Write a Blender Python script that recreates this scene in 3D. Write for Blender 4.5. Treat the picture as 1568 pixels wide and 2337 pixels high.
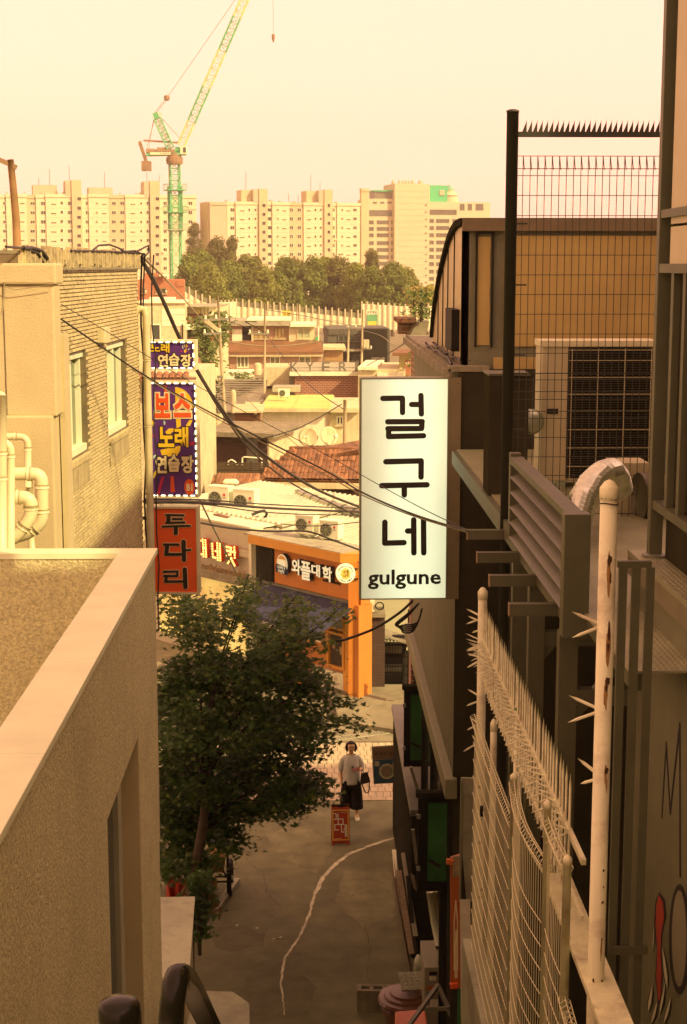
import bpy, bmesh, math, random
from mathutils import Vector, Matrix
rad = math.radians
random.seed(11)
sc = bpy.context.scene
COL = sc.collection
for o in list(bpy.data.objects): bpy.data.objects.remove(o)

# ------------------------------------------------------------------ camera
CAM = Vector((0, 0, 10.7))
FPX, CX, CY = 3504.0, 784.0, 1168.0
PITCH = math.atan(563 / FPX); YAW = math.atan(69 / FPX)
cd = bpy.data.cameras.new('camera'); cam = bpy.data.objects.new('camera', cd); COL.objects.link(cam)
cd.sensor_fit = 'VERTICAL'; cd.sensor_height = 36.0; cd.sensor_width = 36.0
cd.lens = 36.0 * FPX / 2336.0
cd.clip_start = 0.1; cd.clip_end = 5000
cam.location = CAM; cam.rotation_euler = (math.pi / 2 - PITCH, 0, -YAW)
sc.camera = cam
CR = cam.rotation_euler.to_matrix()

# ------------------------------------------------------------------ world, sun, exposure
SUN_EL = rad(37); SUN_AZ = rad(127)            # azimuth clockwise from +Y: from the right and behind
w = bpy.data.worlds.new('World'); sc.world = w; w.use_nodes = True
nt = w.node_tree; nt.nodes.clear()
sky = nt.nodes.new('ShaderNodeTexSky'); sky.sky_type = 'NISHITA'; sky.sun_disc = False
sky.sun_elevation = SUN_EL; sky.sun_rotation = SUN_AZ
sky.air_density = 1.0; sky.dust_density = 1.5; sky.ozone_density = 0.6
hs = nt.nodes.new('ShaderNodeHueSaturation'); hs.inputs['Saturation'].default_value = 0.25
mul = nt.nodes.new('ShaderNodeMix'); mul.data_type = 'RGBA'; mul.blend_type = 'MULTIPLY'
mul.inputs['Factor'].default_value = 1.0; mul.inputs['B'].default_value = (1.6, 0.82, 0.60, 1)
bg = nt.nodes.new('ShaderNodeBackground'); bg.inputs['Strength'].default_value = 0.12
wo = nt.nodes.new('ShaderNodeOutputWorld')
nt.links.new(sky.outputs[0], hs.inputs['Color']); nt.links.new(hs.outputs[0], mul.inputs['A'])
veil = nt.nodes.new('ShaderNodeMix'); veil.data_type = 'RGBA'; veil.inputs['Factor'].default_value = 0.65   # even dusty haze over the clear-sky model
tc = nt.nodes.new('ShaderNodeTexCoord'); sx_ = nt.nodes.new('ShaderNodeSeparateXYZ'); nt.links.new(tc.outputs['Generated'], sx_.inputs[0])
mr_ = nt.nodes.new('ShaderNodeMapRange'); mr_.inputs['From Min'].default_value = -0.6; mr_.inputs['From Max'].default_value = 0.5; nt.links.new(sx_.outputs[0], mr_.inputs['Value'])
vc = nt.nodes.new('ShaderNodeMix'); vc.data_type = 'RGBA'; nt.links.new(mr_.outputs[0], vc.inputs['Factor'])   # dust glows paler towards the sun's side
vc.inputs['A'].default_value = (5.6, 2.48, 1.50, 1); vc.inputs['B'].default_value = (5.9, 2.95, 2.30, 1); nt.links.new(vc.outputs['Result'], veil.inputs['B'])
nt.links.new(mul.outputs['Result'], veil.inputs['A'])
nt.links.new(veil.outputs['Result'], bg.inputs['Color']); nt.links.new(bg.outputs[0], wo.inputs['Surface'])
sl = bpy.data.lights.new('sun', 'SUN'); so = bpy.data.objects.new('sun', sl); COL.objects.link(so)
sl.energy = 2.3; sl.angle = rad(0.6); sl.color = (1.0, 0.72, 0.38)
sdir = Vector((math.cos(SUN_EL) * math.sin(SUN_AZ), math.cos(SUN_EL) * math.cos(SUN_AZ), math.sin(SUN_EL)))
so.rotation_euler = (-sdir).to_track_quat('-Z', 'Y').to_euler(); so.location = (30, -20, 60)
sc.view_settings.view_transform = 'Standard'; sc.view_settings.look = 'None'
sc.view_settings.exposure = 1.35; HAZE = 0.0005; sc.view_settings.gamma = 1.0
try:
    sc.cycles.volume_bounces = 0; sc.cycles.max_bounces = 6; sc.cycles.diffuse_bounces = 4; sc.cycles.adaptive_threshold = 0.025; sc.cycles.use_denoising = True
    sc.cycles.transparent_max_bounces = 8
except Exception: pass

# ------------------------------------------------------------------ placing helpers
def ray(px, py): return CR @ Vector(((px - CX) / FPX, -(py - CY) / FPX, -1.0))
def at(px, py, Y):
    r = ray(px, py); return CAM + r * (Y / r.y)
def gnd(px, py, z=0.0):
    r = ray(px, py); return CAM + r * ((z - CAM.z) / r.z)
def onx(px, py, x):
    r = ray(px, py); return CAM + r * (x / r.x)
def xat(px, Y): return at(px, 1168, Y).x

WM = {}
def link(name, data, parent=None, M=None):
    o = bpy.data.objects.new(name, data); COL.objects.link(o)
    if M is not None: o.matrix_basis = M
    WM[o.name] = M.copy() if M is not None else Matrix()
    if parent is not None:
        o.parent = parent
        o.matrix_parent_inverse = WM[parent.name].inverted()
    return o
def tag(o, label=None, cat=None, group=None, kind=None):
    if label: o['label'] = label
    if cat: o['category'] = cat
    if group: o['group'] = group
    if kind: o['kind'] = kind
    return o
def thing(name, label, cat, loc, group=None):
    o = link(name, None, None, Matrix.Translation(Vector(loc))); o.empty_display_size = 0.2
    return tag(o, label, cat, group)

class MB:
    def __init__(s, M=None): s.v = []; s.f = []; s.mi = []; s.m = 0; s.M = M
    def add(s, pts, faces):
        b = len(s.v)
        s.v += [tuple(s.M @ Vector(p)) if s.M is not None else tuple(p) for p in pts]
        for f in faces: s.f.append([b + i for i in f]); s.mi.append(s.m)
        return s
    def box(s, x0, y0, z0, x1, y1, z1):
        x0, x1 = min(x0, x1), max(x0, x1); y0, y1 = min(y0, y1), max(y0, y1); z0, z1 = min(z0, z1), max(z0, z1)
        return s.add([(x0,y0,z0),(x1,y0,z0),(x1,y1,z0),(x0,y1,z0),(x0,y0,z1),(x1,y0,z1),(x1,y1,z1),(x0,y1,z1)],
              [(0,3,2,1),(4,5,6,7),(0,1,5,4),(1,2,6,5),(2,3,7,6),(3,0,4,7)])
    def hexa(s, p):   # 8 points: bottom 4, top 4
        return s.add(p, [(0,3,2,1),(4,5,6,7),(0,1,5,4),(1,2,6,5),(2,3,7,6),(3,0,4,7)])
    def slab(s, quad, vec):
        v = Vector(vec); q = [Vector(a) for a in quad]
        return s.hexa([tuple(a) for a in q] + [tuple(a + v) for a in q])
    def quad(s, a, b, c, d): return s.add([a, b, c, d], [(0, 1, 2, 3)])
    def prism(s, poly, z0, z1):   # poly in local xy
        n = len(poly)
        return s.add([(x, y, z0) for x, y in poly] + [(x, y, z1) for x, y in poly],
              [tuple(range(n))[::-1], tuple(range(n, 2*n))] + [(i, (i+1) % n, n + (i+1) % n, n + i) for i in range(n)])
    def tube(s, path, r, n=6, cap=True):
        P = [Vector(p) for p in path]; rr = r if isinstance(r, (list, tuple)) else [r] * len(P)
        rings = []; a = None
        for i, p in enumerate(P):
            t = (P[min(i+1, len(P)-1)] - P[max(i-1, 0)])
            t = t.normalized() if t.length > 1e-9 else Vector((0, 0, 1))
            a = t.orthogonal() if a is None else a - t * a.dot(t)
            if a.length < 1e-6: a = t.orthogonal()
            a.normalize(); b = t.cross(a)
            rings.append([tuple(p + (a * math.cos(2*math.pi*k/n) + b * math.sin(2*math.pi*k/n)) * rr[i]) for k in range(n)])
        pts = [q for ring in rings for q in ring]; fs = []
        for i in range(len(P) - 1):
            for k in range(n):
                fs.append((i*n + k, i*n + (k+1) % n, (i+1)*n + (k+1) % n, (i+1)*n + k))
        if cap: fs.append(tuple(range(n))); fs.append(tuple(range(len(pts)-n, len(pts)))[::-1])
        return s.add(pts, fs)
    def bar(s, a, b, w, h=None):   # rectangular bar between two points
        h = h or w; a = Vector(a); b = Vector(b); t = (b - a).normalized()
        up = Vector((0, 0, 1)) if abs(t.z) < 0.95 else Vector((0, 1, 0))
        sx = t.cross(up).normalized() * (w / 2); sy = sx.cross(t).normalized() * (h / 2)
        q = [a - sx - sy, a + sx - sy, a + sx + sy, a - sx + sy]
        return s.slab(q, b - a)
    def lathe(s, prof, n=16, c=(0, 0, 0)):   # prof [(r,z)]
        pts = []; fs = []
        for r, z in prof:
            for k in range(n):
                a = 2*math.pi*k/n; pts.append((c[0] + r*math.cos(a), c[1] + r*math.sin(a), c[2] + z))
        for i in range(len(prof) - 1):
            for k in range(n): fs.append((i*n+k, i*n+(k+1) % n, (i+1)*n+(k+1) % n, (i+1)*n+k))
        fs.append(tuple(range(n))[::-1]); fs.append(tuple(range(len(pts)-n, len(pts))))
        return s.add(pts, fs)
    def mesh(s, name, mats, smooth=False):
        me = bpy.data.meshes.new(name); me.from_pydata(s.v, [], s.f)
        for m in (mats if isinstance(mats, (list, tuple)) else [mats]): me.materials.append(m)
        if any(s.mi): me.polygons.foreach_set('material_index', s.mi)
        if smooth: me.polygons.foreach_set('use_smooth', [True] * len(s.f))
        me.update(); return me
    def build(s, name, mats, parent=None, smooth=False, bevel=0):
        o = link(name, s.mesh(name, mats, smooth), parent)
        if bevel:
            m = o.modifiers.new('bevel', 'BEVEL'); m.width = bevel; m.segments = 2; m.limit_method = 'ANGLE'
        return o

class Wall:   # vertical plane; local axes u (right), w (up), o (out, towards the viewer)
    def __init__(s, A, B):
        s.A = Vector((A[0], A[1], 0)); d = Vector((B[0]-A[0], B[1]-A[1], 0)); s.L = d.length; s.d = d.normalized()
        s.n = Vector((s.d.y, -s.d.x, 0))
        s.M = Matrix(((s.d.x, 0, s.n.x, s.A.x), (s.d.y, 0, s.n.y, s.A.y), (0, 1, 0, 0), (0, 0, 0, 1)))
    def hit(s, px, py):
        r = ray(px, py); t = (s.A - CAM).dot(s.n) / r.dot(s.n); p = CAM + r * t
        return ((p - s.A).dot(s.d), p.z)
    def rect(s, x0, y0, x1, y1):
        mx, my = (x0+x1)/2, (y0+y1)/2
        return (s.hit(x0, my)[0], s.hit(mx, y1)[1], s.hit(x1, my)[0], s.hit(mx, y0)[1])
    def P(s, u, wz, o=0): return s.M @ Vector((u, wz, o))
    def mb(s): return MB(s.M)
    def box(s, name, r, o0, o1, mats, parent, bevel=0):
        return s.mb().box(r[0], r[1], o0, r[2], r[3], o1).build(name, mats, parent, bevel=bevel)

# ------------------------------------------------------------------ materials
MATS = {}
def mat(name, col, rough=0.85, var=0.12, scale=3.0, bump=0.0, bscale=40.0, metal=0.0, dirt=0.0, dscale=0.7, streak=0.0,
        emit=0.0, objvar=0.0, thin=0.0, spec=None, dirtcol=(0.08, 0.06, 0.04), alpha=1.0, trans=0.0):
    if name in MATS: return MATS[name]
    m = bpy.data.materials.new(name); m.use_nodes = True; t = m.node_tree; N = t.nodes; L = t.links
    b = N['Principled BSDF']; b.inputs['Roughness'].default_value = rough; b.inputs['Metallic'].default_value = metal
    if spec is not None: b.inputs['Specular IOR Level'].default_value = spec
    if trans: b.inputs['Transmission Weight'].default_value = trans
    if alpha < 1: b.inputs['Alpha'].default_value = alpha
    geo = N.new('ShaderNodeNewGeometry'); pos = geo.outputs['Position']
    def mix(a, bb, fac, mode='MIX'):
        n = N.new('ShaderNodeMix'); n.data_type = 'RGBA'; n.blend_type = mode
        for k, v in (('A', a), ('B', bb), ('Factor', fac)):
            if isinstance(v, (int, float)): n.inputs[k].default_value = v
            elif isinstance(v, tuple): n.inputs[k].default_value = (*v, 1)
            else: L.new(v, n.inputs[k])
        return n.outputs['Result']
    def noise(sc_, det=4, vec=None, ro=0.6):
        n = N.new('ShaderNodeTexNoise'); n.inputs['Scale'].default_value = sc_; n.inputs['Detail'].default_value = det
        n.inputs['Roughness'].default_value = ro; L.new(vec or pos, n.inputs['Vector']); return n.outputs['Fac']
    def ramp(f, a, bb):
        n = N.new('ShaderNodeMapRange'); n.inputs['From Min'].default_value = a; n.inputs['From Max'].default_value = bb
        L.new(f, n.inputs['Value']); return n.outputs['Result']
    c = (col[0]*.98, min(1, col[1]*1.13), col[2]*.83)
    lo = tuple(x * (1 - var) for x in c); hi = tuple(min(1, x * (1 + var)) for x in c)
    out = c
    if var: out = mix(lo, hi, ramp(noise(scale, 5), 0.3, 0.7))
    if objvar:
        oi = N.new('ShaderNodeObjectInfo'); hsv = N.new('ShaderNodeHueSaturation')
        if isinstance(out, tuple): hsv.inputs['Color'].default_value = (*out, 1)
        else: L.new(out, hsv.inputs['Color'])
        mr = N.new('ShaderNodeMapRange'); mr.inputs['To Min'].default_value = 1 - objvar; mr.inputs['To Max'].default_value = 1 + objvar
        L.new(oi.outputs['Random'], mr.inputs['Value']); L.new(mr.outputs['Result'], hsv.inputs['Value']); out = hsv.outputs[0]
    if dirt:
        f = ramp(noise(dscale, 6, None, 0.7), 0.48, 0.75); mm = N.new('ShaderNodeMath'); mm.operation = 'MULTIPLY'
        mm.inputs[1].default_value = dirt; L.new(f, mm.inputs[0]); out = mix(out, dirtcol, mm.outputs[0])
    if streak:
        vm = N.new('ShaderNodeVectorMath'); vm.operation = 'MULTIPLY'; vm.inputs[1].default_value = (9, 9, 0.5); L.new(pos, vm.inputs[0])
        f = ramp(noise(1.0, 4, vm.outputs[0]), 0.52, 0.78); mm = N.new('ShaderNodeMath'); mm.operation = 'MULTIPLY'
        mm.inputs[1].default_value = streak; L.new(f, mm.inputs[0]); out = mix(out, dirtcol, mm.outputs[0])
    if isinstance(out, tuple): b.inputs['Base Color'].default_value = (*out, 1)
    else: L.new(out, b.inputs['Base Color'])
    if emit:
        b.inputs['Emission Strength'].default_value = emit
        if isinstance(out, tuple): b.inputs['Emission Color'].default_value = (*out, 1)
        else: L.new(out, b.inputs['Emission Color'])
    if bump:
        bn = N.new('ShaderNodeBump'); bn.inputs['Strength'].default_value = min(1, bump); bn.inputs['Distance'].default_value = 0.02
        L.new(noise(bscale, 3), bn.inputs['Height']); L.new(bn.outputs[0], b.inputs['Normal'])
    if thin:
        tr = N.new('ShaderNodeBsdfTranslucent'); ms = N.new('ShaderNodeMixShader'); ms.inputs[0].default_value = thin
        if isinstance(out, tuple): tr.inputs[0].default_value = (*out, 1)
        else: L.new(out, tr.inputs[0])
        L.new(b.outputs[0], ms.inputs[1]); L.new(tr.outputs[0], ms.inputs[2]); L.new(ms.outputs[0], N['Material Output'].inputs['Surface'])
    MATS[name] = m; return m

m_cream   = mat('cream_render', (0.62, 0.52, 0.38), dirt=0.35, streak=0.3, bump=0.15)
m_white   = mat('white_paint', (0.80, 0.74, 0.64), rough=0.6, var=0.06, dirt=0.25, streak=0.25)
m_pvc     = mat('white_pvc', (0.78, 0.75, 0.68), rough=0.4, var=0.04)
m_glass   = mat('window_glass', (0.05, 0.06, 0.06), rough=0.06, var=0.2, scale=1.0, spec=0.8)
m_dark    = mat('dark_metal', (0.03, 0.028, 0.024), rough=0.75, var=0.25, scale=6, spec=.0)
m_black   = mat('black_rubber', (0.012, 0.011, 0.009), rough=0.6, var=0.2, spec=.15)
m_steel   = mat('grey_steel', (0.16, 0.15, 0.13), rough=0.45, var=0.2, dirt=0.3, metal=0.2)
m_galv    = mat('galvanised_steel', (0.45, 0.45, 0.43), rough=0.35, var=0.15, metal=0.8)
m_conc    = mat('concrete', (0.36, 0.33, 0.28), var=0.2, dirt=0.5, dscale=1.3, bump=0.3, bscale=30)
m_concd   = mat('stained_concrete', (0.26, 0.22, 0.17), var=0.25, dirt=0.6, dscale=2.0, streak=0.5, bump=0.3)
m_brick_r = mat('red_brick', (0.36, 0.13, 0.07), var=0.25, scale=8, objvar=0.25, bump=0.2)
m_wire    = mat('cable_sheath', (0.02, 0.018, 0.016), rough=0.55, var=0.2)
m_wirel   = mat('pale_cable', (0.30, 0.24, 0.17), rough=0.6, var=0.2)

# ------------------------------------------------------------------ lettering
TXT = {}
def text_mesh(s, r, mats, M, z0=0.0, depth=0.004, bold=0.0, fit=True, shear=0.0):
    """flat lettering scaled to the rectangle r=(u0,w0,u1,w1) of the plane M"""
    key = (s, round(bold, 3))
    if key not in TXT:
        cu = bpy.data.curves.new('txt', 'FONT'); cu.body = s; cu.size = 1.0; cu.offset = bold; cu.extrude = 0.05; cu.resolution_u = 2
        o = bpy.data.objects.new('txt', cu); TXT[key] = bpy.data.meshes.new_from_object(o); bpy.data.objects.remove(o)
    me = TXT[key].copy(); me.name = 'lettering'
    if not me.vertices: return me
    xs = [v.co.x for v in me.vertices]; ys = [v.co.y for v in me.vertices]
    x0, x1, y0, y1 = min(xs), max(xs), min(ys), max(ys)
    for v in me.vertices:
        fx = (v.co.x - x0) / (x1 - x0); fy = (v.co.y - y0) / (y1 - y0)
        v.co = M @ Vector((r[0] + fx * (r[2] - r[0]) + shear * fy, r[1] + fy * (r[3] - r[1]) , z0 + (depth if v.co.z > 0 else 0)))
    me.materials.clear(); me.materials.append(mats); return me
def text(name, s, r, m, parent, Wl, z0=0.002, depth=0.004, bold=0.0, shear=0.0):
    return link(name, text_mesh(s, r, m, Wl.M, z0, depth, bold, shear=shear), parent)
def strokes(mb, W_, lines, th0, z0, dz, px=True, n=5, ths=None, grow=0.0):
    """round-ended pen strokes on a wall; lines = lists of display points"""
    k = 0
    for li, ln in enumerate(lines):
        th = (ths[li] if ths else th0) + grow
        pts = [Vector(W_.hit(*p)) if px else Vector(p) for p in ln]
        for a, b in zip(pts[:-1], pts[1:]):
            d = (b - a).normalized(); nn = Vector((-d.y, d.x)); h = th / 2; poly = []
            for i in range(n + 1):
                g = math.pi * i / n; poly.append(b + (nn * -math.cos(g) + d * math.sin(g)) * h)
            for i in range(n + 1):
                g = math.pi * i / n; poly.append(a + (nn * math.cos(g) - d * math.sin(g)) * h)
            mb.prism([(p.x, p.y) for p in poly], z0, z0 + dz + 0.0004 * k); k += 1
ORD = ['first','second','third','fourth','fifth','sixth','seventh','eighth','ninth','tenth','eleventh','twelfth','thirteenth','fourteenth','fifteenth','sixteenth','seventeenth','eighteenth','nineteenth','twentieth']
def shared_window(w_, h_, key, fr, gl, mull=1, ft=0.06, dep=0.06):
    """cached window mesh in wall axes, centre at origin: frame (slot 0) and pane (slot 1)"""
    k = ('win', round(w_, 2), round(h_, 2), key, mull)
    if k in MATS: return MATS[k]
    b = MB(); x, y = w_/2, h_/2
    b.box(-x, -y, -.02, x, -y+ft, dep); b.box(-x, y-ft, -.02, x, y, dep)
    b.box(-x, -y+ft, -.02, -x+ft, y-ft, dep); b.box(x-ft, -y+ft, -.02, x, y-ft, dep)
    for i in range(mull):
        c = -x + w_ * (i+1) / (mull+1); b.box(c-ft/2, -y+ft, -.02, c+ft/2, y-ft, dep*.9)
    b.m = 1; b.box(-x+ft, -y+ft, -.02, x-ft, y-ft, dep*.3)
    MATS[k] = b.mesh('window', [fr, gl]); return MATS[k]
def put(name, me, parent, W_, u, wz, o=0.0, rot=0):
    return link(name, me, parent, W_.M @ Matrix.Translation((u, wz, o)) @ Matrix.Rotation(rot, 4, 'Z'))
# ================================================================== the setting: ground
m_earth = mat('earth', (0.20, 0.16, 0.11), dirt=0.4, dscale=0.05, scale=0.3)
m_asph = mat('asphalt', (0.165, 0.155, 0.09), var=0.30, scale=1.6, dirt=0.5, dscale=0.9, bump=0.45, bscale=160, dirtcol=(0.07, 0.062, 0.036))
m_street = mat('worn_concrete_paving', (0.24, 0.205, 0.15), var=0.2, scale=2, dirt=0.45, dscale=1.2, bump=0.2, bscale=90)
m_paver = mat('pink_paver', (0.46, 0.37, 0.29), var=0.12, scale=14, objvar=0.10, bump=0.2, bscale=120, dirt=0.25, dscale=2.5)
m_joint = mat('paver_joint', (0.12, 0.09, 0.06))
def sheet(name, x0, y0, x1, y1, z, m):
    return tag(MB().quad((x0, y0, z), (x1, y0, z), (x1, y1, z), (x0, y1, z)).build(name, m), kind='structure')
sheet('ground', -2500, -200, 2500, 4000, -0.03, m_earth)
sheet('alley_road', -7, 17, 9, 29.75, 0.0, m_asph)
pav = sheet('pavement', -14, 29.75, 14, 33.65, -0.006, m_joint)
# kerb row of blocks along the alley end, then slabs
pv = MB().box(-.145, -.095, -.03, .145, .095, .012).mesh('paver', m_paver)
pv2 = MB().box(-.068, -.145, -.03, .068, .145, .012).mesh('paver', m_paver)
cnt = 0; rest = MB()
kerb_y = 29.75
for i in range(-46, 12):
    x = i * .30 + .1
    if -1.6 < x < 1.9: link('paver', pv, pav, Matrix.Translation((x, kerb_y + .10, random.uniform(-.003, .003)))); cnt += 1
    else: rest.box(x-.145, kerb_y+.005, -.03, x+.145, kerb_y+.195, .011)
for j in range(12):
    y = kerb_y + .35 + j * .30
    for i in range(-90, 24):
        x = i * .148 + (0.05 if j % 2 else 0)
        if -1.0 < x < 1.75 and cnt < 290:
            link('paver', pv2, pav, Matrix.Translation((x, y, random.uniform(-.003, .003)))); cnt += 1
        else: rest.box(x-.068, y-.145, -.03, x+.068, y+.145, .011)
tag(rest.build('paver', m_paver, pav), kind='stuff')
sheet('street', -40, 33.65, 40, 62, 0.0, m_street)
# ramp of concrete up to the gate, with its low kerb
ga, gb, gc, gd = gnd(776, 1650), gnd(905, 1676), gnd(905, 1592, .25), gnd(838, 1590, .25)
rp = MB(); rp.add([tuple(ga), tuple(gb), (gb.x, gb.y, .12), (ga.x, ga.y, .06), (gc.x+1, gc.y+1.2, .25), (gd.x-1, gd.y+1.2, .25), (gc.x+1, gc.y+1.2, -.02), (gd.x-1, gd.y+1.2, -.02)],
       [(0, 1, 2, 3), (3, 2, 4, 5), (1, 6, 4, 2), (0, 3, 5, 7)])
tag(rp.build('concrete_ramp', m_street), kind='structure')
# painted wavering white line on the asphalt
ln = [(908,1910),(880,1917),(850,1927),(822,1938),(800,1946),(785,1957),(770,1968),(752,1984),(738,2000),(728,2022),(718,2042),(711,2062),(708,2080),(700,2100),(690,2122),(676,2148),(660,2170),(648,2188),(645,2210),(641,2240),(645,2270),(648,2295),(650,2322)]
P = []
for a, b in zip(ln[:-1], ln[1:]):
    for k in range(4): P.append(gnd(a[0]+(b[0]-a[0])*k/4 + random.uniform(-1.5, 1.5), a[1]+(b[1]-a[1])*k/4, .004))
lm = MB(); L_, R_ = [], []
for i, p in enumerate(P):
    t = (P[min(i+1, len(P)-1)] - P[max(i-1, 0)]).normalized(); n_ = Vector((-t.y, t.x, 0)); wd = .022 + random.uniform(-.008, .008) + (.014 if i < 40 else 0)
    if i > len(P) - 16: wd *= max(.25, (len(P) - i) / 16)
    L_.append(tuple(p + n_ * wd)); R_.append(tuple(p - n_ * wd))
lm.add(L_ + R_, [(i, i+1, len(P)+i+1, len(P)+i) for i in range(len(P)-1)])
m_paint = mat('road_paint', (0.62, 0.56, 0.46), var=0.25, scale=9, dirt=0.7, dscale=3.0, dirtcol=(0.12, .1, .07))
tag(lm.build('painted_line', m_paint), kind='structure')
# drain grate strip beyond the pavement
g0, g1 = gnd(812, 1684), gnd(902, 1672)
gt = thing('drain_grate', 'pale slotted drain grate strip across the street behind the pavement', 'grate', (g0.x, g0.y, 0))
gw = Wall((g0.x, g0.y), (g1.x, g1.y))
gm = gw.mb(); gm.box(-2.5, -.01, -.28, gw.L+.6, .008, 0); gm.build('grate_bed', m_conc, gt)
sm_ = MB().box(-.012, 0, -.22, .012, .016, -.03).mesh('slat', m_galv)
for i in range(30): link('slat', sm_, gt, gw.M @ Matrix.Translation((-.9 + i * (gw.L+1.4) / 30, .004, 0)))
# scattered litter on the asphalt
m_litter = mat('litter_paper', (0.7, 0.66, 0.55), var=0.1)
for k, (px, py, wd) in enumerate([(1034*.2729+314, 2135+0, .16), (840*.2729+314, 1826+287, .06), (908*.2729+314, 2118, .05)]):
    p = gnd([635, 543, 588][k], [2141, 2112, 2117][k], .004)
    b = MB(Matrix.Translation(p) @ Matrix.Rotation(.4 + k, 4, 'Z')); n_ = 7
    b.add([(wd*(i/n_-.5), .012*math.sin(i), .004+.012*abs(math.sin(i*1.3))) for i in range(n_+1)] + [(wd*(i/n_-.5), .03+.012*math.cos(i), .002) for i in range(n_+1)], [(i, i+1, n_+2+i, n_+1+i) for i in range(n_)])
    tag(b.build('paper_scrap', m_litter), ['long crumpled white paper scrap lying on the dark asphalt', 'tiny white scrap on the asphalt farthest to the left', 'tiny white scrap between two others on the asphalt'][k], 'litter', 'paper scraps on the alley')
# long stair the camera looks down from (hidden below the frame)
st = MB()
for i in range(54):
    z = 9.1 - (i+1) * 9.1 / 54; y = .8 + i * .32
    st.box(-1.26, y, z - .6, 1.18, y + .325, z + 9.1/54)
tag(st.build('stairs', m_conc), kind='structure')

# ================================================================== far apartment blocks
m_apt  = mat('apartment_render', (0.66, 0.57, 0.48), var=0.05, scale=0.2, dirt=0.12, dscale=0.12, streak=0.0)
m_apt2 = mat('apartment_render_ochre', (0.54, 0.43, 0.32), var=0.05, scale=0.2, dirt=0.12, dscale=0.12)
m_aptp = mat('apartment_gable_shade_tone', (0.50, 0.40, 0.34), var=0.06, scale=0.2)  # darker tone paints the end wall's shade; rooftop parts share it
m_afr  = mat('apartment_window_frame', (0.70, 0.64, 0.56), var=0.0)
m_agl  = mat('apartment_glass', (0.03, 0.024, 0.02), rough=0.2, var=0.3, scale=0.4)
def apartment(name, label, x0, x1, Y0, ang, ytop, bays, cols, nrow, row0, drow, zfoot, extras, gable=None):
    A = at(x0, 640, Y0); d = Vector((math.cos(ang), math.sin(ang)))
    Wl = Wall((A.x, A.y), (A.x + d.x, A.y + d.y)); uE = Wl.hit(x1, 600)[0]
    t = thing(name, label, 'apartment block', (A.x, A.y, zfoot))
    ztop = Wl.hit((x0+x1)/2, ytop)[1]
    core = Wl.mb().box(0, zfoot, -11, uE, ztop, -.6); core.build('wall', m_apt2, t)
    for (a, b, o, kind, yt) in bays:
        ua, ub = Wl.hit(a, 600)[0], Wl.hit(b, 600)[0]; zt = Wl.hit((a+b)/2, yt)[1]
        bm_ = Wl.mb(); bm_.box(ua + .05, zfoot, -.62, ub - .05, zt, o)
        if kind != 't': bm_.box(ua - .05, zt - .75, -.7, ub + .05, zt + .12, o + .25)
        bm_.build('stair_tower' if kind == 't' else 'bay', {'b': m_apt, 'o': m_apt2, 't': m_apt2, 'p': m_aptp}[kind], t)
        if kind == 't':
            Wl.mb().box(ua - 1.6, ztop - .1, -6, ua + .04, zt - .2, o - .35).build('machine_room', m_aptp, t)
    # floor joint lines
    fl = Wl.mb()
    for k in range(1, nrow): 
        z = Wl.hit((x0+x1)/2, row0 + drow*k - drow*.45)[1]
        [fl.box(Wl.hit(q[0], 600)[0]+.06, z-.035, q[2]-.1, Wl.hit(q[1], 600)[0]-.06, z+.035, q[2]+.02) for q in bays if q[3] != 't']
    tag(fl.build('floor_joints', m_aptp, t), kind='stuff')
    for (cx, wp, hp, off, mull) in cols:
        for k in range(nrow):
            y = row0 + drow * k + off
            u, z = Wl.hit(cx, y); 
            if z < zfoot + 1: continue
            o = max([q[2] for q in bays if q[0] <= cx <= q[1]] or [-.6])
            wm = 1.2*abs(Wl.hit(cx + wp/2, y)[0] - Wl.hit(cx - wp/2, y)[0]); hm = 1.2 * hp * (Y0 / FPX)
            put('window', shared_window(wm, hm, 'apt', m_afr, m_agl, mull, .07 if hp > 4 else .05, .10), t, Wl, u, z, o)
    for (kind, a, b, ya, yb, dep) in extras:
        ua, ub = Wl.hit(a, 600)[0], Wl.hit(b, 600)[0]; za, zb = Wl.hit((a+b)/2, yb)[1], Wl.hit((a+b)/2, ya)[1]
        if kind == 'box':
            Wl.mb().box(ua, za - 1, -7, ub, zb, -dep).build('machine_room', m_aptp if dep > 2 else m_apt2, t)
        elif kind == 'mast':
            Wl.mb().tube([Wl.M.inverted() @ Wl.P(ua, za, -4), Wl.M.inverted() @ Wl.P(ua, zb, -4)], .09, 5).build('antenna', m_steel, t)
        elif kind == 'vent':
            b_ = Wl.mb(); b_.box(ua, za - .3, -1.2, ub, zb, -.4); b_.box(ua - .1, zb, -1.3, ub + .1, zb + .15, -.3); b_.build('vent', m_aptp, t)
        elif kind == 'ac':
            Wl.mb().box(ua, za, .3, ub, zb, .8).build('air_conditioner', m_pvc, t)
    return t, Wl
bl = [(-24,16,.3,'b',445),(18,66,.5,'b',444),(66,86,-.3,'o',446),(86,108,.1,'b',445),(108,167,.5,'b',444),(167,190,1.2,'t',411),(190,205,.1,'b',446),
      (205,252,.5,'b',444),(252,288,.2,'o',446),(288,342,.5,'b',445),(344,367,1.2,'t',413),(367,388,.1,'b',446),(388,450,.5,'b',446)]
cl = [(12,8,6,0,1),(51,9,2.4,0,1),(75,9,6,0,1),(99,9,7,0,1),(123,10,2.6,2,1),(141,5,6,-1,0),(160,9,7,0,1),(180,8,7,-10,0),(200,7,7,0,1),(221,4,5,0,1),
      (238,9,2.4,2,1),(260,8,6.5,0,1),(279,8,7,0,1),(303,9,2.4,2,1),(322,4,5,0,0),(338,7,7,0,1),(358,8,7,-10,0),(377,7,7,0,1),(434,8,7,0,1)]
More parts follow.
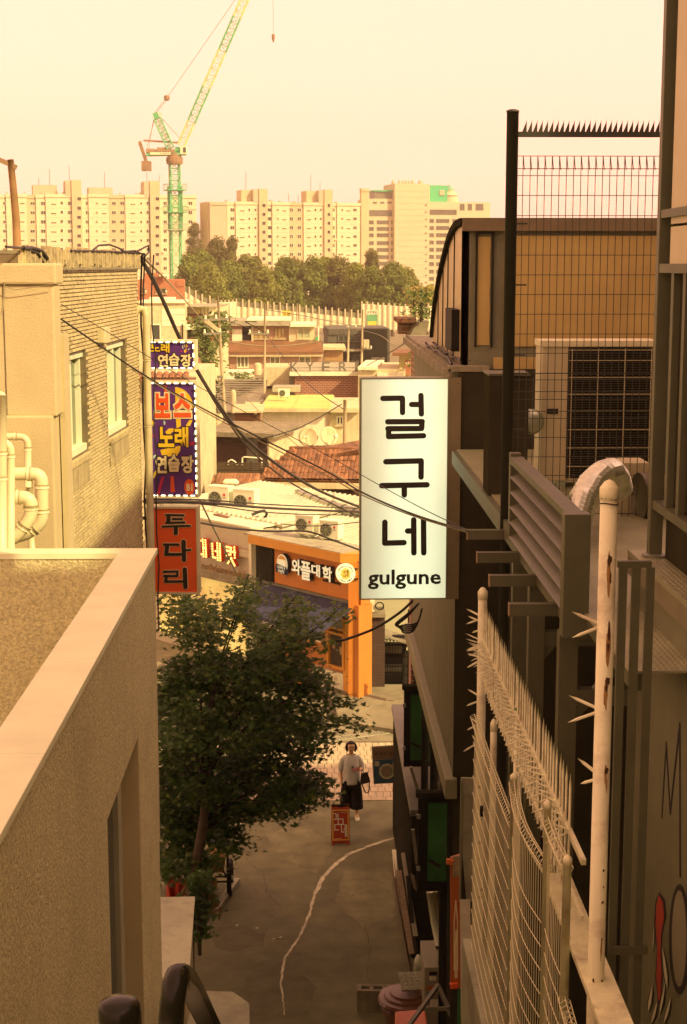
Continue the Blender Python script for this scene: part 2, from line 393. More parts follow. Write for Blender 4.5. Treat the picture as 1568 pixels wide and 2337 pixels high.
ex = [('box',82,137,421,446,2.4),('box',209,264,427,446,2.6),('mast',122,122,384,422,0),('mast',167,167,376,412,0),('mast',97,97,404,424,0),('mast',247,247,391,428,0),('mast',344,344,389,414,0),('mast',372,372,398,440,0),
      ('vent',21,24,439,446,0),('vent',61,64,440,446,0),('vent',100,105,440,446,0),('vent',137,141,440,446,0),('vent',148,152,439,446,0),('vent',208,212,440,446,0),('vent',277,280,441,446,0),('vent',314,318,441,446,0),('vent',322,328,440,447,0),
      ('ac',367,372,470,473,0),('ac',429,434,469,472,0),('ac',371,376,573,576,0)]
apartment('apartment_block', 'long cream apartment block at the left, behind the green tower crane', -24, 451, 440, rad(14), 446, bl, cl, 10, 464, 21.1, 2, ex)
bm2 = [(480,519,.15,'p',462),(519,538,.1,'b',461),(538,590,.5,'b',461),(590,610,1.2,'t',431),(610,621,.1,'b',462),(621,660,.5,'b',462),(660,692,.1,'o',463),(692,738,.5,'b',463),
       (738,757,1.2,'t',433),(757,768,.1,'b',464),(768,822,.5,'b',464),(822,840,.9,'o',431)]
cm2 = [(530,8,7,0,1),(552,9,2.4,2,1),(568,4,5,0,0),(582,4,5,0,0),(600,7,7,-10,0),(615,8,7,0,0),(633,4,5,0,1),(648,8,2.4,2,1),(665,7,7,0,1),(683,7,7,0,1),(704,8,2.4,2,1),(719,4,5,0,0),(731,4,5,0,0),(748,6,7,-10,0),(761,5,7,0,1),(780,4,5,0,1),(794,8,2.4,2,1),(809,7,6,0,1)]
e2 = [('box',555,590,433,462,1.2),('box',703,738,435,464,1.2),('mast',571,571,390,434,0),('mast',719,719,396,436,0),('mast',668,668,440,462,0),('mast',690,690,444,464,0),('mast',740,740,414,436,0),
      ('vent',518,522,457,463,0),('vent',571,576,456,463,0),('vent',618,624,457,463,0),('vent',639,643,459,463,0),('vent',672,676,460,464,0),('vent',723,727,460,465,0),('vent',767,772,461,466,0),('ac',620,625,605,608,0),('ac',764,767,545,548,0)]
apartment('apartment_block', 'cream apartment block with a blank shade-toned end wall, in the middle behind the trees', 478, 840, 455, rad(17), 462, bm2, cm2, 9, 479, 20.2, 2, e2)

# far small block between the two
A = at(462, 480, 620); W0 = Wall((A.x, A.y), (A.x + 6, A.y + 1)); t = thing('far_building', 'tiny pale building squeezed far off between the two apartment blocks', 'building', (A.x, A.y, 0))
W0.mb().box(0, 0, -8, 3.4, W0.hit(470, 485)[1], 0).build('wall', m_aptp, t); W0.mb().box(1.2, 10, -6, 4.5, W0.hit(470, 497)[1], 1).build('annex', m_apt, t)

# office tower on the right
A = at(838, 600, 480); d = Vector((math.cos(rad(11)), math.sin(rad(11)))); WO = Wall((A.x, A.y), (A.x + d.x, A.y + d.y))
m_off = mat('office_stone', (0.58, 0.47, 0.40), var=0.04, scale=0.15); m_greenp = mat('green_roof_cladding', (0.05, 0.42, 0.24), var=0.15, scale=0.1)
m_offg = mat('office_glass', (0.10, 0.09, 0.085), rough=0.12, var=0.35, scale=0.25)
t = thing('office_tower', 'pale stone office tower with blank front and green rooftop box, right of the apartments', 'office building', (A.x, A.y, 2))
def wr(x0, y0, x1, y1): return WO.rect(x0, y0, x1, y1)
r = wr(839, 453, 900, 700); WO.box('left_wing', (r[0], 2, r[2], r[3]), -14, -1.2, m_off, t)
r = wr(899, 419, 978, 700); b = WO.mb(); b.box(r[0], 2, -14, r[2], r[3], .8); b.build('wall', m_off, t)
r = wr(977, 461, 1118, 700); WO.box('right_wing', (r[0] + .05, 2, r[2], r[3]), -15, -.4, m_off, t)
jl = WO.mb()
for y in range(436, 660, 14): z = WO.hit(930, y)[1]; jl.box(WO.hit(900, 600)[0]+.1, z - .05, .78, WO.hit(977, 600)[0]-.1, z + .05, .83)
jl.build('joint', mat('office_joint', (.40, .33, .28)), t)
r = wr(978, 422, 1024, 470); WO.box('rooftop_box', r, -12, -1.5, m_greenp, t); r = wr(1006, 433, 1017, 445); WO.box('hatch', r, -1.5, -1.2, m_aptp, t)
r = wr(858, 436, 898, 456); WO.box('plant_room', r, -9, -2.0, m_steel, t); r2 = wr(856, 433, 899, 436.5); WO.box('roof_edge', r2, -10, -1.5, m_greenp, t)
p = WO.P(WO.hit(1036, 457)[0], WO.hit(1036, 461)[1] - .3, -5); s_ = 480 / FPX
cu_ = MB(); cu_.lathe([(21*s_, 0), (21*s_, 1.6), (18*s_, 1.7), (18*s_, 2.4), (21*s_, 2.5), (16*s_, 3.3), (11*s_, 3.5), (11*s_, 4.1), (12*s_, 4.2)], 16, p); cu_.build('cupola', m_off, t)
MB().lathe([(12*s_, 4.2), (6*s_, 5.2), (.05, 6.0)], 12, p).build('cupola_roof', mat('verdigris', (.16, .38, .34)), t)
for (a, b_) in ((898, 905), (913, 920), (921, 927), (928, 934), (935, 941), (942, 951), (958, 970)):
    p = WO.P((WO.hit(a, 600)[0] + WO.hit(b_, 600)[0]) / 2, WO.hit(930, 419)[1], -3); hr = (b_ - a) * s_ / 2
    MB().lathe([(hr, -.2), (hr*1.05, .5), (hr*.8, 1.0), (hr*.3, 1.3)], 8, p).build('roof_tank', m_aptp, t)
def band(y0, y1, segs, o):
    for a, b_ in segs:
        r = wr(a, y0, b_, y1); put('window', shared_window(r[2]-r[0], r[3]-r[1], 'off', m_steel, m_offg, max(1, int((b_-a)/8)), .12, .1), t, WO, (r[0]+r[2])/2, (r[1]+r[3])/2, o)
for k, y in enumerate((488, 508.5, 523.5, 538, 556, 571.5, 588, 603, 620)): 
    h = 6 if k else 8
    band(y - h + (0 if k else -1), y + h - 3, ((841, 855), (862, 889), (894.5, 898)) if k else ((845, 897),), -1.2)
band(460, 464, ((853, 862), (870, 879), (886, 896)), -1.2)
for k, y in enumerate((484, 504, 520, 536.5, 553, 569.5, 586, 602.5, 619.5, 636, 652)):
    h = 4.5 if k else 6
    band(y - h, y + h, ((980, 991), (996, 1026), (1033, 1054), (1060, 1080)) if k else ((979, 1043),), -.4)
band(455+10, 480, ((1050, 1061), (1068, 1078), (1086, 1104)), -.4)
for y in range(468, 660, 16): r = wr(969, y-1.2, 972.5, y+1.2); WO.box('vent_slot', r, .8, 1.0, m_offg, t)

# ================================================================== tree belt behind the barrier
m_leaf = [mat('belt_foliage_%d' % i, c, rough=0.7, var=0.35, scale=0.5, thin=.3) for i, c in enumerate(((0.17, 0.20, 0.04), (0.16, 0.15, 0.04), (0.22, 0.23, 0.045), (0.36, 0.32, 0.06)))]
m_bark = mat('bark', (0.10, 0.07, 0.05), var=0.3, scale=9, bump=0.4, bscale=30)
def belt_tree(px, ytop, ybot, wpx, Y, kind, label, slim=0):
    s_ = Y / FPX; top = at(px, ytop, Y).z; base = at(px, ybot, Y); H = top - base.z; Rm = wpx * s_ / 2 * 1.55
    t = thing('belt_tree', label, 'tree', base, 'trees behind the white barrier')
    MB().tube([base - Vector((0, 0, 3)), base + Vector((0, 0, H*.5)), base + Vector((.1, 0, H*.92))], [Rm*.09, Rm*.06, .03], 6).build('trunk', m_bark, t)
    b = MB(); n = int(7000 + 800 * Rm)
    # clumps give light and dark lumps
    cl_ = []
    for i in range(int(34 + Rm * 6)):
        h = random.random() ** .8; rr = Rm * ((1 - h) ** (.62 if not slim else .8) * .95 + .06) * (1 if h > .12 else .75)
        a = random.uniform(0, 2*math.pi); q = random.uniform(.45, 1)
        cl_.append((Vector((math.cos(a)*rr*q, math.sin(a)*rr*q, h*H*.97)), Rm * random.uniform(.24, .42)))
    for c, cr in cl_:
        for k in range(max(10, int(n / len(cl_)))):
            v = Vector((random.gauss(0, 1), random.gauss(0, 1), random.gauss(0, .75))); v = v.normalized() * cr * random.random() ** .4
            p = base + c + v; sz = random.uniform(.22, .46); nrm = (v.normalized() + Vector((random.gauss(0,.5), random.gauss(0,.5), random.gauss(.25,.5)))).normalized()
            a = nrm.orthogonal().normalized(); a = Matrix.Rotation(random.uniform(0, 6.28), 3, nrm) @ a; bb = nrm.cross(a)
            b.add([p - a*sz*.5, p - bb*sz*.28 , p + a*sz*.62, p + bb*sz*.28], [(0, 1, 2, 3)])
    b.build('crown', m_leaf[kind], t)
TB = [(447,508,700,44,330,1,0),(436,588,692,62,215,0,0),(462,572,696,58,225,0,0),(496,546,694,62,260,1,0),(531,538,696,40,255,1,1),(478,610,700,70,200,2,0),(520,600,700,70,212,0,0),(562,590,700,56,218,2,0),(585,588,702,40,225,1,1),(604,612,704,56,205,2,0),
      (652,595,706,68,210,0,0),(674,588,706,56,222,1,0),(714,590,710,62,214,0,0),(741,594,712,52,220,2,0),(772,588,712,60,216,1,0),(812,606,714,62,210,2,0),(848,571,712,44,240,1,1),(845,612,716,64,206,0,0),(896,610,716,66,205,0,0),(930,616,718,60,208,2,0),(976,654,716,40,190,3,0)]
TL = ['tall dark tree against the end of the left apartment block','bushy green tree directly left of the crane mast foot','bright green tree just right of the crane mast','brown-green tall tree left of the blank shade-toned end wall','narrow pointed tree before the blank shade-toned apartment wall',
      'low yellow-green tree above the stepped barrier end','broad green tree left of the gap in the belt','yellow-green tree with feathery top left of the belt gap','slim dark pointed tree left of the belt gap','last yellow-green tree before the belt gap',
      'big round green tree just right of the belt gap','dark second tree right of the belt gap','green tree below the second stair tower','yellow-green tree below the middle apartment stair tower','brownish tree at the right end of the middle apartment block',
      'yellow-green tree between apartments and office','slim tall dark tree before the office left wing','broad green tree below the office left wing','broad green tree below the blank office front','yellow-green tree at the right end of the belt','small pale yellow tree beside the arched roof']
for (a, lb) in zip(TB, TL): belt_tree(a[0], a[1], a[2], a[3], a[4], a[5], lb, a[6])

# ================================================================== white noise barrier
m_bar = mat('barrier_panel', (0.78, 0.72, 0.62), rough=0.5, var=0.05, scale=0.3, dirt=0.15, dscale=0.3); m_barp = mat('barrier_post', (0.55, 0.47, 0.38), rough=0.5)
m_net = mat('barrier_net', (0.22, 0.20, 0.15), var=0.2)
def barrier(label, pts, net=True, group='white barrier runs'):
    t = thing('noise_barrier', label, 'barrier', at(pts[0][0], pts[0][2], pts[0][3]), group)
    for (x0, y0, yb0, Y0, x1, y1, yb1, Y1, n) in [(*a, *b[:4], a[4]) if False else (a[0], a[1], a[2], a[3], b[0], b[1], b[2], b[3], a[4]) for a, b in zip(pts[:-1], pts[1:])]:
        for i in range(n):
            f, g = i/n, (i+1)/n
            q = lambda k: at(x0+(x1-x0)*k, y0+(y1-y0)*k, Y0+(Y1-Y0)*k); qb = lambda k: at(x0+(x1-x0)*k, yb0+(yb1-yb0)*k, Y0+(Y1-Y0)*k)
            a_, b_, c_, d_ = qb(f), qb(g), q(g), q(f)
            h0 = Vector((0, 0, .62 if net else 0))
            pm = MB(); pm.slab([a_, b_, c_ - h0, d_ - h0], (0, .12, 0))
            for zz in (.33, .66):
                e0 = a_ + (d_ - h0 - a_) * zz; e1 = b_ + (c_ - h0 - b_) * zz; pm.bar(e0 - Vector((0, .02, 0)), e1 - Vector((0, .02, 0)), .06, .05)
            pm.build('panel', m_bar, t)
            if net: MB().slab([d_ - h0 + Vector((0,.02,0)), c_ - h0 + Vector((0,.02,0)), c_ - Vector((0,0,.06)), d_ - Vector((0,0,.06))], (0, .05, 0)).build('net', m_net, t)
            MB().bar(a_ - Vector((0, .1, .2)), d_ + Vector((0, -.1, .25)), .15, .15).build('post', m_barp, t)
barrier('white panelled barrier stepping down at the foot of the crane', [(418, 650, 700, 172, 3), (462, 676, 705, 172, 2), (497, 684, 712, 172, 0)])
barrier('oblique run of tall white barrier panels behind the pole with the drum', [(497, 690, 735, 165, 5), (540, 688, 738, 178, 0)], False)
barrier('long white barrier with netting along the foot of the trees', [(540, 686, 740, 172, 7), (640, 695, 745, 172, 13), (832, 714, 752, 172, 0)])
barrier('taller white hoarding beside the arched roof', [(826, 693, 752, 165, 8), (925, 699, 752, 165, 4), (995, 698, 752, 165, 0)], False)
m_yel = mat('yellow_sign', (0.75, 0.55, 0.08), var=0.05); m_grn = mat('green_sign', (0.12, 0.35, 0.2), var=0.1)
WB = Wall((xat(640, 160), 160), (xat(870, 160), 160))
t = thing('yellow_board', 'small yellow board with lettering in front of the long barrier', 'sign', WB.P(WB.hit(654, 735)[0], WB.hit(654, 735)[1]))
WB.box('board', WB.rect(644, 709, 664, 728), 0, .08, m_yel, t); text('lettering', '조절', WB.rect(646, 712, 662, 724), m_steel, t, WB, .09, .02)
WB.mb().box(*[WB.hit(654, 720)[0] - .05, WB.hit(654, 745)[1], -.1, WB.hit(654, 720)[0] + .05, WB.hit(654, 720)[1], -.02]).build('post', m_barp, t)
t = thing('notice_banner', 'tall white and green notice banner hung on the hoarding', 'banner', WB.P(WB.hit(849, 747)[0], WB.hit(849, 747)[1]))
WB.box('board', WB.rect(836, 707, 862, 717), 0, .06, m_white, t); WB.box('banner', WB.rect(837, 717.3, 861, 746), 0, .05, m_grn, t); text('lettering', '안전제일', WB.rect(838, 709, 860, 715), m_steel, t, WB, .062, .02)
WB.box('panel_notice', WB.rect(839, 733, 859, 745), .051, .07, m_yel, t)
# repaired patches and hairline cracks in the alley asphalt
m_patch = mat('asphalt_patch', (0.14, 0.13, 0.076), var=.25, scale=3, bump=.4, bscale=150, dirt=.3); m_patchl = mat('asphalt_worn', (0.20, 0.186, 0.108), var=.3, scale=2.5, bump=.4, bscale=150, dirt=.4)
for k, (pts, m) in enumerate((([(470,2020),(560,2005),(640,2060),(600,2160),(500,2170),(455,2100)], m_patch), ([(700,1880),(760,1935),(720,1990),(640,1960),(600,1900)], m_patchl), ([(780,1990),(895,1985),(905,2090),(830,2120),(770,2060)], m_patchl), ([(560,2200),(640,2180),(720,2250),(700,2340),(560,2340)], m_patch))):
    n = len(pts); pp = []
    for i in range(n):
        a, c = pts[i], pts[(i+1) % n]
        for q in range(5): pp.append(gnd(a[0]+(c[0]-a[0])*q/5+random.uniform(-6,6), a[1]+(c[1]-a[1])*q/5+random.uniform(-5,5), .0025+.0004*k))
    tag(MB().add([tuple(p) for p in pp], [tuple(range(len(pp)))]).build('asphalt_patch', m), kind='structure')
for k, pts in enumerate(([(700,2040),(760,2030),(800,2042),(860,2030),(900,2036)], [(560,1960),(600,1990),(610,2040),(650,2080)], [(830,2100),(845,2160),(838,2220),(860,2290)])):
    b = MB(); P = []
    for a, c in zip(pts[:-1], pts[1:]):
        for q in range(6): P.append(gnd(a[0]+(c[0]-a[0])*q/6+random.uniform(-3,3), a[1]+(c[1]-a[1])*q/6+random.uniform(-3,3), .005))
    for a, c in zip(P[:-1], P[1:]): d = (c-a).normalized(); n_ = Vector((-d.y, d.x, 0))*random.uniform(.002, .006); b.quad(tuple(a-n_), tuple(c-n_), tuple(c+n_), tuple(a+n_))
    tag(b.build('asphalt_crack', mat('crack_fill', (.05, .042, .028))), kind='structure')
# ================================================================== tower crane
K = 2749 / 1568.0
CROPS = dict(c1=(0,600,.57398), c3=(500,0,.49192), c4=(0,1000,.57398), c5=(700,1150,.5102), c6=(1000,1150,.5102), c7=(550,1800,.6059), c8=(1350,2300,.35077),
    r1=(1650,400,.70089), r2=(1400,1450,.44643), r3=(2000,1300,.47768), r4=(1800,2100,.60523), r5=(1800,3000,.60523), r6=(1200,2700,.5102), r7=(550,3200,.47832),
    r8=(0,2100,.85379), s1=(1400,3400,.31888), s2=(780,2080,.17857), s3=(1080,2150,.24235), s4=(560,1340,.29083), s5=(580,2000,.17968), s6=(1280,2920,.21684), s7=(600,2400,.57398), s8=(700,1180,.19133))
def cp(k, x, y): a, b, s = CROPS[k]; return ((a + x*s)/K, (b + y*s)/K)
def rc(Wl, k, x0, y0, x1, y1):
    a = cp(k, x0, y0); b = cp(k, x1, y1); return Wl.rect(a[0], a[1], b[0], b[1])
def hc(Wl, k, x, y): return Wl.hit(*cp(k, x, y))
m_cgreen = mat('crane_green_paint', (0.10, 0.42, 0.22), rough=0.5, var=0.1, scale=0.5); m_ccream = mat('crane_cream_paint', (0.70, 0.58, 0.30), rough=0.5, var=0.1)
m_cbrown = mat('crane_brown_steel', (0.26, 0.16, 0.10), rough=0.6, var=0.2, scale=1)
YC = 300.0; WC = Wall((0, YC), (1, YC))
def C3(x, y, o=0): u, z = hc(WC, 'c3', x, y); return WC.P(u, z, o)
base = C3(435, 2330); t = thing('tower_crane', 'green and cream luffing tower crane rising over the rooftops', 'crane', (base.x, base.y, 0))
def lattice(name, a, b, w, n, m, par, r=.11, rd=.06, side=None):
    a = Vector(a); b = Vector(b); ax = (b-a).normalized(); s1 = (side or Vector((1, .35, 0))); s1 = (s1 - ax*s1.dot(ax)).normalized(); s2 = ax.cross(s1)
    mb = MB(); cs = [(s1*i + s2*j) * w/2 for i, j in ((-1,-1),(1,-1),(1,1),(-1,1))]
    for c in cs: mb.tube([a + c, b + c], r, 5)
    for k in range(n):
        p, q = a + (b-a)*k/n, a + (b-a)*(k+1)/n
        for i in range(4):
            c, d_ = cs[i], cs[(i+1) % 4]; mb.tube([p + c, q + d_] if (k+i) % 2 else [p + d_, q + c], rd, 4, False); mb.tube([p + c, p + d_], rd, 4, False)
    return mb.build(name, m, par)
mtop = C3(404, 1320); mbot = Vector((mtop.x, YC, 0))
side = Vector((1, .3, 0))
zs = [mtop.z, C3(404, 1515).z, C3(404, 1860).z, 0]
for i in range(3): lattice('mast_section', (mtop.x, YC, zs[i+1]), (mtop.x, YC, zs[i]), 1.75 if i != 1 else 1.85, max(4, int((zs[i]-zs[i+1]) / 1.9)), m_cgreen, t, .15, .075, side)
lattice('climbing_frame', (mtop.x, YC, C3(404, 1880).z), (mtop.x, YC, C3(404, 1515).z), 2.3, 5, m_cgreen, t, .12, .07, side)
for y, wv in ((1545, 1.9), (1725, 2.0), (1868, 1.9)):
    z = C3(404, y).z; b = MB(Matrix.Translation((mtop.x, YC, z)) @ Matrix.Rotation(.3, 4, 'Z')); b.box(-wv, -wv, -.1, wv, wv, .05)
    for i in range(-2, 3):
        for s in (-1, 1): b.box(i*wv/2-.03, s*wv-.03, 0, i*wv/2+.03, s*wv+.03, 1.1); b.box(s*wv-.03, i*wv/2-.03, 0, s*wv+.03, i*wv/2+.03, 1.1)
    for s in (-1, 1): b.box(-wv, s*wv-.03, 1.05, wv, s*wv+.03, 1.12); b.box(s*wv-.03, -wv, 1.05, s*wv+.03, wv, 1.12)
    b.build('platform', m_cgreen if y != 1868 else m_galv, t)
MB().bar(C3(470, 1712), C3(582, 1705), .18).build('tie_arm', m_galv, t)
MB().lathe([(1.5, 0), (1.6, .5), (1.6, 1.2), (1.35, 1.3), (1.35, 2.0)], 16, (mtop.x, YC, C3(404, 1335).z)).build('slewing_ring', m_cbrown, t)
dk = MB(); z0 = C3(300, 1275).z; a, b_ = C3(178, 1270), C3(492, 1262); dk.slab([a + Vector((0,-1.1,0)), b_ + Vector((0,-1.1,0)), b_ + Vector((0,1.1,0)), a + Vector((0,1.1,0))], (0, 0, .45)); dk.build('machinery_deck', m_cgreen, t)
mm = MB()
for x0, x1, h in ((190,230,1.2),(235,280,1.0),(285,350,1.5),(355,395,1.1)):
    p = C3((x0+x1)/2, 1250); mm.tube([p + Vector((-(x1-x0)*.02, 0, h*.3)), p + Vector(((x1-x0)*.02, 0, h*.3))], h*.5, 10)
mm.build('winch', m_cbrown, t)
WC2 = Wall((0, YC - 1.2), (1, YC - 1.2)); r = rc(WC2, 'c3', 205, 1238, 372, 1258); WC2.box('name_board', r, 0, .08, m_white, t)
text('lettering', 'ED160L-32S', (r[0] + (r[2]-r[0])*.5, r[1]+.3, r[2]-.2, r[3]-.3), m_steel, t, WC2, .09, .02, .02)
r = rc(WC2, 'c3', 450, 1192, 500, 1252); cb = WC2.mb(); cb.box(r[0], r[1], -2, r[2], r[3], 0); c_ = cb.build('cab', m_white, t)
WC2.box('cab_window', rc(WC2, 'c3', 474, 1198, 497, 1240), .001, .06, m_glass, c_)
MB().bar(C3(430, 1195), C3(430, 1255), 1.0, .5).build('cab_support', m_cgreen, t)
MB().bar(C3(150, 1142), C3(432, 1160), .28, .35).build('counter_jib', m_cbrown, t)
for o in (-.7, .7):
    MB().bar(C3(118 + o*8, 1150, o), C3(178 + o*8, 1325, o), .35, .5).build('counterweight_arm', m_cbrown, t)
cw = MB(); p = C3(177, 1350); hx = 36*.2806*YC/FPX
for k in range(3): cw.box(p.x - hx + k*hx*.66, YC-1.2, C3(177, 1390).z + (.1*(k % 2)), p.x - hx + (k+.93)*hx*.66, YC+1.2, C3(177, 1312).z)
cw.build('counterweight', m_cbrown, t)
lattice('a_frame', C3(372, 1205), C3(262, 960), 1.3, 9, m_cgreen, t, .13, .07, Vector((0, 1, 0)))
MB().bar(C3(245, 918), C3(262, 965), 1.2, 1.0).build('a_frame_head', m_cgreen, t)
tp = MB()
for k in range(5): a = C3(262 + k*9, 962); tp.bar(a, a + Vector((0, 0, 1.1)), .07)
tp.bar(C3(258, 962), C3(302, 962), .9, .1); tp.bar(C3(258, 925), C3(302, 925), .07); tp.build('head_platform', m_ccream, t)
for a, b_ in (((240,920),(338,792)),((252,922),(350,800)),((342,796),(905,-14)),((240,975),(172,1225)),((232,975),(190,1225)),((300,960),(440,1118)),((305,965),(350,1120)),((905,-14),(1180,-420))):
    MB().tube([C3(*a), C3(*b_)], .055, 4).build('rope', m_cbrown, t)
MB().lathe([(.3, -.5), (.55, -.3), (.55, .3), (.3, .5)], 8, C3(341, 796)).build('rope_pulley', m_cbrown, t)
def jpt(f): # along the jib, f in display-crop y
    return C3(458 + (1182 - f) * (972 - 458) / 1182.0, f)
secs = [(1182, 990, 1), (990, 710, 0), (710, 415, 1), (415, 140, 0), (140, -140, 1), (-140, -430, 0), (-430, -560, 1)]
for f0, f1, c in secs: lattice('jib_section', jpt(f0), jpt(f1), 1.42 if f0 < 1182 else 1.3, max(3, round((f0-f1)/48)), m_ccream if c else m_cgreen, t, .12, .06, Vector((0, 1, 0)))
tip = jpt(-545); hk = C3(1207, 262); 
h = MB(); h.tube([tip, Vector((hk.x, YC, tip.z - 1))], .05, 4); h.tube([Vector((hk.x, YC, tip.z - 1)), hk], .045, 4); h.build('hoist_rope', m_cbrown, t)
h = MB(); h.lathe([(.08, -.2), (.30, -.5), (.32, -1.0), (.2, -1.5), (.04, -1.9)], 10, hk); h.build('hook_block', m_cbrown, t)

# ================================================================== houses in the middle distance
def mat_brick(name, c1, c2, mort, bw, bh, streak=0.2):
    m = mat(name, c1, streak=streak); t = m.node_tree; N = t.nodes; L = t.links; b = N['Principled BSDF']
    g = N.new('ShaderNodeNewGeometry'); sx = N.new('ShaderNodeSeparateXYZ'); L.new(g.outputs['Position'], sx.inputs[0])
    ad = N.new('ShaderNodeMath'); ad.operation = 'ADD'; L.new(sx.outputs[0], ad.inputs[0]); L.new(sx.outputs[1], ad.inputs[1])
    cb = N.new('ShaderNodeCombineXYZ'); L.new(ad.outputs[0], cb.inputs[0]); L.new(sx.outputs[2], cb.inputs[1])
    br = N.new('ShaderNodeTexBrick'); br.inputs['Scale'].default_value = 1; br.inputs['Brick Width'].default_value = bw; br.inputs['Row Height'].default_value = bh
    br.inputs['Mortar Size'].default_value = bh * .13; br.inputs['Color1'].default_value = (*c1, 1); br.inputs['Color2'].default_value = (*c2, 1); br.inputs['Mortar'].default_value = (*mort, 1)
    L.new(cb.outputs[0], br.inputs['Vector']); src = b.inputs['Base Color'].links[0].from_socket
    mx = N.new('ShaderNodeMix'); mx.data_type = 'RGBA'; mx.blend_type = 'MIX'; mx.inputs['Factor'].default_value = .72
    L.new(src, mx.inputs['A']); L.new(br.outputs[0], mx.inputs['B']); L.new(mx.outputs['Result'], b.inputs['Base Color'])
    bp = N.new('ShaderNodeBump'); bp.inputs['Strength'].default_value = .5; bp.inputs['Distance'].default_value = -.01; L.new(br.outputs['Fac'], bp.inputs['Height']); L.new(bp.outputs[0], b.inputs['Normal'])
    return m
mb_tan = mat_brick('tan_brickwork', (0.42, 0.27, 0.15), (0.32, 0.19, 0.10), (0.55, 0.46, 0.34), .23, .085)
mb_red = mat_brick('dark_red_brickwork', (0.27, 0.11, 0.05), (0.20, 0.08, 0.04), (0.52, 0.44, 0.32), .26, .10)
mb_dk = mat_brick('dark_brown_brickwork', (0.085, 0.052, 0.032), (0.06, 0.038, 0.024), (0.04, 0.028, 0.02), .23, .075)
mb_or = mat_brick('orange_brickwork', (0.42, 0.17, 0.08), (0.35, 0.13, 0.06), (0.40, 0.25, 0.15), .25, .09)
m_roofbr = mat('brown_shingle_roof', (0.20, 0.095, 0.05), var=0.2, scale=1.2, dirt=0.3, bump=0.4, bscale=12)
m_roofgr = mat('grey_shingle_roof', (0.24, 0.20, 0.17), var=0.2, scale=2, dirt=0.4, bump=0.4, bscale=14)
m_terra = mat('terracotta', (0.24, 0.105, 0.06), var=0.3, scale=4, objvar=0.4, dirt=0.8, dscale=3.0, bump=0.2)
m_greenroof = mat('yellow_green_roof_coating', (0.52, 0.55, 0.20), var=0.12, scale=0.8, dirt=0.3)
m_slate = mat('dark_cladding', (0.10, 0.095, 0.085), var=0.15, scale=1)
m_olive = mat('yellowish_curtain', (0.55, 0.45, 0.22), var=0.2)
def HW(px, Y, ang=0):
    p = at(px, 900, Y); return Wall((p.x, p.y), (p.x + math.cos(rad(ang)), p.y + math.sin(rad(ang))))
def house(name, label, Wl, k, cx, cy, cat='house'):
    u, z = hc(Wl, k, cx, cy); p = Wl.P(u, 0); return thing(name, label, cat, (p.x, p.y, 0))
def win(Wl, k, x0, y0, x1, y1, par, fr=None, gl=None, mull=1, o=0, ft=.07, sill=True):
    r = rc(Wl, k, x0, y0, x1, y1); fr = fr or m_pvc; gl = gl or m_glass; w_, h_ = r[2]-r[0], r[3]-r[1]
    f = MB(Wl.M); f.box(r[0], r[1], o-.02, r[2], r[1]+ft, o+.07); f.box(r[0], r[3]-ft, o-.02, r[2], r[3], o+.07)
    f.box(r[0], r[1]+ft, o-.02, r[0]+ft, r[3]-ft, o+.07); f.box(r[2]-ft, r[1]+ft, o-.02, r[2], r[3]-ft, o+.07)
    for i in range(mull): c = r[0] + w_*(i+1)/(mull+1); f.box(c-ft/2, r[1]+ft, o-.02, c+ft/2, r[3]-ft, o+.06)
    fo = f.build('window', fr, par)
    for i in range(mull+1):
        a = r[0] + w_*i/(mull+1) + ft*.6; b = r[0] + w_*(i+1)/(mull+1) - ft*.6
        Wl.mb().box(a, r[1]+ft*.9, o-.015, b, r[3]-ft*.9, o+.02 + .004*i).build('pane', gl, fo)
    if sill: Wl.mb().box(r[0]-.06, r[1]-.07, o-.02, r[2]+.06, r[1]-.005, o+.13).build('sill', m_cream, fo)
    return fo
def B(Wl, name, k, x0, y0, x1, y1, o0, o1, m, par, zlow=None):
    r = rc(Wl, k, x0, y0, x1, y1); r = (r[0], r[1] if zlow is None else zlow, r[2], r[3]); return Wl.box(name, r, o0, o1, m, par)

# H1 orange brick house at the crane foot, and the pale block in front of it
W1 = HW(322, 118, 4); t = house('brick_house', 'orange brick house with flat roof at the foot of the crane', W1, 'c1', 1100, 1000)
B(W1, 'wall', 'c1', 960, 905, 1282, 1060, -7, 0, mb_or, t, 0); B(W1, 'rooftop_room', 'c1', 1000, 858, 1130, 908, -5, -1.5, mb_or, t)
B(W1, 'parapet', 'c1', 1230, 912, 1284, 950, -7, .06, mb_or, t); win(W1, 'c1', 1050, 880, 1085, 906, t, m_steel, o=-1.5, sill=False); win(W1, 'c1', 1085, 960, 1162, 1000, t, m_cbrown); win(W1, 'c1', 990, 955, 1015, 995, t, m_cbrown, mull=0)
B(W1, 'canopy', 'c1', 1112, 865, 1175, 880, -2, .6, m_white, t)
for x in (1018, 1160): B(W1, 'lamp', 'c1', x-5, 978, x+5, 992, 0, .25, m_white, t)
W1 = HW(322, 100, 3); t = house('pale_house', 'pale rendered block with one narrow door below the orange brick house', W1, 'c1', 1140, 1300)
B(W1, 'wall', 'c1', 960, 1065, 1296, 1390, -6, 0, m_cream, t, 0)
for k_, y in enumerate((1108, 1150, 1190)): B(W1, 'panel', 'c1', 1130, y, 1294, y+38, 0, .02 + .004*k_, m_white, t)
win(W1, 'c1', 1058, 1212, 1122, 1330, t, mull=0); B(W1, 'flat_roof', 'c1', 955, 1056, 1300, 1067, -6.2, .15, m_white, t)
B(W1, 'roof_unit', 'c1', 1035, 1030, 1215, 1058, -3, -1.2, m_white, t); B(W1, 'downpipe', 'c1', 1270, 1215, 1278, 1330, .02, .12, m_dark, t)

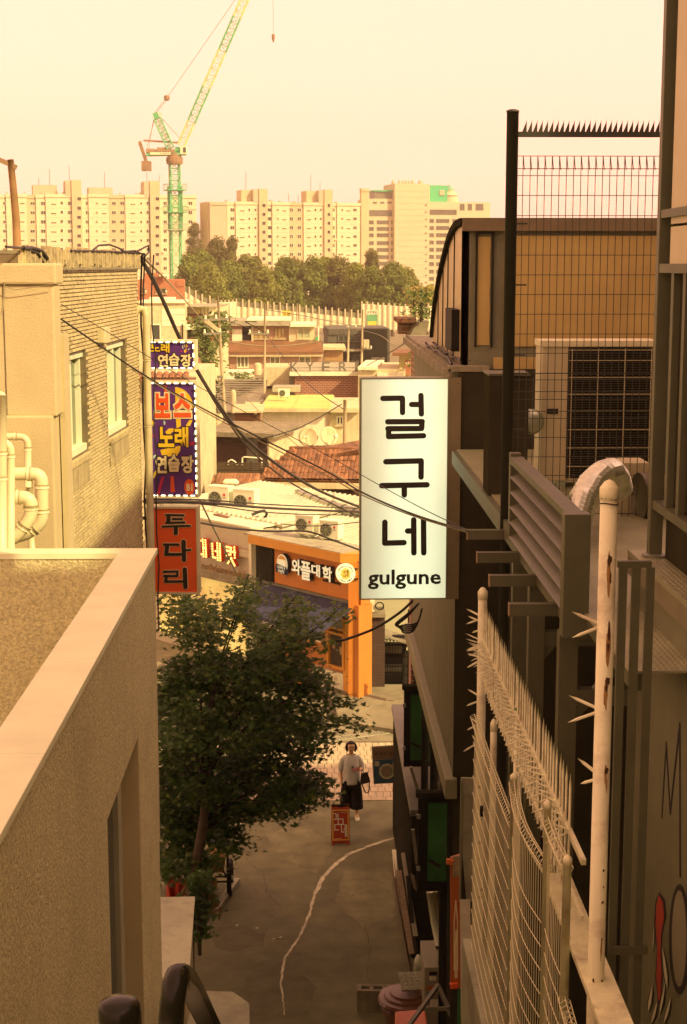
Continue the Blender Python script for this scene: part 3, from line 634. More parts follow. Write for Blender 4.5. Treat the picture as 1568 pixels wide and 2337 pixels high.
# H2 ramshackle house with veranda left of the big pole
W2 = HW(430, 104, -4); t = house('veranda_house', 'ramshackle house with terracotta eave and veranda curtains left of the leaning pole', W2, 's8', 560, 700)
B(W2, 'wall', 's8', 225, 240, 880, 900, -6, 0, m_cream, t, 0); B(W2, 'flat_roof', 's8', 215, 222, 890, 248, -6.3, .8, m_conc, t)
for x0, x1, m in ((430,540,m_olive),(550,620,m_cream),(640,690,m_cream),(710,815,m_white)): B(W2, 'curtain', 's8', x0, 255, x1, 440, .02, .12, m, t)
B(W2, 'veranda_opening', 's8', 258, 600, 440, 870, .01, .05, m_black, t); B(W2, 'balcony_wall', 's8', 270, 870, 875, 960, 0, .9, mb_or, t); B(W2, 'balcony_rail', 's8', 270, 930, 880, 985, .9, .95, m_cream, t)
B(W2, 'shutter', 's8', 450, 650, 830, 860, .01, .06, m_cbrown, t); B(W2, 'crate', 's8', 640, 425, 870, 500, .02, .3, m_cbrown, t)
for i in range(9): B(W2, 'balcony_post', 's8', 500 + i*42, 990, 512 + i*42, 1190, .6, .68, m_cbrown, t)
eb = W2.mb(); e0 = hc(W2, 's8', 258, 430); e1 = hc(W2, 's8', 590, 560); n = 14
tp_ = MB(); 
for i in range(n):
    a = e0[0] + (e1[0]-e0[0])*i/n; b_ = e0[0] + (e1[0]-e0[0])*(i+.92)/n
    q = W2.mb(); q.hexa([(a, e1[1], 1.3), (b_, e1[1], 1.3), (b_, e0[1], .05), (a, e0[1], .05), (a, e1[1]+.09, 1.3), ((a+b_)/2+.05, e1[1]+.16, 1.3), ((a+b_)/2+.05, e0[1]+.16, .05), (a, e0[1]+.09, .05)]); q.build('roof_tile', m_terra, t)
aw = W2.mb(); a0 = hc(W2, 's8', 300, 600); a1 = hc(W2, 's8', 880, 600); aw.hexa([(a0[0], a0[1]-.3, 2.2), (a1[0], a0[1]-.35, 2.0), (a1[0], a0[1]+.3, .1), (a0[0], a0[1]+.3, .1), (a0[0], a0[1]-.25, 2.2), (a1[0], a0[1]-.3, 2.0), (a1[0], a0[1]+.36, .1), (a0[0], a0[1]+.36, .1)]); aw.build('awning', m_white, t)

# H3 two-storey house with brown roof skirt
W3 = HW(520, 120, 0); t = house('brown_roof_house', 'two-storey house with brown roof skirt and three curtained windows', W3, 'c5', 770, 640)
B(W3, 'wall', 'c5', 390, 530, 1155, 660, -8, 0, mb_tan, t, 0)
B(W3, 'upper_wall', 'c5', 420, 305, 892, 440, -7, -1.2, mb_tan, t); B(W3, 'upper_wall', 'c5', 892, 308, 1098, 440, -6, -1.0, m_cream, t)
B(W3, 'flat_roof', 'c5', 395, 262, 905, 302, -7.5, -.5, m_conc, t); B(W3, 'roof_coping', 'c5', 560, 250, 905, 264, -7.4, -.8, m_white, t); B(W3, 'flat_roof', 'c5', 900, 290, 1106, 310, -6.5, -.5, m_white, t)
b = W3.mb(); 
p0 = hc(W3, 'c5', 400, 428); p1 = hc(W3, 'c5', 1145, 428); p2 = hc(W3, 'c5', 1162, 512); p3 = hc(W3, 'c5', 384, 512)
b.hexa([(p3[0], p3[1], .55), (p2[0], p2[1], .55), (p1[0], p1[1], -1.25), (p0[0], p0[1], -1.25), (p3[0], p3[1]+.12, .55), (p2[0], p2[1]+.12, .55), (p1[0], p1[1]+.12, -1.25), (p0[0], p0[1]+.12, -1.25)]); b.build('roof', m_roofbr, t)
B(W3, 'ridge_edge', 'c5', 384, 505, 1162, 516, .5, .6, m_terra, t); B(W3, 'fascia', 'c5', 384, 516, 1158, 538, -.1, .5, m_cream, t)
for x0, x1 in ((485, 578), (745, 825), (972, 1068)): win(W3, 'c5', x0, 540, x1, 627, t, mull=2 if x0 == 485 else 1, gl=mat('curtained_glass', (.20, .19, .13), rough=.2, var=.4, scale=3))
B(W3, 'door', 'c5', 442, 332, 522, 426, -1.2, -1.05, m_white, t); B(W3, 'opening', 'c5', 525, 308, 600, 428, -1.2, -1.16, m_black, t)
for x0, x1 in ((612, 730), (775, 862)): win(W3, 'c5', x0, 320, x1, 405, t, m_cbrown, mat('yellow_curtain', (.5, .4, .2), var=.3), 2, o=-1.2)  # upper window panes take a plain yellow curtain colour
win(W3, 'c5', 958, 322, 1062, 406, t, m_cream, mat('green_blind', (.33, .36, .25), var=.2), 1, o=-1.0)
B(W3, 'porch_post', 'c5', 596, 300, 612, 428, -1.2, -1.0, m_cream, t); B(W3, 'downpipe', 'c5', 1122, 305, 1132, 420, -.9, -.8, m_pvc, t)
tag(B(W3, 'green_barrel', 'c5', 1103, 393, 1122, 416, -.9, -.5, mat('green_plastic', (.05, .4, .1)), None), 'small green plastic tub on the flat roof beside the brown roof', 'tub')

# H4 dark clad building right of it
W4 = HW(755, 128, 2); t = house('dark_house', 'dark clad building with railing balcony below the hoarding', W4, 'c6', 850, 500, 'building')
B(W4, 'wall', 'c6', 615, 328, 1105, 620, -9, -1, m_slate, t, 0); 
for i in range(9): B(W4, 'cladding_panel', 'c6', 620 + i*30, 330, 648 + i*30, 375, -1, -.9 + .01*(i % 2), m_slate, t)
B(W4, 'stair_block', 'c6', 888, 318, 1070, 620, -1, 1.2, mat('black_ribbed_cladding', (.035, .033, .03), var=.2), t, 0)
for i in range(12): B(W4, 'cladding_rib', 'c6', 893 + i*15, 322, 900 + i*15, 600, 1.2, 1.26, m_dark, t)
win(W4, 'c6', 695, 380, 880, 430, t, m_steel, mull=3, o=-1, sill=False); B(W4, 'balcony_slab', 'c6', 615, 482, 890, 498, -1, .6, m_conc, t)
for i in range(24): B(W4, 'rail_bar', 'c6', 618 + i*11.2, 432, 621 + i*11.2, 484, .52, .56, m_dark, t)
B(W4, 'hand_rail', 'c6', 615, 428, 888, 434, .5, .58, m_dark, t); B(W4, 'garage_shutter', 'c6', 945, 540, 1047, 610, 1.26, 1.3, m_steel, t); win(W4, 'c6', 810, 530, 880, 590, t, m_steel, o=-1, sill=False)
W4b = HW(728, 122, 0); t = house('tan_shed', 'tan sheet-clad shed right of the brown roof', W4b, 'c6', 655, 560, 'shed')
B(W4b, 'wall', 'c6', 582, 485, 730, 620, -5, 0, mat('tan_sheet', (.36, .22, .12), var=.15), t, 0); B(W4b, 'roof', 'c6', 575, 466, 750, 487, -5.2, .5, m_cream, t)

# KYERI building
W5 = HW(690, 86, 0); t = house('brick_building', 'brick building with white parapet carrying free-standing roof letters', W5, 'c5', 1180, 850, 'building')
B(W5, 'wall', 'c5', 940, 688, 1428, 900, -7, 0, mb_red, t, 0); B(W5, 'side_wall', 'c5', 1428, 688, 1445, 900, -7, .02, mb_tan, t, 0)  # paler brick strip paints the sunlit right face
B(W5, 'parapet', 'c5', 900, 660, 1450, 690, -8, .25, m_white, t); B(W5, 'roof', 'c5', 905, 655, 1447, 662, -7.8, .1, m_conc, t)
B(W5, 'annex', 'c5', 895, 690, 942, 800, -6, -.4, m_concd, t, 0)
lt = [(905, 968, 'K'), (1030, 1088, 'Y'), (1152, 1215, 'E'), (1285, 1352, 'R'), (1412, 1442, 'I')]
for x0, x1, ch in lt:
    r = rc(W5, 'c5', x0, 585, x1, 660); text('roof_letter', ch, r, m_steel, t, W5, -.06, .12, .01)
for y in (578, 630): B(W5, 'letter_rail', 'c5', 900, y-2, 1446, y+2, -.14, -.08, m_steel, t)
# white house right of the roof letters
W5b = HW(905, 84, -6); t = house('white_roof_house', 'white flat-roofed house with potted plants right of the roof letters', W5b, 'c6', 940, 660)
B(W5b, 'wall', 'c6', 850, 640, 1215, 760, -6, 0, m_cream, t, 0); B(W5b, 'parapet', 'c6', 848, 622, 1000, 645, -6.2, .2, m_white, t); B(W5b, 'planter', 'c6', 1000, 668, 1212, 700, -1.5, .3, m_white, t)
B(W5b, 'yellow_wall', 'c6', 1165, 535, 1282, 700, -4, -.6, mat('yellow_render', (.55, .46, .26), streak=.3), t, 0); B(W5b, 'door', 'c6', 1212, 575, 1256, 692, -.6, -.5, mb_or, t); B(W5b, 'lean_roof', 'c6', 1120, 510, 1290, 535, -4, .3, m_roofbr, t)
for x in (1222, 1240): B(W5b, 'door_pane', 'c6', x-5, 588, x+5, 604, -.5, -.48, m_white, t)

# H6 green-roofed white house
W6 = HW(600, 74, -2); t = house('green_roof_house', 'white house with yellow-green coated flat roof', W6, 'c5', 900, 1000)
B(W6, 'wall', 'c5', 692, 965, 1205, 1110, -7, 0, m_white, t, 0); B(W6, 'right_wall', 'c5', 1205, 970, 1450, 1280, -6, -.5, m_cream, t, 0)
B(W6, 'eave', 'c5', 662, 942, 1225, 968, -7.2, .5, m_cream, t); B(W6, 'eave', 'c5', 1225, 945, 1450, 978, -6, .1, m_cream, t)
b = W6.mb(); a0, a1 = hc(W6, 'c5', 662, 943), hc(W6, 'c5', 1225, 943); b.box(a0[0]+.05, a0[1]-.12, -7.1, a1[0]-.05, a0[1]+.05, .45); b.build('roof', m_greenroof, t)
B(W6, 'roof_shed', 'c5', 700, 862, 930, 905, -8, -6.5, m_conc, t); B(W6, 'downpipe', 'c5', 1198, 970, 1210, 1110, 0, .1, m_cbrown, t)
win(W6, 'c5', 1265, 1015, 1322, 1085, t, mull=1, o=-.5)
# H7 grey shingle roof, brown wall
W7 = HW(460, 80, 0); t = house('grey_roof_house', 'house with wide grey shingle roof and brown slatted wall', W7, 'c5', 540, 900)
b = W7.mb(); q0, q1, q2, q3 = hc(W7, 'c5', 395, 785), hc(W7, 'c5', 705, 795), hc(W7, 'c5', 690, 945), hc(W7, 'c5', 390, 985)
b.hexa([(q3[0]-1, q3[1], .6), (q2[0], q2[1], .6), (q1[0], q1[1], -5), (q0[0]-1, q0[1], -5), (q3[0]-1, q3[1]+.1, .6), (q2[0], q2[1]+.1, .6), (q1[0], q1[1]+.1, -5), (q0[0]-1, q0[1]+.1, -5)]); b.build('roof', m_roofgr, t)
nrow = 14
for i in range(nrow):
    f = i / nrow; z = q3[1] + (q0[1]-q3[1])*f; o = .6 - 5.6*f
    W7.mb().box(q3[0]-1, z+.1, o-.4, q2[0] + (q1[0]-q2[0])*f, z+.14, o+.02).build('shingle_course', m_roofgr, t)
B(W7, 'dormer', 'c5', 550, 905, 668, 935, -1.5, .2, m_cream, t); win(W7, 'c5', 556, 908, 662, 932, t, mull=1, o=.2, sill=False); B(W7, 'wall', 'c5', 385, 985, 475, 1100, -4, .2, m_concd, t, 0)
W7b = HW(530, 70, 0); t = house('slatted_shed', 'brown horizontal slatted shed left of the white wall', W7b, 'c5', 580, 1020, 'shed')
B(W7b, 'wall', 'c5', 470, 975, 672, 1095, -3, 0, m_cbrown, t, 0)
for i in range(9): B(W7b, 'slat', 'c5', 470, 978 + i*13, 672, 987 + i*13, 0, .05, mat('brown_slat', (.20, .10, .05), var=.2, objvar=.2), t)
B(W7b, 'roof', 'c5', 455, 962, 690, 975, -3.2, .4, m_cream, t); B(W7b, 'lamp', 'c5', 625, 975, 645, 990, .05, .2, m_white, t)

# H8 concrete-roofed hut with satellite dishes
W8 = HW(470, 57, -16); W8r = None
t = house('concrete_roof_hut', 'hut with thick stained concrete roof slab, dark brick front and beige side', W8, 'c5', 560, 1300)
g = lambda x, y, o=0: W8.P(*hc(W8, 'c5', x, y), o)
A_, B_, C_ = hc(W8, 'c5', 318, 1180), hc(W8, 'c5', 725, 1200), 0
zr = W8.hit(*cp('c5', 600, 1165))[1]; dep = 3.2
W8.mb().box(A_[0], 0, -dep, B_[0], zr, 0).build('wall', mb_dk, t)
W8.mb().box(B_[0]+.002, 0, -dep+.02, B_[0]+.06, zr, 0).build('side_wall', m_cream, t)
W8.mb().box(A_[0]-.6, zr, -dep-.4, B_[0]+.4, zr+.17, .5).build('roof_slab', m_concd, t)
r = rc(W8, 'c5', 565, 1190, 652, 1415); W8.box('door', (r[0], 0, r[2], r[3]), 0, .05, m_steel, t); r = rc(W8, 'c5', 652, 1200, 726, 1415); W8.box('pier', (r[0], 0, r[2]-.01, zr), 0, .03, mb_dk, t)
# terrace fence of dark boards in front, white rail hoops
WF = HW(455, 52, -8); t = house('board_fence', 'dark wooden board fence below the concrete-roofed hut', WF, 'c5', 400, 1430, 'fence')
for i in range(6): B(WF, 'board', 'c5', 150, 1372 + i*17, 740, 1386 + i*17, 0, .03, mat('dark_board', (.07, .045, .03), var=.25, objvar=.3), t)
for x in (200, 330, 460, 590, 720): B(WF, 'post', 'c5', x, 1366, x+10, 1490, -.06, 0, m_dark, t)
for k_, pts in enumerate((((418,1390),(420,1360),(445,1350),(470,1365),(490,1392)), ((528,1400),(530,1335),(545,1328),(670,1338),(682,1345),(682,1412)))):
    W_ = HW(470, 53.2 + k_*.2, 0); b = MB(); b.tube([W_.P(*hc(W_, 'c5', *p)) for p in pts], .03, 6); tag(b.build('white_rail', m_pvc, smooth=True), ['small curved white pipe rail beside the dark hut', 'square white pipe hand rail before the hut door'][k_], 'rail')
# satellite dishes
for k_, (x, y) in enumerate(((1047, 1170), (1212, 1165))):
    W_ = HW(690, 55.5, 0); u, z = hc(W_, 'c5', x, y); p = W_.P(u, z)
    t = thing('satellite_dish', ['left satellite dish on the mast by the beige hut wall', 'right satellite dish nearer the big white sign'][k_], 'satellite dish', p - Vector((0, 0, .9)), 'satellite dishes')
    Mx = Matrix.Translation(p) @ Matrix.Rotation(.5 if k_ else -.2, 4, 'Z') @ Matrix.Rotation(rad(72), 4, 'X'); d_ = MB(Mx)
    d_.lathe([(.02, -.09), (.18, -.075), (.30, -.035), (.36, 0), (.37, .005), (.30, -.02), (.18, -.06), (.02, -.075)], 20); d_.build('dish', m_cream, t, True)
    MB(Mx).tube([(0, -.34, .02), (0, -.12, .42)], .018, 5).build('feed_arm', m_white, t); MB(Mx).box(-.05, -.15, .38, .05, -.05, .5).build('feed_horn', m_white, t)
    MB().tube([p - Vector((0, -.05, .1)), p - Vector((0, -.1, .9))], .03, 6).build('mast', m_white, t)
W_ = HW(680, 54.5, 0); t = house('roof_railing', 'black iron railing frame under the satellite dishes', W_, 'c5', 1150, 1340, 'railing')
for x in (1047, 1078, 1115, 1172, 1250): B(W_, 'post', 'c5', x-4, 1235 if x > 1050 else 1240, x+4, 1375, 0, .05, m_dark, t)
for y in (1240, 1285): B(W_, 'rail', 'c5', 1047, y-3, 1255, y+3, .05, .09, m_dark, t)
MB().bar(W_.P(*hc(W_, 'c5', 1005, 1330)), W_.P(*hc(W_, 'c5', 1050, 1245)), .05).build('brace', m_dark, t)
B(W_, 'grey_parapet', 'c5', 1010, 1262, 1250, 1345, -.5, -.1, m_conc, t, 0)
# pink gable right of the railing
W9 = HW(825, 51, 6); t = house('pink_gable_house', 'pale pink gable with clay ridge left of the big sign', W9, 'c5', 1350, 1350)
b = W9.mb(); q = [hc(W9, 'c5', 1250, 1400), hc(W9, 'c5', 1250, 1320), hc(W9, 'c5', 1440, 1285), hc(W9, 'c5', 1500, 1275), hc(W9, 'c5', 1500, 1400)]
b.prism([(a, z) for a, z in q][::-1], -2, 0); b.build('wall', mat('pink_render', (.55, .40, .30), streak=.25), t)
for i in range(10):
    x = 1240 + i*24; y = 1318 - i*4.2; a = hc(W9, 'c5', x, y); MB(W9.M @ Matrix.Translation((a[0], a[1]-.02, -1)) @ Matrix.Rotation(.18, 4, 'Z')).box(0, -.06, -1.1, .36, .09, 1.15).build('ridge_tile', m_terra, t)
# ================================================================== nearer roofs and the two shops
def ac_unit(label, Wl, r, depth=.3, o=0, group='white air conditioners', par_cat='air conditioner', stand=True, logo=True):
    """outdoor unit on wall axes: rectangle r, front at o"""
    p = Wl.P((r[0]+r[2])/2, r[1], o); t = thing('air_conditioner', label, par_cat, p, group)
    w_, h_ = r[2]-r[0], r[3]-r[1]
    Wl.mb().box(r[0], r[1], o-depth, r[2], r[3], o).build('casing', m_pvc, t, bevel=.012)
    Wl.mb().box(r[0]-.01, r[3]-.025, o-depth-.01, r[2]+.01, r[3]+.008, o+.012).build('top_cover', m_pvc, t)
    R = min(w_*.30, h_*.42); c = (r[0]+w_*.36, (r[1]+r[3])/2)
    f = Wl.mb(); n = 20
    f.prism([(c[0]+R*math.cos(6.2832*i/n), c[1]+R*math.sin(6.2832*i/n)) for i in range(n)], o+.001, o+.008); fn = f.build('fan', m_dark, t)
    g = Wl.mb()
    for q in (.35, .6, .82, 1.0):
        for i in range(n):
            a0, a1 = 6.2832*i/n, 6.2832*(i+1)/n; g.bar((c[0]+R*q*math.cos(a0), c[1]+R*q*math.sin(a0), o+.02), (c[0]+R*q*math.cos(a1), c[1]+R*q*math.sin(a1), o+.02), .01)
    for i in range(8): a0 = 6.2832*i/8; g.bar((c[0], c[1], o+.016), (c[0]+R*math.cos(a0), c[1]+R*math.sin(a0), o+.016), .01)
    g.build('grille', m_galv, fn)
    if logo:
        u = r[0] + w_*.80; z = r[1] + h_*.68; q = w_*.06
        d = Wl.mb(); d.prism([(u+q*math.cos(6.2832*i/14), z+q*math.sin(6.2832*i/14)) for i in range(14)], o+.001, o+.006); d.build('logo', mat('logo_red', (.55, .04, .07), var=0), t)
        text('lettering', 'LG', (u-q, z-q*2.6, u+q, z-q*1.3), m_steel, t, Wl, o+.001, .004, .01)
    if stand:
        for x in (r[0]+w_*.15, r[2]-w_*.25): Wl.mb().box(x, r[1]-.07, o-depth, x+.06, r[1]-.001, o+.04).build('foot', m_galv, t)
    return t
# clay tile roof
W10 = HW(600, 50, -7); t = house('clay_roof_house', 'low house under a worn red clay tile roof', W10, 'c7', 1150, 250)
ea, eb_ = hc(W10, 'c7', 822, 190), hc(W10, 'c7', 1520, 262); ra, rb = hc(W10, 'c7', 985, 75), hc(W10, 'c7', 1520, 118)
z_e = ea[1]; nc, nr = 26, 5
tile = MB(); n = 5
for i in range(n):
    a0, a1 = math.pi*i/n, math.pi*(i+1)/n
    tile.add([(-.10*math.cos(a0), .075*math.sin(a0), 0), (-.10*math.cos(a1), .075*math.sin(a1), 0), (-.085*math.cos(a1), .06*math.sin(a1)+.01, -.42), (-.085*math.cos(a0), .06*math.sin(a0)+.01, -.42)], [(0, 1, 2, 3)])
tile.box(-.19, -.03, -.42, -.07, .0, 0)
tm = tile.mesh('roof_tile', m_terra); dz, do = .75, 2.0
for i in range(nc):
    for j in range(nr):
        u = ea[0] + .1 + i * (eb_[0]-ea[0]) / nc; f = j / nr
        if u < ea[0] + f*.9: continue
        M_ = W10.M @ Matrix.Translation((u + random.uniform(-.01, .01), z_e + .03 + dz*f, .35 - do*f)) @ Matrix.Rotation(rad(20) + random.uniform(-.03, .03), 4, 'X')
        link('roof_tile', tm, t, M_)
b = W10.mb(); b.hexa([(ea[0], z_e-.12, .3), (eb_[0], z_e-.12, .3), (eb_[0], z_e+dz-.1, -do+.2), (ea[0]+.9, z_e+dz-.1, -do+.2), (ea[0], z_e-.02, .3), (eb_[0], z_e-.02, .3), (eb_[0], z_e+dz, -do+.2), (ea[0]+.9, z_e+dz, -do+.2)]); b.build('roof', m_terra, t)
rt = MB().box(-.16, -.05, -.13, .16, .10, .13).mesh('ridge_tile', m_terra)
for i in range(20): link('ridge_tile', rt, t, W10.M @ Matrix.Translation((ea[0] + .85 + i*.3, z_e + dz + .03, -do+.3)) @ Matrix.Rotation(random.uniform(-.05, .05), 4, 'Z'))
for i in range(7): f = i/7; link('ridge_tile', rt, t, W10.M @ Matrix.Translation((ea[0] + .05 + f*.85, z_e + .05 + dz*f, .25 - do*f)) @ Matrix.Rotation(rad(40), 4, 'Z'))
W10.mb().box(ea[0]+.05, z_e-.24, .28, eb_[0], z_e-.06, .42).build('gutter', m_cream, t); W10.mb().box(ea[0]+.5, 0, -3, eb_[0], z_e-.13, -.2).build('wall', mb_dk, t)
u, z = hc(W10, 'c7', 908, 290); W10.mb().tube([(u, z_e-.2, .36), (u, 0.5, .3)], .035, 6).build('downpipe', m_white, t)
W11 = HW(560, 47.5, -5); t = house('clay_roof_shed', 'strip of old clay tiles with a plastic bag, behind the roof air conditioners', W11, 'c7', 640, 260, 'shed')
a0 = hc(W11, 'c7', 525, 238); a1 = hc(W11, 'c7', 800, 258)
for i in range(13):
    for j in range(2): link('roof_tile', tm, t, W11.M @ Matrix.Translation((a0[0] + i*(a1[0]-a0[0])/13, a0[1] + .14*j, .2 - .4*j)) @ Matrix.Rotation(rad(20), 4, 'X'))
W11.mb().box(a0[0]-.1, 0, -1.5, a1[0]+.1, a0[1]-.05, 0).build('wall', mb_dk, t)
bgm = MB(); 
for k_ in range(5): bgm.lathe([(.02, 0), (.12, .05), (.14, .12), (.06, .2), (.01, .22)], 8, W11.P(*hc(W11, 'c7', 590 + 14*k_, 212), .1) - Vector((0, 0, .1)))
tag(bgm.build('plastic_bag', m_white, smooth=True), 'crumpled white plastic bag lying on old clay tiles', 'bag')
# the white shop and the orange shop
m_sheetw = mat('white_sheet_roof', (0.50, 0.46, 0.40), rough=0.45, var=0.10, dirt=0.45, dscale=1.2)
m_orange = mat('orange_paint', (0.58, 0.20, 0.035), rough=0.5, var=0.06, scale=2, streak=0.08); m_orange2 = mat('amber_paint', (0.66, 0.29, 0.05), rough=0.5, var=0.05)
pL, pR = at(585, 1215, 39.75), at(796, 1259, 37.0); WS = Wall((pL.x, pL.y), (pR.x, pR.y))
t_or = thing('orange_shop', 'orange single-storey waffle shop with navy awning', 'shop', (pR.x, pR.y, 0)); t = t_or
uE_ = WS.hit(823, 1400)[0]; eE = WS.P(uE_, 0); WE = Wall((eE.x, eE.y), (eE.x + .12, eE.y + 2.0)); e0_ = WS.P(WS.L, 0, .28); WCh = Wall((e0_.x, e0_.y), (eE.x + .25, eE.y + .1))
zf = hc(WS, 'c7', 1395, 675)[1]; zb = hc(WS, 'c7', 1395, 735)[1]; zs_ = hc(WS, 'c7', 1380, 990)[1]
WS.mb().box(0, zb, -.3, WS.L, zf, .28).build('fascia', m_orange2, t); WCh.mb().box(.0, zb+.002, -.5, WCh.L, zf-.002, 0).build('fascia', m_orange2, t)
WS.mb().box(.72, zs_-.05, -.3, uE_, zb+.05, -.02).build('sign_wall', m_orange, t)
WS.mb().box(0, 0, -.3, .70, zb+.02, .02).build('pillar', m_dark, t)
WS.mb().box(.72, 0, -.4, uE_-.02, zs_-.06, -.1).build('wall', m_orange, t); WE.mb().box(0.03, 0, -.3, 1.2, zb, -.05).build('side_wall', m_orange, t)
# corrugated roof, ribs running back
def ribbed(Wl, name, u0, u1, z, o0, o1, dz, m, par, pitch=.21):
    b = Wl.mb(); n = int((u1-u0)/pitch)
    b.hexa([(u0, z-.06, o1), (u1, z-.06, o1), (u1, z-.06+dz, o0), (u0, z-.06+dz, o0), (u0, z, o1), (u1, z, o1), (u1, z+dz, o0), (u0, z+dz, o0)])
    for i in range(n):
        a = u0 + (i+.25)*pitch; b.hexa([(a, z, o1), (a+pitch*.5, z, o1), (a+pitch*.5, z+dz, o0), (a, z+dz, o0), (a+pitch*.12, z+.055, o1), (a+pitch*.38, z+.055, o1), (a+pitch*.38, z+dz+.055, o0), (a+pitch*.12, z+dz+.055, o0)])
    return b.build(name, m, par)
ribbed(WS, 'roof', -.2, WS.L+.9, zf-.02, -4.3, -.75, .35, m_sheetw, t); WS.mb().box(-.2, zf-.02, -.75, WS.L, zf+.02, .26).build('roof_ledge', m_conc, t)
# awning
aw = WS.mb(); za = hc(WS, 'c7', 1000, 915)[1]; m_navy = mat('navy_canvas', (0.035, 0.04, 0.10), rough=0.8, var=0.15)
aw.hexa([(.3, za-.55, 1.15), (WS.L+.25, za-.55, 1.15), (WS.L+.25, za-.05, .02), (.3, za-.05, .02), (.3, za-.53, 1.15), (WS.L+.25, za-.53, 1.15), (WS.L+.25, za, .02), (.3, za, .02)])
aw.box(.3, za-.75, 1.12, WS.L+.25, za-.53, 1.15); ao = aw.build('awning', m_navy, t)
WS.mb().box(.3, za-.76, 1.151, WS.L+.25, za-.72, 1.16).build('awning_trim', m_cream, ao); WS.mb().box(.3, za+.005, -.015, WS.L+.2, za+.07, .06).build('awning_rail', m_steel, t)
text('lettering', '와플대학 COFFEE & WAFFLE', (.8, za-.69, 2.6, za-.6), m_pvc, ao, WS, 1.152, .004)
# shop sign letters, built proud of the wall with dark sides
m_letter = mat('letter_white', (0.80, 0.74, 0.66), rough=0.4, var=0, emit=0.15); m_side = mat('letter_side', (0.04, 0.035, 0.03), var=0)
for ch, x0, y0, x1, y1 in (('와', 428, 345, 575, 600), ('플', 580, 385, 740, 690), ('대', 755, 430, 895, 632), ('학', 938, 465, 1090, 715)):
    a, b_ = hc(WS, 's3', x0, (y0+y1)/2), hc(WS, 's3', x1, (y0+y1)/2); zz0 = hc(WS, 's3', (x0+x1)/2, y1)[1]; zz1 = hc(WS, 's3', (x0+x1)/2, y0)[1]
    q = (a[0], zz0, b_[0], zz1); o = text('sign_letter', ch, q, m_side, t, WS, 0.0, .13, .035); text('letter_face', ch, q, m_letter, o, WS, .131, .012, .025)
text('small_lettering', 'waffle university', (hc(WS,'s3',875,690)[0], hc(WS,'s3',1020,765)[1], hc(WS,'s3',1170,760)[0], hc(WS,'s3',1020,700)[1]), m_side, t, WS, 0, .02, .01)
# waffle badge with ribbon
c = hc(WS, 's3', 265, 430); rx = abs(hc(WS, 's3', 350, 430)[0]-hc(WS, 's3', 180, 430)[0])/2; ry = abs(hc(WS,'s3',265,265)[1]-hc(WS,'s3',265,590)[1])/2
def ell(mb, c, rx, ry, z0, z1, n=24): mb.prism([(c[0]+rx*math.cos(6.2832*i/n), c[1]+ry*math.sin(6.2832*i/n)) for i in range(n)], z0, z1)
b = WS.mb(); ell(b, c, rx*1.06, ry*1.04, 0, .12); bd = b.build('badge', m_side, t)
b = WS.mb(); ell(b, c, rx*1.02, ry*1.0, .121, .13); b.build('badge_rim', m_letter, bd)
b = WS.mb(); ell(b, c, rx*.9, ry*.9, .131, .137); b.build('badge_waffle', mat('waffle_gold', (.72, .40, .12), var=.1), bd)
b = WS.mb()
for i in range(-3, 4):
    for s in (1, -1):
        h_ = math.sqrt(max(0, 1-(i/4.2)**2)) * .75
        b.bar((c[0] + rx*(.22*i - .5*h_*.9), c[1] + ry*.12 + s*ry*(-.5*h_), .141 + .001*s), (c[0] + rx*(.22*i + .5*h_*.9), c[1] + ry*.12 + s*ry*(.5*h_), .141 + .001*s), .018, .006)
b.build('badge_grid', m_letter, bd)
b = WS.mb(); y0 = c[1] - ry*.55
b.prism([(c[0]-rx*1.25, y0-.10), (c[0]-rx*.9, y0-.02), (c[0]-rx*.9, y0+.12), (c[0]-rx*1.25, y0+.04), (c[0]-rx*1.1, y0-.03)], .14, .15); b.prism([(c[0]+rx*1.25, y0-.16), (c[0]+rx*.9, y0-.08), (c[0]+rx*.9, y0+.06), (c[0]+rx*1.25, y0-.02), (c[0]+rx*1.1, y0-.09)], .14, .15)
b.prism([(c[0]-rx*.95, y0-.07), (c[0]+rx*.95, y0-.11), (c[0]+rx*.95, y0+.09), (c[0]-rx*.95, y0+.14)], .151, .16); b.build('badge_ribbon', mat('ribbon_navy', (.03, .035, .09), var=0), bd)
text('badge_lettering', 'COFFEE &', (c[0]-rx*.75, y0+.025, c[0]+rx*.75, y0+.10), m_letter, bd, WS, .161, .004); text('badge_lettering', 'WAFFLE', (c[0]-rx*.6, y0-.075, c[0]+rx*.6, y0+.0), m_letter, bd, WS, .161, .004)
# round projecting sign
WD = Wall((pR.x - 1, 36.55), (pR.x + 1, 36.65)); c = hc(WD, 's3', 1250, 597); rr = abs(hc(WD,'s3',1412,597)[0]-hc(WD,'s3',1090,597)[0])/2
t2 = thing('round_sign', 'round white projecting sign of the waffle shop with yellow centre', 'sign', WD.P(c[0], c[1]-rr))
m_rs = mat('round_sign_white', (.82, .76, .62), rough=.4, var=0, emit=.18)
b = WD.mb(); ell(b, c, rr, rr, -.14, 0, 32); b.build('drum', m_rs, t2); 
b = WD.mb(); ell(b, c, rr*.965, rr*.965, .001, .006, 32); b.build('rim', m_rs, t2)
b = WD.mb(); b.prism([(c[0]+rr*(.50+.05*math.sin(8*6.2832*i/48))*math.cos(6.2832*i/48), c[1]+rr*(.58+.05*math.sin(8*6.2832*i/48))*math.sin(6.2832*i/48)) for i in range(48)], .007, .012); b.build('yellow_centre', mat('sign_yellow', (.78, .50, .10), var=0, emit=.1), t2)
for ch, x, y in (('와', -.24, .02), ('플', .08, .05), ('대', -.24, -.40), ('학', .08, -.36)): text('lettering', ch, (c[0]+rr*x, c[1]+rr*y, c[0]+rr*(x+.26), c[1]+rr*(y+.36)), m_side, t2, WD, .013, .004, .005)
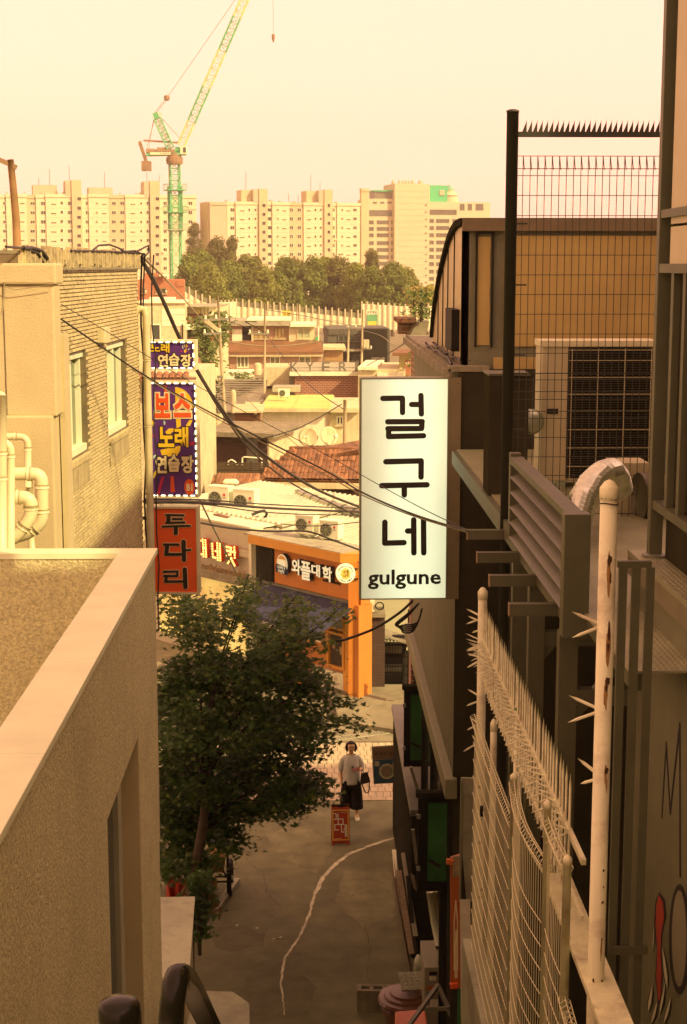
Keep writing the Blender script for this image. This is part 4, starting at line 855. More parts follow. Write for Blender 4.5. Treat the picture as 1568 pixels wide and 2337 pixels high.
def arc_text(s, c, R, a0, a1, hgt, Wl, z, m, par, flip=False):
    n = len(s)
    for i, ch in enumerate(s):
        if ch == ' ': continue
        a = a0 + (a1-a0)*i/(n-1); p = (c[0]+R*math.cos(a), c[1]+R*math.sin(a)); rot = a - math.pi/2 if not flip else a + math.pi/2
        M_ = Wl.M @ Matrix.Translation((p[0], p[1], 0)) @ Matrix.Rotation(rot, 4, 'Z'); link('lettering', text_mesh(ch, (-hgt*.36, -hgt/2, hgt*.36, hgt/2), m, M_, z, .004, .01), par)
arc_text('COFFEE & WAFFLE', c, rr*.79, rad(160), rad(20), rr*.15, WD, .008, m_side, t2); arc_text('WAFFLE UNIV.', c, rr*.79, rad(222), rad(318), rr*.15, WD, .008, m_side, t2, True)
WD.mb().bar((c[0]+rr*.9, c[1]+.1, -.07), (c[0]+rr*1.3, c[1]+.1, -.07), .03).build('bracket', m_dark, t2); WD.mb().bar((c[0]+rr*.9, c[1]-.15, -.07), (c[0]+rr*1.3, c[1]-.15, -.07), .03).build('bracket', m_dark, t2)
# shop front below the awning: window with menu poster, amber door panel
def orc(x0, y0, x1, y1): return (hc(WS,'c7',x0,(y0+y1)/2)[0], hc(WS,'c7',(x0+x1)/2,y1)[1], hc(WS,'c7',x1,(y0+y1)/2)[0], hc(WS,'c7',(x0+x1)/2,y0)[1])
WSn = WS
r = orc(1258, 1200, 1372, 1440); wf = WS.mb(); ft = .07
wf.box(r[0], r[1], -.1, r[2], r[1]+ft, .05); wf.box(r[0], r[3]-ft, -.1, r[2], r[3], .05); wf.box(r[0], r[1]+ft, -.1, r[0]+ft, r[3]-ft, .05); wf.box(r[2]-ft, r[1]+ft, -.1, r[2], r[3]-ft, .05); f_ = wf.build('window', m_orange2, t)
WS.mb().box(r[0]+ft, r[1]+ft, -.1, r[2]-ft, r[3]-ft, -.03).build('poster', mat('menu_poster', (.06, .045, .03), var=.3, scale=8), f_)
for i, (fx, fy) in enumerate(((.3, .62), (.72, .5))):
    b = MB(WS.M @ Matrix.Translation((r[0]+(r[2]-r[0])*fx, r[1]+(r[3]-r[1])*fy, -.025))); b.prism([(-.06, .10), (-.045, -.10), (.045, -.10), (.06, .10)], 0, .004); b.build('poster_cup', mat('cup_print', (.40, .25, .14), var=.3, scale=20), f_)
r = orc(1240, 1100, 1372, 1185); WS.mb().box(r[0], r[1], -.1, r[2], r[3], .02).build('transom_frame', m_orange2, t); WS.mb().box(r[0]+.08, r[1]+.06, .02, r[2]-.08, r[3]-.06, .03).build('transom_pane', m_glass, t)
r = orc(1150, 1450, 1372, 1600); WS.mb().box(r[0], r[1], -.1, r[2], r[3], .01).build('notice_board', m_white, t)
for i in range(5): 
    for j in range(3): WS.mb().box(r[0]+.08+i*.2, r[1]+.1+j*.14, .011, r[0]+.2+i*.2, r[1]+.19+j*.14, .016).build('notice', mat('notice_paper', (.6, .5, .42), var=.3, scale=20), t)
b = WS.mb(); b.box(uE_-.62, .05, -.1, uE_-.14, zs_-.5, .02); b.build('door', m_orange2, t); WS.mb().box(uE_-.13, .0, -.1, uE_+.02, zs_-.05, .08).build('corner_post', m_orange, t)
WS.mb().box(uE_-.45, zs_-1.5, .021, uE_-.33, zs_-1.46, .03).build('letter_slot', m_dark, t)

# white photo-studio shop
qL, qR = at(455, 1182, 41.8), at(582, 1208, 40.0); WW = Wall((qL.x, qL.y), (qR.x, qR.y)); t_wh = thing('white_shop', 'white shop front with bulb-lit red letters behind the red sign', 'shop', (qR.x, qR.y, 0)); t = t_wh
m_shopw = mat('shop_white_panel', (0.56, 0.48, 0.40), rough=0.6, var=0.05, dirt=0.15)
zt = hc(WW, 's2', 1340, 200)[1]; u_ = hc(WW, 's2', 1340, 600)[0]
WW.mb().box(-2.5, 0, -4, u_-.02, zt-.05, -.05).build('wall', m_shopw, t)
WW.mb().box(-2.5, hc(WW,'s2',700,545)[1], -.05, u_-.12, zt, .03).build('sign_panel', m_shopw, t); WW.mb().box(-2.5, hc(WW,'s2',700,720)[1], -.05, u_-.12, hc(WW,'s2',700,545)[1]-.01, .10).build('sign_panel', m_shopw, t)
WW.mb().box(-2.5, hc(WW,'s2',600,1060)[1]-.25, -.05, u_-.12, hc(WW,'s2',600,1060)[1]-.05, .45).build('flower_ledge', m_concd, t)
WW.mb().box(u_-.11, 0, -.3, u_, zt+.02, .12).build('corner_pier', m_white, t); WW.mb().box(-2.5, zt+.002, -4, u_, zt+.05, .1).build('roof_ledge', m_white, t)
ribbed(WW, 'roof', -2.5, u_+.3, zt+.06, -4.2, -.7, .3, m_sheetw, t)
dry = WW.mb(); random.seed(5)
for i in range(46):
    u = -.4 + i*.06; h = random.uniform(.05, .2); dry.bar((u, hc(WW,'s2',600,1060)[1]-.05, .3), (u+random.uniform(-.06,.06), hc(WW,'s2',600,1060)[1]-.05+h, .3+random.uniform(-.05,.05)), .02)
tag(dry.build('dry_plants', mat('dry_plant', (.35, .22, .10), var=.3), t), kind='stuff')
m_lred = mat('letter_red', (0.62, 0.06, 0.02), rough=0.4, var=0); m_bulb = mat('warm_bulb', (1.0, 0.60, 0.20), var=0, emit=.8)
GL = {'대': [[(235,430),(270,440)],[(215,430),(228,715)],[(240,732),(290,745)],[(315,415),(336,790)],[(374,430),(392,798)],[(325,600),(380,607)]],
      '네': [[(528,510),(542,795)],[(550,808),(605,825)],[(603,672),(650,682)],[(640,495),(655,872)],[(698,510),(711,882)]],
      '컷': [[(852,575),(952,602)],[(952,602),(935,748)],[(855,662),(950,672)],[(855,770),(935,748)],[(955,682),(1040,706)],[(1024,590),(1033,822)],[(955,828),(880,942)],[(960,855),(1030,992)]]}
for k_, (ch, ls) in enumerate(GL.items()):
    pl = [[cp('s2', *p) for p in l] for l in ls]; b = WW.mb(); strokes(b, WW, pl, .085, .10, .10); g_ = b.build('sign_letter', m_lred, t)
    b = WW.mb()
    for l in pl:
        a, c_ = Vector(WW.hit(*l[0])), Vector(WW.hit(*l[1])); n = max(2, round((c_-a).length/.066)+1)
        for i in range(n):
            p = a + (c_-a)*i/(n-1); b.lathe([(.026, 0), (.030, .015), (.016, .035)], 7, (0, 0, 0)) if False else b.prism([(p.x+.028*math.cos(6.2832*q/7), p.y+.028*math.sin(6.2832*q/7)) for q in range(7)], .2055, .225 + .0004*i)
    tag(b.build('bulbs', m_bulb, g_), kind='stuff')
WW.mb().box(-1.9, 0.3, -.02, u_-.4, hc(WW,'s2',400,1240)[1], .03).build('lit_shop_window', mat('lit_window', (1.0, .62, .25), var=.3, scale=.8, emit=.18), t)
# roof air conditioners
WA = HW(520, 43.0, -28); WA2 = HW(690, 38.9, -30)
lbl = ['leftmost roof air conditioner behind the white shop', 'second roof air conditioner behind the white shop', 'air conditioner above the orange fascia, left one', 'air conditioner above the orange fascia, right one']
for k_, (Wx, x0, y0, x1, y1) in enumerate(((WA, 465, 240, 600, 405), (WA, 632, 262, 772, 430), (WA2, 1042, 432, 1160, 555), (WA2, 1202, 468, 1325, 590))):
    ac_unit(lbl[k_], Wx, rc(Wx, 'c7', x0, y0, x1, y1), .32)
fr = MB(); 
dp_ = [at(*cp('c7', 790, 335), 44.5), at(*cp('c7', 930, 312), 44.8), at(*cp('c7', 1030, 300), 45), at(*cp('c7', 1090, 310), 44), at(*cp('c7', 1250, 370), 42.5), at(*cp('c7', 1480, 440), 41)]
fr.tube(dp_, .19, 14); 
for a, b_ in zip(dp_[:-1], dp_[1:]):
    for q in range(3): p = a + (b_-a)*(q+.5)/3; d = (b_-a).normalized()*.025; fr.tube([p-d, p+d], .205, 14)
tag(fr.build('roof_duct', m_galv, smooth=True), 'thick pale metal duct bending across the ribbed roof', 'duct')
for k_, pts in enumerate((((755,428),(800,408),(840,400),(855,420),(840,455),(815,470)), ((870,440),(900,455),(905,490)))):
    b = MB(); b.tube([at(*cp('c7', *p), 41.2) for p in pts], .04, 8); tag(b.build('insulated_hose', m_wire, smooth=True), ['thick black hose loop beside the roof air conditioners', 'short black hose end at the red roof corner'][k_], 'hose')
b = MB(); b.slab([at(*cp('c7', 500, 425), 42), at(*cp('c7', 760, 520), 40.3), at(*cp('c7', 930, 500), 40.9), at(*cp('c7', 620, 420), 43)], (0, 0, .02)); tag(b.build('red_roof_sheet', m_terra), 'red-brown roof sheet under the pair of air conditioners', 'roof sheet')

# old house left, seen past the purple signs
W12 = HW(325, 46, -3); t = house('street_house', 'beige old house with tiled eaves seen between the purple signs', W12, 'c4', 1100, 900)
W12.mb().box(-.3, 0, -6, 1.5, W12.hit(400, 858)[1], 0).build('wall', m_cream, t); 
for i in range(9): link('roof_tile', tm, t, W12.M @ Matrix.Translation((-.25 + i*.2, W12.hit(400, 862)[1], .5)) @ Matrix.Rotation(rad(20), 4, 'X'))
W12.mb().box(-.35, W12.hit(400, 868)[1], -.2, 1.6, W12.hit(400, 861)[1], .5).build('eave', m_roofbr, t); win(W12, 's4', 60, 690, 110, 830, t)
b = MB(); b.slab([at(443, 845, 60), at(466, 845, 60), at(458, 822, 62), at(446, 802, 62)], (0, .1, -.15)); tag(b.build('terracotta_gable', m_terra), 'small bright terracotta roof corner right of the upper purple sign', 'roof')
W13 = HW(452, 58, 0); t = house('shuttered_house', 'narrow orange-brick house behind the right edge of the tall purple sign', W13, 'c5', 230, 900)
W13.mb().box(-1.5, 0, -4, .35, W13.hit(455, 880)[1], 0).build('wall', mb_or, t); W13.mb().box(-1.6, W13.hit(455, 948)[1], -.1, .55, W13.hit(455, 930)[1], .5).build('eave', m_roofgr, t); win(W13, 'c5', 190, 870, 212, 905, t, mull=0)
# tubs and tanks
def tank(label, px, py, Y, r, h, m, cat='tank'):
    p = at(px, py, Y); b = MB(); b.lathe([(r, 0), (r*1.02, h*.1), (r*1.02, h*.9), (r*.9, h), (r*.3, h*1.06)], 16, p); return tag(b.build('water_tank', m, smooth=True), label, cat)
tank('cream cylindrical water tank below the middle window of the brown-roofed house', *cp('c5', 650, 690), 90, .22, .7, m_cream); tank('pale drum on the flat roof behind the leaning pole', *cp('c5', 460, 985), 76, .13, 1.1, m_cream)
Wt = HW(640, 92, 0); t = house('terrace_block', 'plain beige terrace wall with planters below the brown-roofed house', Wt, 'c5', 750, 760, 'wall')
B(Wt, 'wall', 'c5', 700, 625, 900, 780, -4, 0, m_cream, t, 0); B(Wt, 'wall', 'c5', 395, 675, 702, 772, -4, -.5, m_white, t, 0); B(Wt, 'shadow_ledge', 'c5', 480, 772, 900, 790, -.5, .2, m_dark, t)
for k_, x in enumerate((495, 560, 605, 640)): B(Wt, 'planter', 'c5', x, 715, x+48, 750, -.5, -.1, m_conc, t)
Wz = HW(515, 90, 0); ac_unit('lone air conditioner behind the leaning pole', Wz, rc(Wz, 'c5', 402, 702, 462, 776), .3, logo=False); Wz = HW(720, 73, 0); ac_unit('air conditioner on the yellow-green roof', Wz, rc(Wz, 'c5', 795, 852, 890, 912), .35, -4, logo=False)
def shrub(label, px, py, Y, w_, h_, m, n=260, cat='shrub', lf=.12):
    p = at(px, py, Y); t = thing('shrub', label, cat, p); MB().tube([p - Vector((0,0,.2)), p + Vector((0, 0, h_*.6))], .03, 5).build('stem', m_bark, t); b = MB()
    for i in range(n):
        v = Vector((random.gauss(0,.4)*w_, random.gauss(0,.3)*w_, h_*(random.random()**.8))); q = p + v; a = Vector((random.gauss(0,1), random.gauss(0,1), random.gauss(0,.6))).normalized(); c_ = a.orthogonal().normalized(); s = lf*random.uniform(.6, 1.3)
        b.add([q - a*s, q - c_*s*.4, q + a*s, q + c_*s*.4], [(0, 1, 2, 3)])
    b.build('foliage', m, t); return t
m_sh = mat('shrub_leaf', (0.10, 0.13, 0.03), rough=.7, var=.4, scale=3)
shrub('dark shrub between the leaning pole and the upper purple sign', 470, 850, 72, .9, 2.6, m_sh, 1300, lf=.12); shrub('dark bushes behind the right edge of the tall purple sign', 474, 1010, 63, .55, 2.6, mat('dark_bush_leaf', (.05, .06, .02), var=.4, scale=3), 1500, lf=.10); shrub('shrub below the veranda house beside the pole', 505, 790, 100, .8, 2.2, m_sh, 400, lf=.2); shrub('potted plants on the terrace below the brown-roofed house', 553, 868, 91.5, .9, .5, m_sh, 160); shrub('small plants on the white roof right of the roof letters', 950, 842, 83, .5, .9, m_sh, 200); shrub('low weeds at the foot of the white rails', 480, 1012, 60, .8, .6, m_sh, 200)

# ================================================================== utility poles and cables
m_pole = mat('concrete_pole', (0.42, 0.34, 0.25), var=.15, streak=.3)
def pole(label, pts, Y, r0, r1, arms=(), m=None, extra=None):
    P = [at(*p, Y) for p in pts]; base = P[-1]; t = thing('utility_pole', label, 'utility pole', base)
    MB().tube(P, [r0 + (r1-r0)*i/(len(P)-1) for i in range(len(P))], 10).build('shaft', m or m_pole, t, True)
    for (ax, ay, bx, by) in arms:
        a, b_ = at(ax, ay, Y-.15), at(bx, by, Y-.15); MB().bar(a, b_, .09, .09).build('cross_arm', m_galv, t)
        for f in (.08, .5, .92): p = a + (b_-a)*f; MB().lathe([(.03, 0), (.07, .06), (.04, .12), (.06, .17), (.02, .22)], 7, p).build('insulator', m_white, t)
    return t
c5 = lambda x, y: cp('c5', x, y); c6 = lambda x, y: cp('c6', x, y)
t = pole('leaning concrete utility pole with a hanging transformer drum', [c5(337, 60), c5(365, 600), c5(398, 1100), c5(420, 1300)], 70, .05, .11, [(*c5(225, 255), *c5(420, 245)), (*c5(222, 365), *c5(365, 358))])
dr = at(*c5(302, 740), 70); b = MB(); b.lathe([(.21, 0), (.23, .04), (.23, .60), (.21, .65), (.07, .68)], 18, dr); b.build('transformer', m_cream, t, True); MB().bar(at(*c5(340, 700), 69.9), at(*c5(375, 700), 69.9), .12).build('transformer_bracket', m_galv, t)
for a, b_ in (((235,262),(345,345)), ((258,262),(345,330))): MB().bar(at(*c5(*a), 69.8), at(*c5(*b_), 69.8), .09).build('strut', m_cream, t)
pole('slim utility pole before the brown-roofed house', [c5(705, 125), c5(704, 500), c5(703, 905)], 82, .045, .075, [(*c5(575, 362), *c5(742, 362))]); 
b = MB(); b.bar(at(*c5(550, 268), 81.8), at(*c5(698, 345), 81.8), .05); b.bar(at(*c5(550, 268), 81.8), at(*c5(640, 268), 81.8), .05); tag(b.build('lamp_arm', m_dark), 'dark angled lamp arm on the slim pole before the brown roof', 'lamp arm')
pole('utility pole left of the black-clad stair block', [c6(782, 172), c6(772, 420), c6(768, 640)], 110, .055, .09, [(*c6(757, 313), *c6(905, 310))])
t = pole('utility pole with a boxy transformer before the black-clad block', [c6(884, 172), c6(880, 400), c6(876, 640)], 108, .055, .09, [(*c6(890, 480), *c6(955, 480))]); B(HW(1000, 107.6, 0), 'transformer', 'c6', 890, 408, 932, 464, 0, .9, m_cream, t)
pole('short concrete pole beside the white wall near the big sign', [c6(745, 880), c6(746, 1050), c6(741, 1270), c6(741, 1480)], 53, .06, .07)
pole('thin lamp pole standing before the long barrier', [c6(372, 120), c6(370, 200), c6(369, 290)], 150, .07, .09)
t = pole('brown roof mast with bent arm at the far left', [(24, 364), (30, 420), (37, 500), (40, 575)], 17.0, .035, .045, m=mat('rusty_mast', (.25, .14, .07), var=.3)); MB().bar(at(-6, 362, 17), at(38, 382, 17), .05).build('arm', m_cbrown, t)
# ================================================================== left: brick-tiled building
m_tileb = mat('cream_glazed_brick', (0.55, 0.44, 0.29), rough=0.45, var=0.30, scale=14, objvar=0.14, dirt=0.35, dscale=0.9, dirtcol=(.28, .19, .10), bump=0.2, bscale=60, streak=.22)
m_mortar = mat('brick_mortar', (0.16, 0.12, 0.08), var=.2)
cB = at(319, 900, 20.0); ang = rad(3.1); dB = Vector((math.sin(ang), math.cos(ang))); LB = 6.25
WK = Wall((cB.x - dB.x*LB, cB.y - dB.y*LB), (cB.x, cB.y))
ztopK = WK.hit(318, 578)[1]; zbrick = WK.hit(318, 612)[1]
t = thing('brick_building', 'cream brick-tiled building with two white windows at the left', 'building', (cB.x, cB.y, 0)); t_bk = t
def kw(x0, x1, ym, yt, yb): return (hc(WK,'c4',x0,ym)[0], hc(WK,'c4',(x0+x1)/2,yb)[1], hc(WK,'c4',x1,ym)[0], hc(WK,'c4',(x0+x1)/2,yt)[1])
wins = [kw(436, 606, 1100, 716, 1442), kw(748, 880, 950, 640, 1268)]
wb = WK.mb(); us = [0] + sorted(sum(([q[0], q[2]] for q in wins), [])) + [LB]
for i in range(0, len(us)-1, 2): wb.box(us[i], 0, -.3, us[i+1], ztopK-.05, 0)
for q in wins: wb.box(q[0], 0, -.3, q[2], q[1], -.001); wb.box(q[0], q[3], -.3, q[2], ztopK-.05, -.001)
wb.box(0, 0, -6, LB, ztopK-.06, -.31); wb.build('wall', m_mortar, t)
bw, bh = .195, .0405
br = MB(); x, y = bw*.465, bh*.40
br.add([(-x,-y,0),(x,-y,0),(x,y,0),(-x,y,0),(-x*.93,-y*.72,.013),(x*.93,-y*.72,.013),(x*.93,y*.72,.013),(-x*.93,y*.72,.013)], [(4,5,6,7),(0,1,5,4),(1,2,6,5),(2,3,7,6),(3,0,4,7)])
brm = br.mesh('brick', m_tileb); cand = []
zlo = WK.hit(318, 1275)[1] - .4; nrw = int((zbrick - zlo) / bh)
for j in range(nrw):
    zc = zbrick - (j+.5)*bh
    for i in range(int(LB/bw)+1):
        uc = LB - (i + (.5 if j % 2 else 0) + .48)*bw
        if uc < 0: continue
        if any(q[0]-.06 < uc < q[2]+.06 and q[1]-.03 < zc < q[3]+.01 for q in wins): continue
        cand.append((uc, zc))
def vis(u, z):
    p = WK.P(u, z) - CAM; v = CR.transposed() @ p; px = CX + FPX*v.x/-v.z; py = CY - FPX*v.y/-v.z
    return 150 < px < 330 and 560 < py < 1240 and not (px < 160 and py > 900)
cand.sort(key=lambda q: (not vis(*q), q[0])); rest = WK.mb()
for k_, (u, z) in enumerate(cand):
    jx = random.uniform(-.003, .003)
    if k_ < 295: link('brick', brm, t, WK.M @ Matrix.Translation((u+jx, z, random.uniform(-.002, .003))) @ Matrix.Rotation(random.uniform(-.012, .012), 4, 'X'))
    else:
        h = random.uniform(.010, .016); rest.add([(u-x+jx,z-y,0),(u+x+jx,z-y,0),(u+x+jx,z+y,0),(u-x+jx,z+y,0),(u-x*.93+jx,z-y*.72,h),(u+x*.93+jx,z-y*.72,h),(u+x*.93+jx,z+y*.72,h),(u-x*.93+jx,z+y*.72,h)], [(4,5,6,7),(0,1,5,4),(1,2,6,5),(2,3,7,6),(3,0,4,7)])
tag(rest.build('brick', m_tileb, t), kind='stuff')
m_refl = mat('green_reflecting_glass', (0.10, 0.13, 0.07), rough=.05, var=.5, scale=2.5, spec=.9)
for q in wins:
    f = WK.mb(); ft = .07; o0, o1 = -.16, -.06
    f.box(q[0], q[1], o0, q[2], q[1]+ft, o1+.05); f.box(q[0], q[3]-ft, o0, q[2], q[3], o1+.03); f.box(q[0], q[1]+ft, o0, q[0]+ft, q[3]-ft, o1); f.box(q[2]-ft, q[1]+ft, o0, q[2], q[3]-ft, o1)
    mid = q[0] + (q[2]-q[0])*.52; f.box(mid-.04, q[1]+ft, o0, mid+.04, q[3]-ft, o1+.015); fo = f.build('window', m_pvc, t)
    WK.mb().box(q[0]+ft, q[1]+ft, o0, mid-.04, q[3]-ft, o1-.06).build('pane', mat('pale_blind_glass', (.42, .38, .32), rough=.15, var=.05), fo); WK.mb().box(mid+.04, q[1]+ft, o0, q[2]-ft, q[3]-ft, o1-.05).build('pane', m_refl, fo)
    s = WK.mb(); n = int((q[2]-q[0])/.06)
    for i in range(n): a = q[0] + (q[2]-q[0])*i/n; s.hexa([(a, q[1]-.06, -.1), (a+.052, q[1]-.06, -.1), (a+.052, q[1]-.09, .04), (a, q[1]-.09, .04), (a, q[1]-.002, -.1), (a+.052, q[1]-.002, -.1), (a+.052, q[1]-.03, .04), (a, q[1]-.03, .04)])
    s.build('sill', m_tileb, fo)
    WK.mb().box(q[0], q[1]-.34, .016, q[2]-.02, q[1]-.1, .02).build('stained_patch', mat('stained_render', (.42, .33, .22), var=.25, scale=6, streak=.6), t)
# peeling ribbed cornice
c_ = WK.mb(); n = 150
for i in range(n):
    u0 = LB*i/n; zz = zbrick + .005 + max(0, random.gauss(.01, .035)); c_.box(u0, zz, 0, u0+LB/n*.93, ztopK + random.uniform(-.03, .03), .03 + random.uniform(0, .03))
tag(c_.build('cornice', mat('peeling_cornice', (.48, .38, .26), var=.35, scale=10, dirt=.7, dscale=3, dirtcol=(.07, .05, .03)), t), kind='stuff')
WK.mb().box(0, zbrick-.01, -.3, LB+.03, zbrick+.02, .045).build('cornice_ledge', m_concd, t); WK.mb().box(0, ztopK-.06, -1.2, LB, ztopK-.02, .02).build('roof_edge', m_concd, t)
r = kw(672, 715, 590, 540, 640); WK.mb().box(r[0], r[1], .014, r[2], r[3], .09).build('junction_box', m_cream, t)
b = WK.mb(); zt_ = WK.hit(322, 722)[1]; b.tube([(LB-.03, zt_+.05, -.05), (LB-.03, zt_+.11, .03), (LB-.03, zt_+.10, .09), (LB-.03, zt_, .11), (LB-.03, zt_-2, .11), (LB-.03, 3, .11)], .048, 12)
for f in (.55, 1.4, 2.3, 3.2): b.tube([(LB-.03, zt_-f-.012, .11), (LB-.03, zt_-f+.012, .11)], .055, 12)
b.build('downpipe', m_cream, t, True)
for k_, (du, do, r_) in enumerate(((.10, .03, .014), (.13, .06, .011), (.02, .19, .01))):
    b = WK.mb(); b.tube([(LB+du+.03*math.sin(i*1.7+k_), ztopK-.02-i*.45, do+.02*math.cos(i*2.1)) for i in range(12)], r_, 5); b.build('wall_cable', m_wire, t, True)
for k_, pts in enumerate((((0,563),(40,566),(75,578),(88,600)), ((40,566),(62,566),(82,572),(96,590)), ((200,572),(215,560),(240,558),(262,566),(275,574),(300,572),(322,582)), ((150,572),(205,573),(260,575),(322,579)), ((300,575),(330,560),(332,574),(318,590)))):
    b = MB(); b.tube([onx(p[0], p[1], WK.P(0, 0).x) if False else WK.P(WK.hit(*p)[0], WK.hit(*p)[1], .05) for p in pts], .012 if k_ != 1 else .02, 6); b.build('roof_cable', m_wire, t, True)

# ================================================================== stucco column and plastic pipes
m_stucco = mat('rough_stucco', (0.62, 0.54, 0.36), rough=.95, var=.34, scale=48, bump=1.0, bscale=55, dirt=.22, dscale=.9, streak=.16, dirtcol=(.16, .12, .08)); m_stuccos = mat('smooth_stucco', (0.54, 0.43, 0.30), rough=.9, var=.06, scale=3, bump=.35, bscale=70)
m_coping = mat('metal_coping', (0.76, 0.73, 0.58), rough=.55, var=.06, scale=2, dirt=.18, dscale=2.5, dirtcol=(.3, .24, .17))
WQ = Wall((-6, 13.6), (6, 13.6)); t = thing('stucco_block', 'tan stucco stair block with a flat cap at the far left', 'wall', WQ.P(WQ.hit(60, 1240)[0], 6))
def qr(x0, y0, x1, y1): return rc(WQ, 'c4', x0, y0, x1, y1)
r = qr(-200, 92, 398, 240); WQ.box('cap', r, -.34, .06, m_stuccos, t, bevel=.02); r = qr(-200, 243, 393, 1160); WQ.box('upper_wall', r, -.3, .03, m_stuccos, t, bevel=.02)
r = qr(-200, 1150, 400, 2600); WQ.box('lower_wall', r, -.45, .07, m_stuccos, t, bevel=.02); r = qr(36, 245, 44, 1150); WQ.box('groove', r, .025, .034, mat('groove_dark', (.14, .10, .07)), t)
r = qr(392, 600, 440, 2600); WQ.box('pilaster', (r[0]+.01, r[1], r[2], r[3]), -.55, -.25, m_stuccos, t)
m_pipe = mat('beige_plastic_pipe', (0.70, 0.60, 0.46), rough=.4, var=.05)
def pipe(label, pts, r_, Y, group='plastic drain pipes', cols=()):
    P = [at(*cp('c4', *p), Y) for p in pts]; t = thing('drain_pipe', label, 'pipe', P[-1], group)
    S = [P[0]]
    for i in range(1, len(P)-1):
        a, b_, c_ = P[i-1], P[i], P[i+1]; k = min((a-b_).length, (c_-b_).length, .16)*.48; p0 = b_ + (a-b_).normalized()*k; p1 = b_ + (c_-b_).normalized()*k
        for f in range(5): g = f/4; S.append((p0*(1-g) + b_*g)*(1-g) + (b_*(1-g) + p1*g)*g)
    S.append(P[-1]); MB().tube(S, r_, 14).build('tube', m_pipe, t, True)
    for i in range(1, len(P)-1):
        for q in (P[i-1], P[i+1]):
            d = (q-P[i]).normalized(); k = min((q-P[i]).length*.5, .10); MB().tube([P[i]+d*(k-.012), P[i]+d*(k+.02)], r_*1.14, 14).build('socket', m_pipe, t, True)
pipe('big outer drain pipe looping beside the stucco block', [(-120, 1560), (292, 1560), (292, 1900), (180, 1985), (-100, 2035)], .056, 12.95)
pipe('big inner drain pipe looping just below the outer one', [(-120, 1722), (218, 1722), (218, 1860), (120, 1990), (-100, 2120)], .056, 12.75)
pipe('thin drain pipe with square bend above the big loops', [(-100, 1300), (195, 1300), (195, 1650)], .030, 13.2)
pipe('upright thin pipe crossing before the big loops', [(-60, 1330), (75, 1345), (75, 2080)], .034, 12.6)
pipe('thick upright stack at the picture edge', [(12, 1010), (12, 1500), (12, 2200)], .042, 12.5)
pipe('thin bent vent pipe at the top of the pipe group', [(-40, 1000), (28, 1000), (30, 1300)], .022, 12.9)
pipe('short upright thin pipe behind the loops', [(205, 1600), (205, 1900), (230, 2150)], .030, 13.25)
for k_, pts in enumerate((((40,225),(48,260),(42,330),(30,420),(5,500)), ((44,250),(120,275),(250,258),(400,236)), ((5,1520),(40,1560),(48,1590),(20,1630),(0,1600)))):
    b = MB(); b.tube([WQ.P(*hc(WQ, 'c4', *p), .09) for p in pts], .009 if k_ == 0 else .004, 5); tag(b.build('loose_cable', m_wirel if k_ != 2 else m_wire, smooth=True), ['pale cable bunch hanging on the stucco block', 'thin cable sagging under the stucco cap', 'dark cable loop over the drain pipes'][k_], 'cable')

# ================================================================== parapet terrace in the foreground
pc = at(360, 1250, 12.5); xw = pc.x; zc = pc.z; wd = .25; x_in = xw - wd
t = thing('stucco_parapet', 'rough stucco terrace parapet with pale metal coping in the left foreground', 'wall', (xw, 8, 2)); 
[MB().box(xw-.30, y_, zc-.045, xw, min(12.5, y_+1.797), zc-random.uniform(0, .0012)).build('coping', m_coping, t, bevel=.004) for y_ in (1.7, 3.5, 5.3, 7.1, 8.9, 10.7)]
MB().box(-8, 12.27, zc-.046, xw-.3002, 12.5, zc-.001).build('coping', m_coping, t)
yj0, yj1, zl = onx(245, 1860, xw-.03).y, onx(316, 1680, xw-.03).y, onx(315, 1682, xw-.03).z
b = MB(); X0, X1 = xw-.27, xw-.03
b.box(X0, 2.2, 1.5, X1, yj0, zc-.046); b.box(X0, yj0, zl, X1, yj1, zc-.0461); b.box(X0, yj1, 1.5, X1, 12.47, zc-.0462); b.box(-8, 12.28, 1.5, X0-.001, 12.46, zc-.0463)
b.build('wall', m_stucco, t)
MB().box(-8, 2.2, zc-2.6, X0-.002, 12.27, zc-2.5).build('terrace_bounce_floor', m_conc, t)  # unseen floor added to bounce light onto the inner parapet face
b = MB(); b.box(X1-.24, yj0-.05, 3, X1-.18, yj1, zl+.02); fo = b.build('window', mat('aluminium_frame', (.40, .36, .29), rough=.5, var=.05), t)
MB().box(X1-.179, yj0, 3, X1-.15, yj1-.42, zl-.05).build('pane', m_glass, fo); MB().box(X1-.178, yj1-.42, 3, X1-.11, yj1-.22, zl).build('frame', MATS['aluminium_frame'], fo); MB().box(X1-.239, yj1-.02, 3, X1-.002, yj1-.001, zl).build('jamb', m_stuccos, fo)
# lower white-capped wall beyond, concrete plinth
z1 = at(445, 2045, 17).z; q = [gnd(340, 2047, z1), gnd(445, 2045, z1), gnd(431, 2230, z1), gnd(340, 2230, z1)]
t = thing('low_wall', 'low wall with bright white coping beyond the stucco parapet', 'wall', (q[1].x, q[1].y, 0)); MB().slab(q, (0, 0, -.05)).build('coping', m_white, t)
MB().slab([q[0] + Vector((0,-.03,-.051)), q[1] + Vector((-.03,-.03,-.051)), q[2] + Vector((-.03,0,-.051)), q[3] + Vector((0,0,-.051))], (0, 0, -z1+.1)).build('wall', m_stuccos, t)
z2 = at(500, 2258, 12).z; q = [gnd(*cp('r7', *p), z2) for p in ((470,1586),(800,1592),(940,1692),(935,1990),(380,1990))]
b = MB(); b.prism([(p.x, p.y) for p in q][::-1], 1.5, z2); tag(b.build('concrete_plinth', m_conc, bevel=.02), 'pale concrete plinth with a cut corner beside the stair', 'plinth')
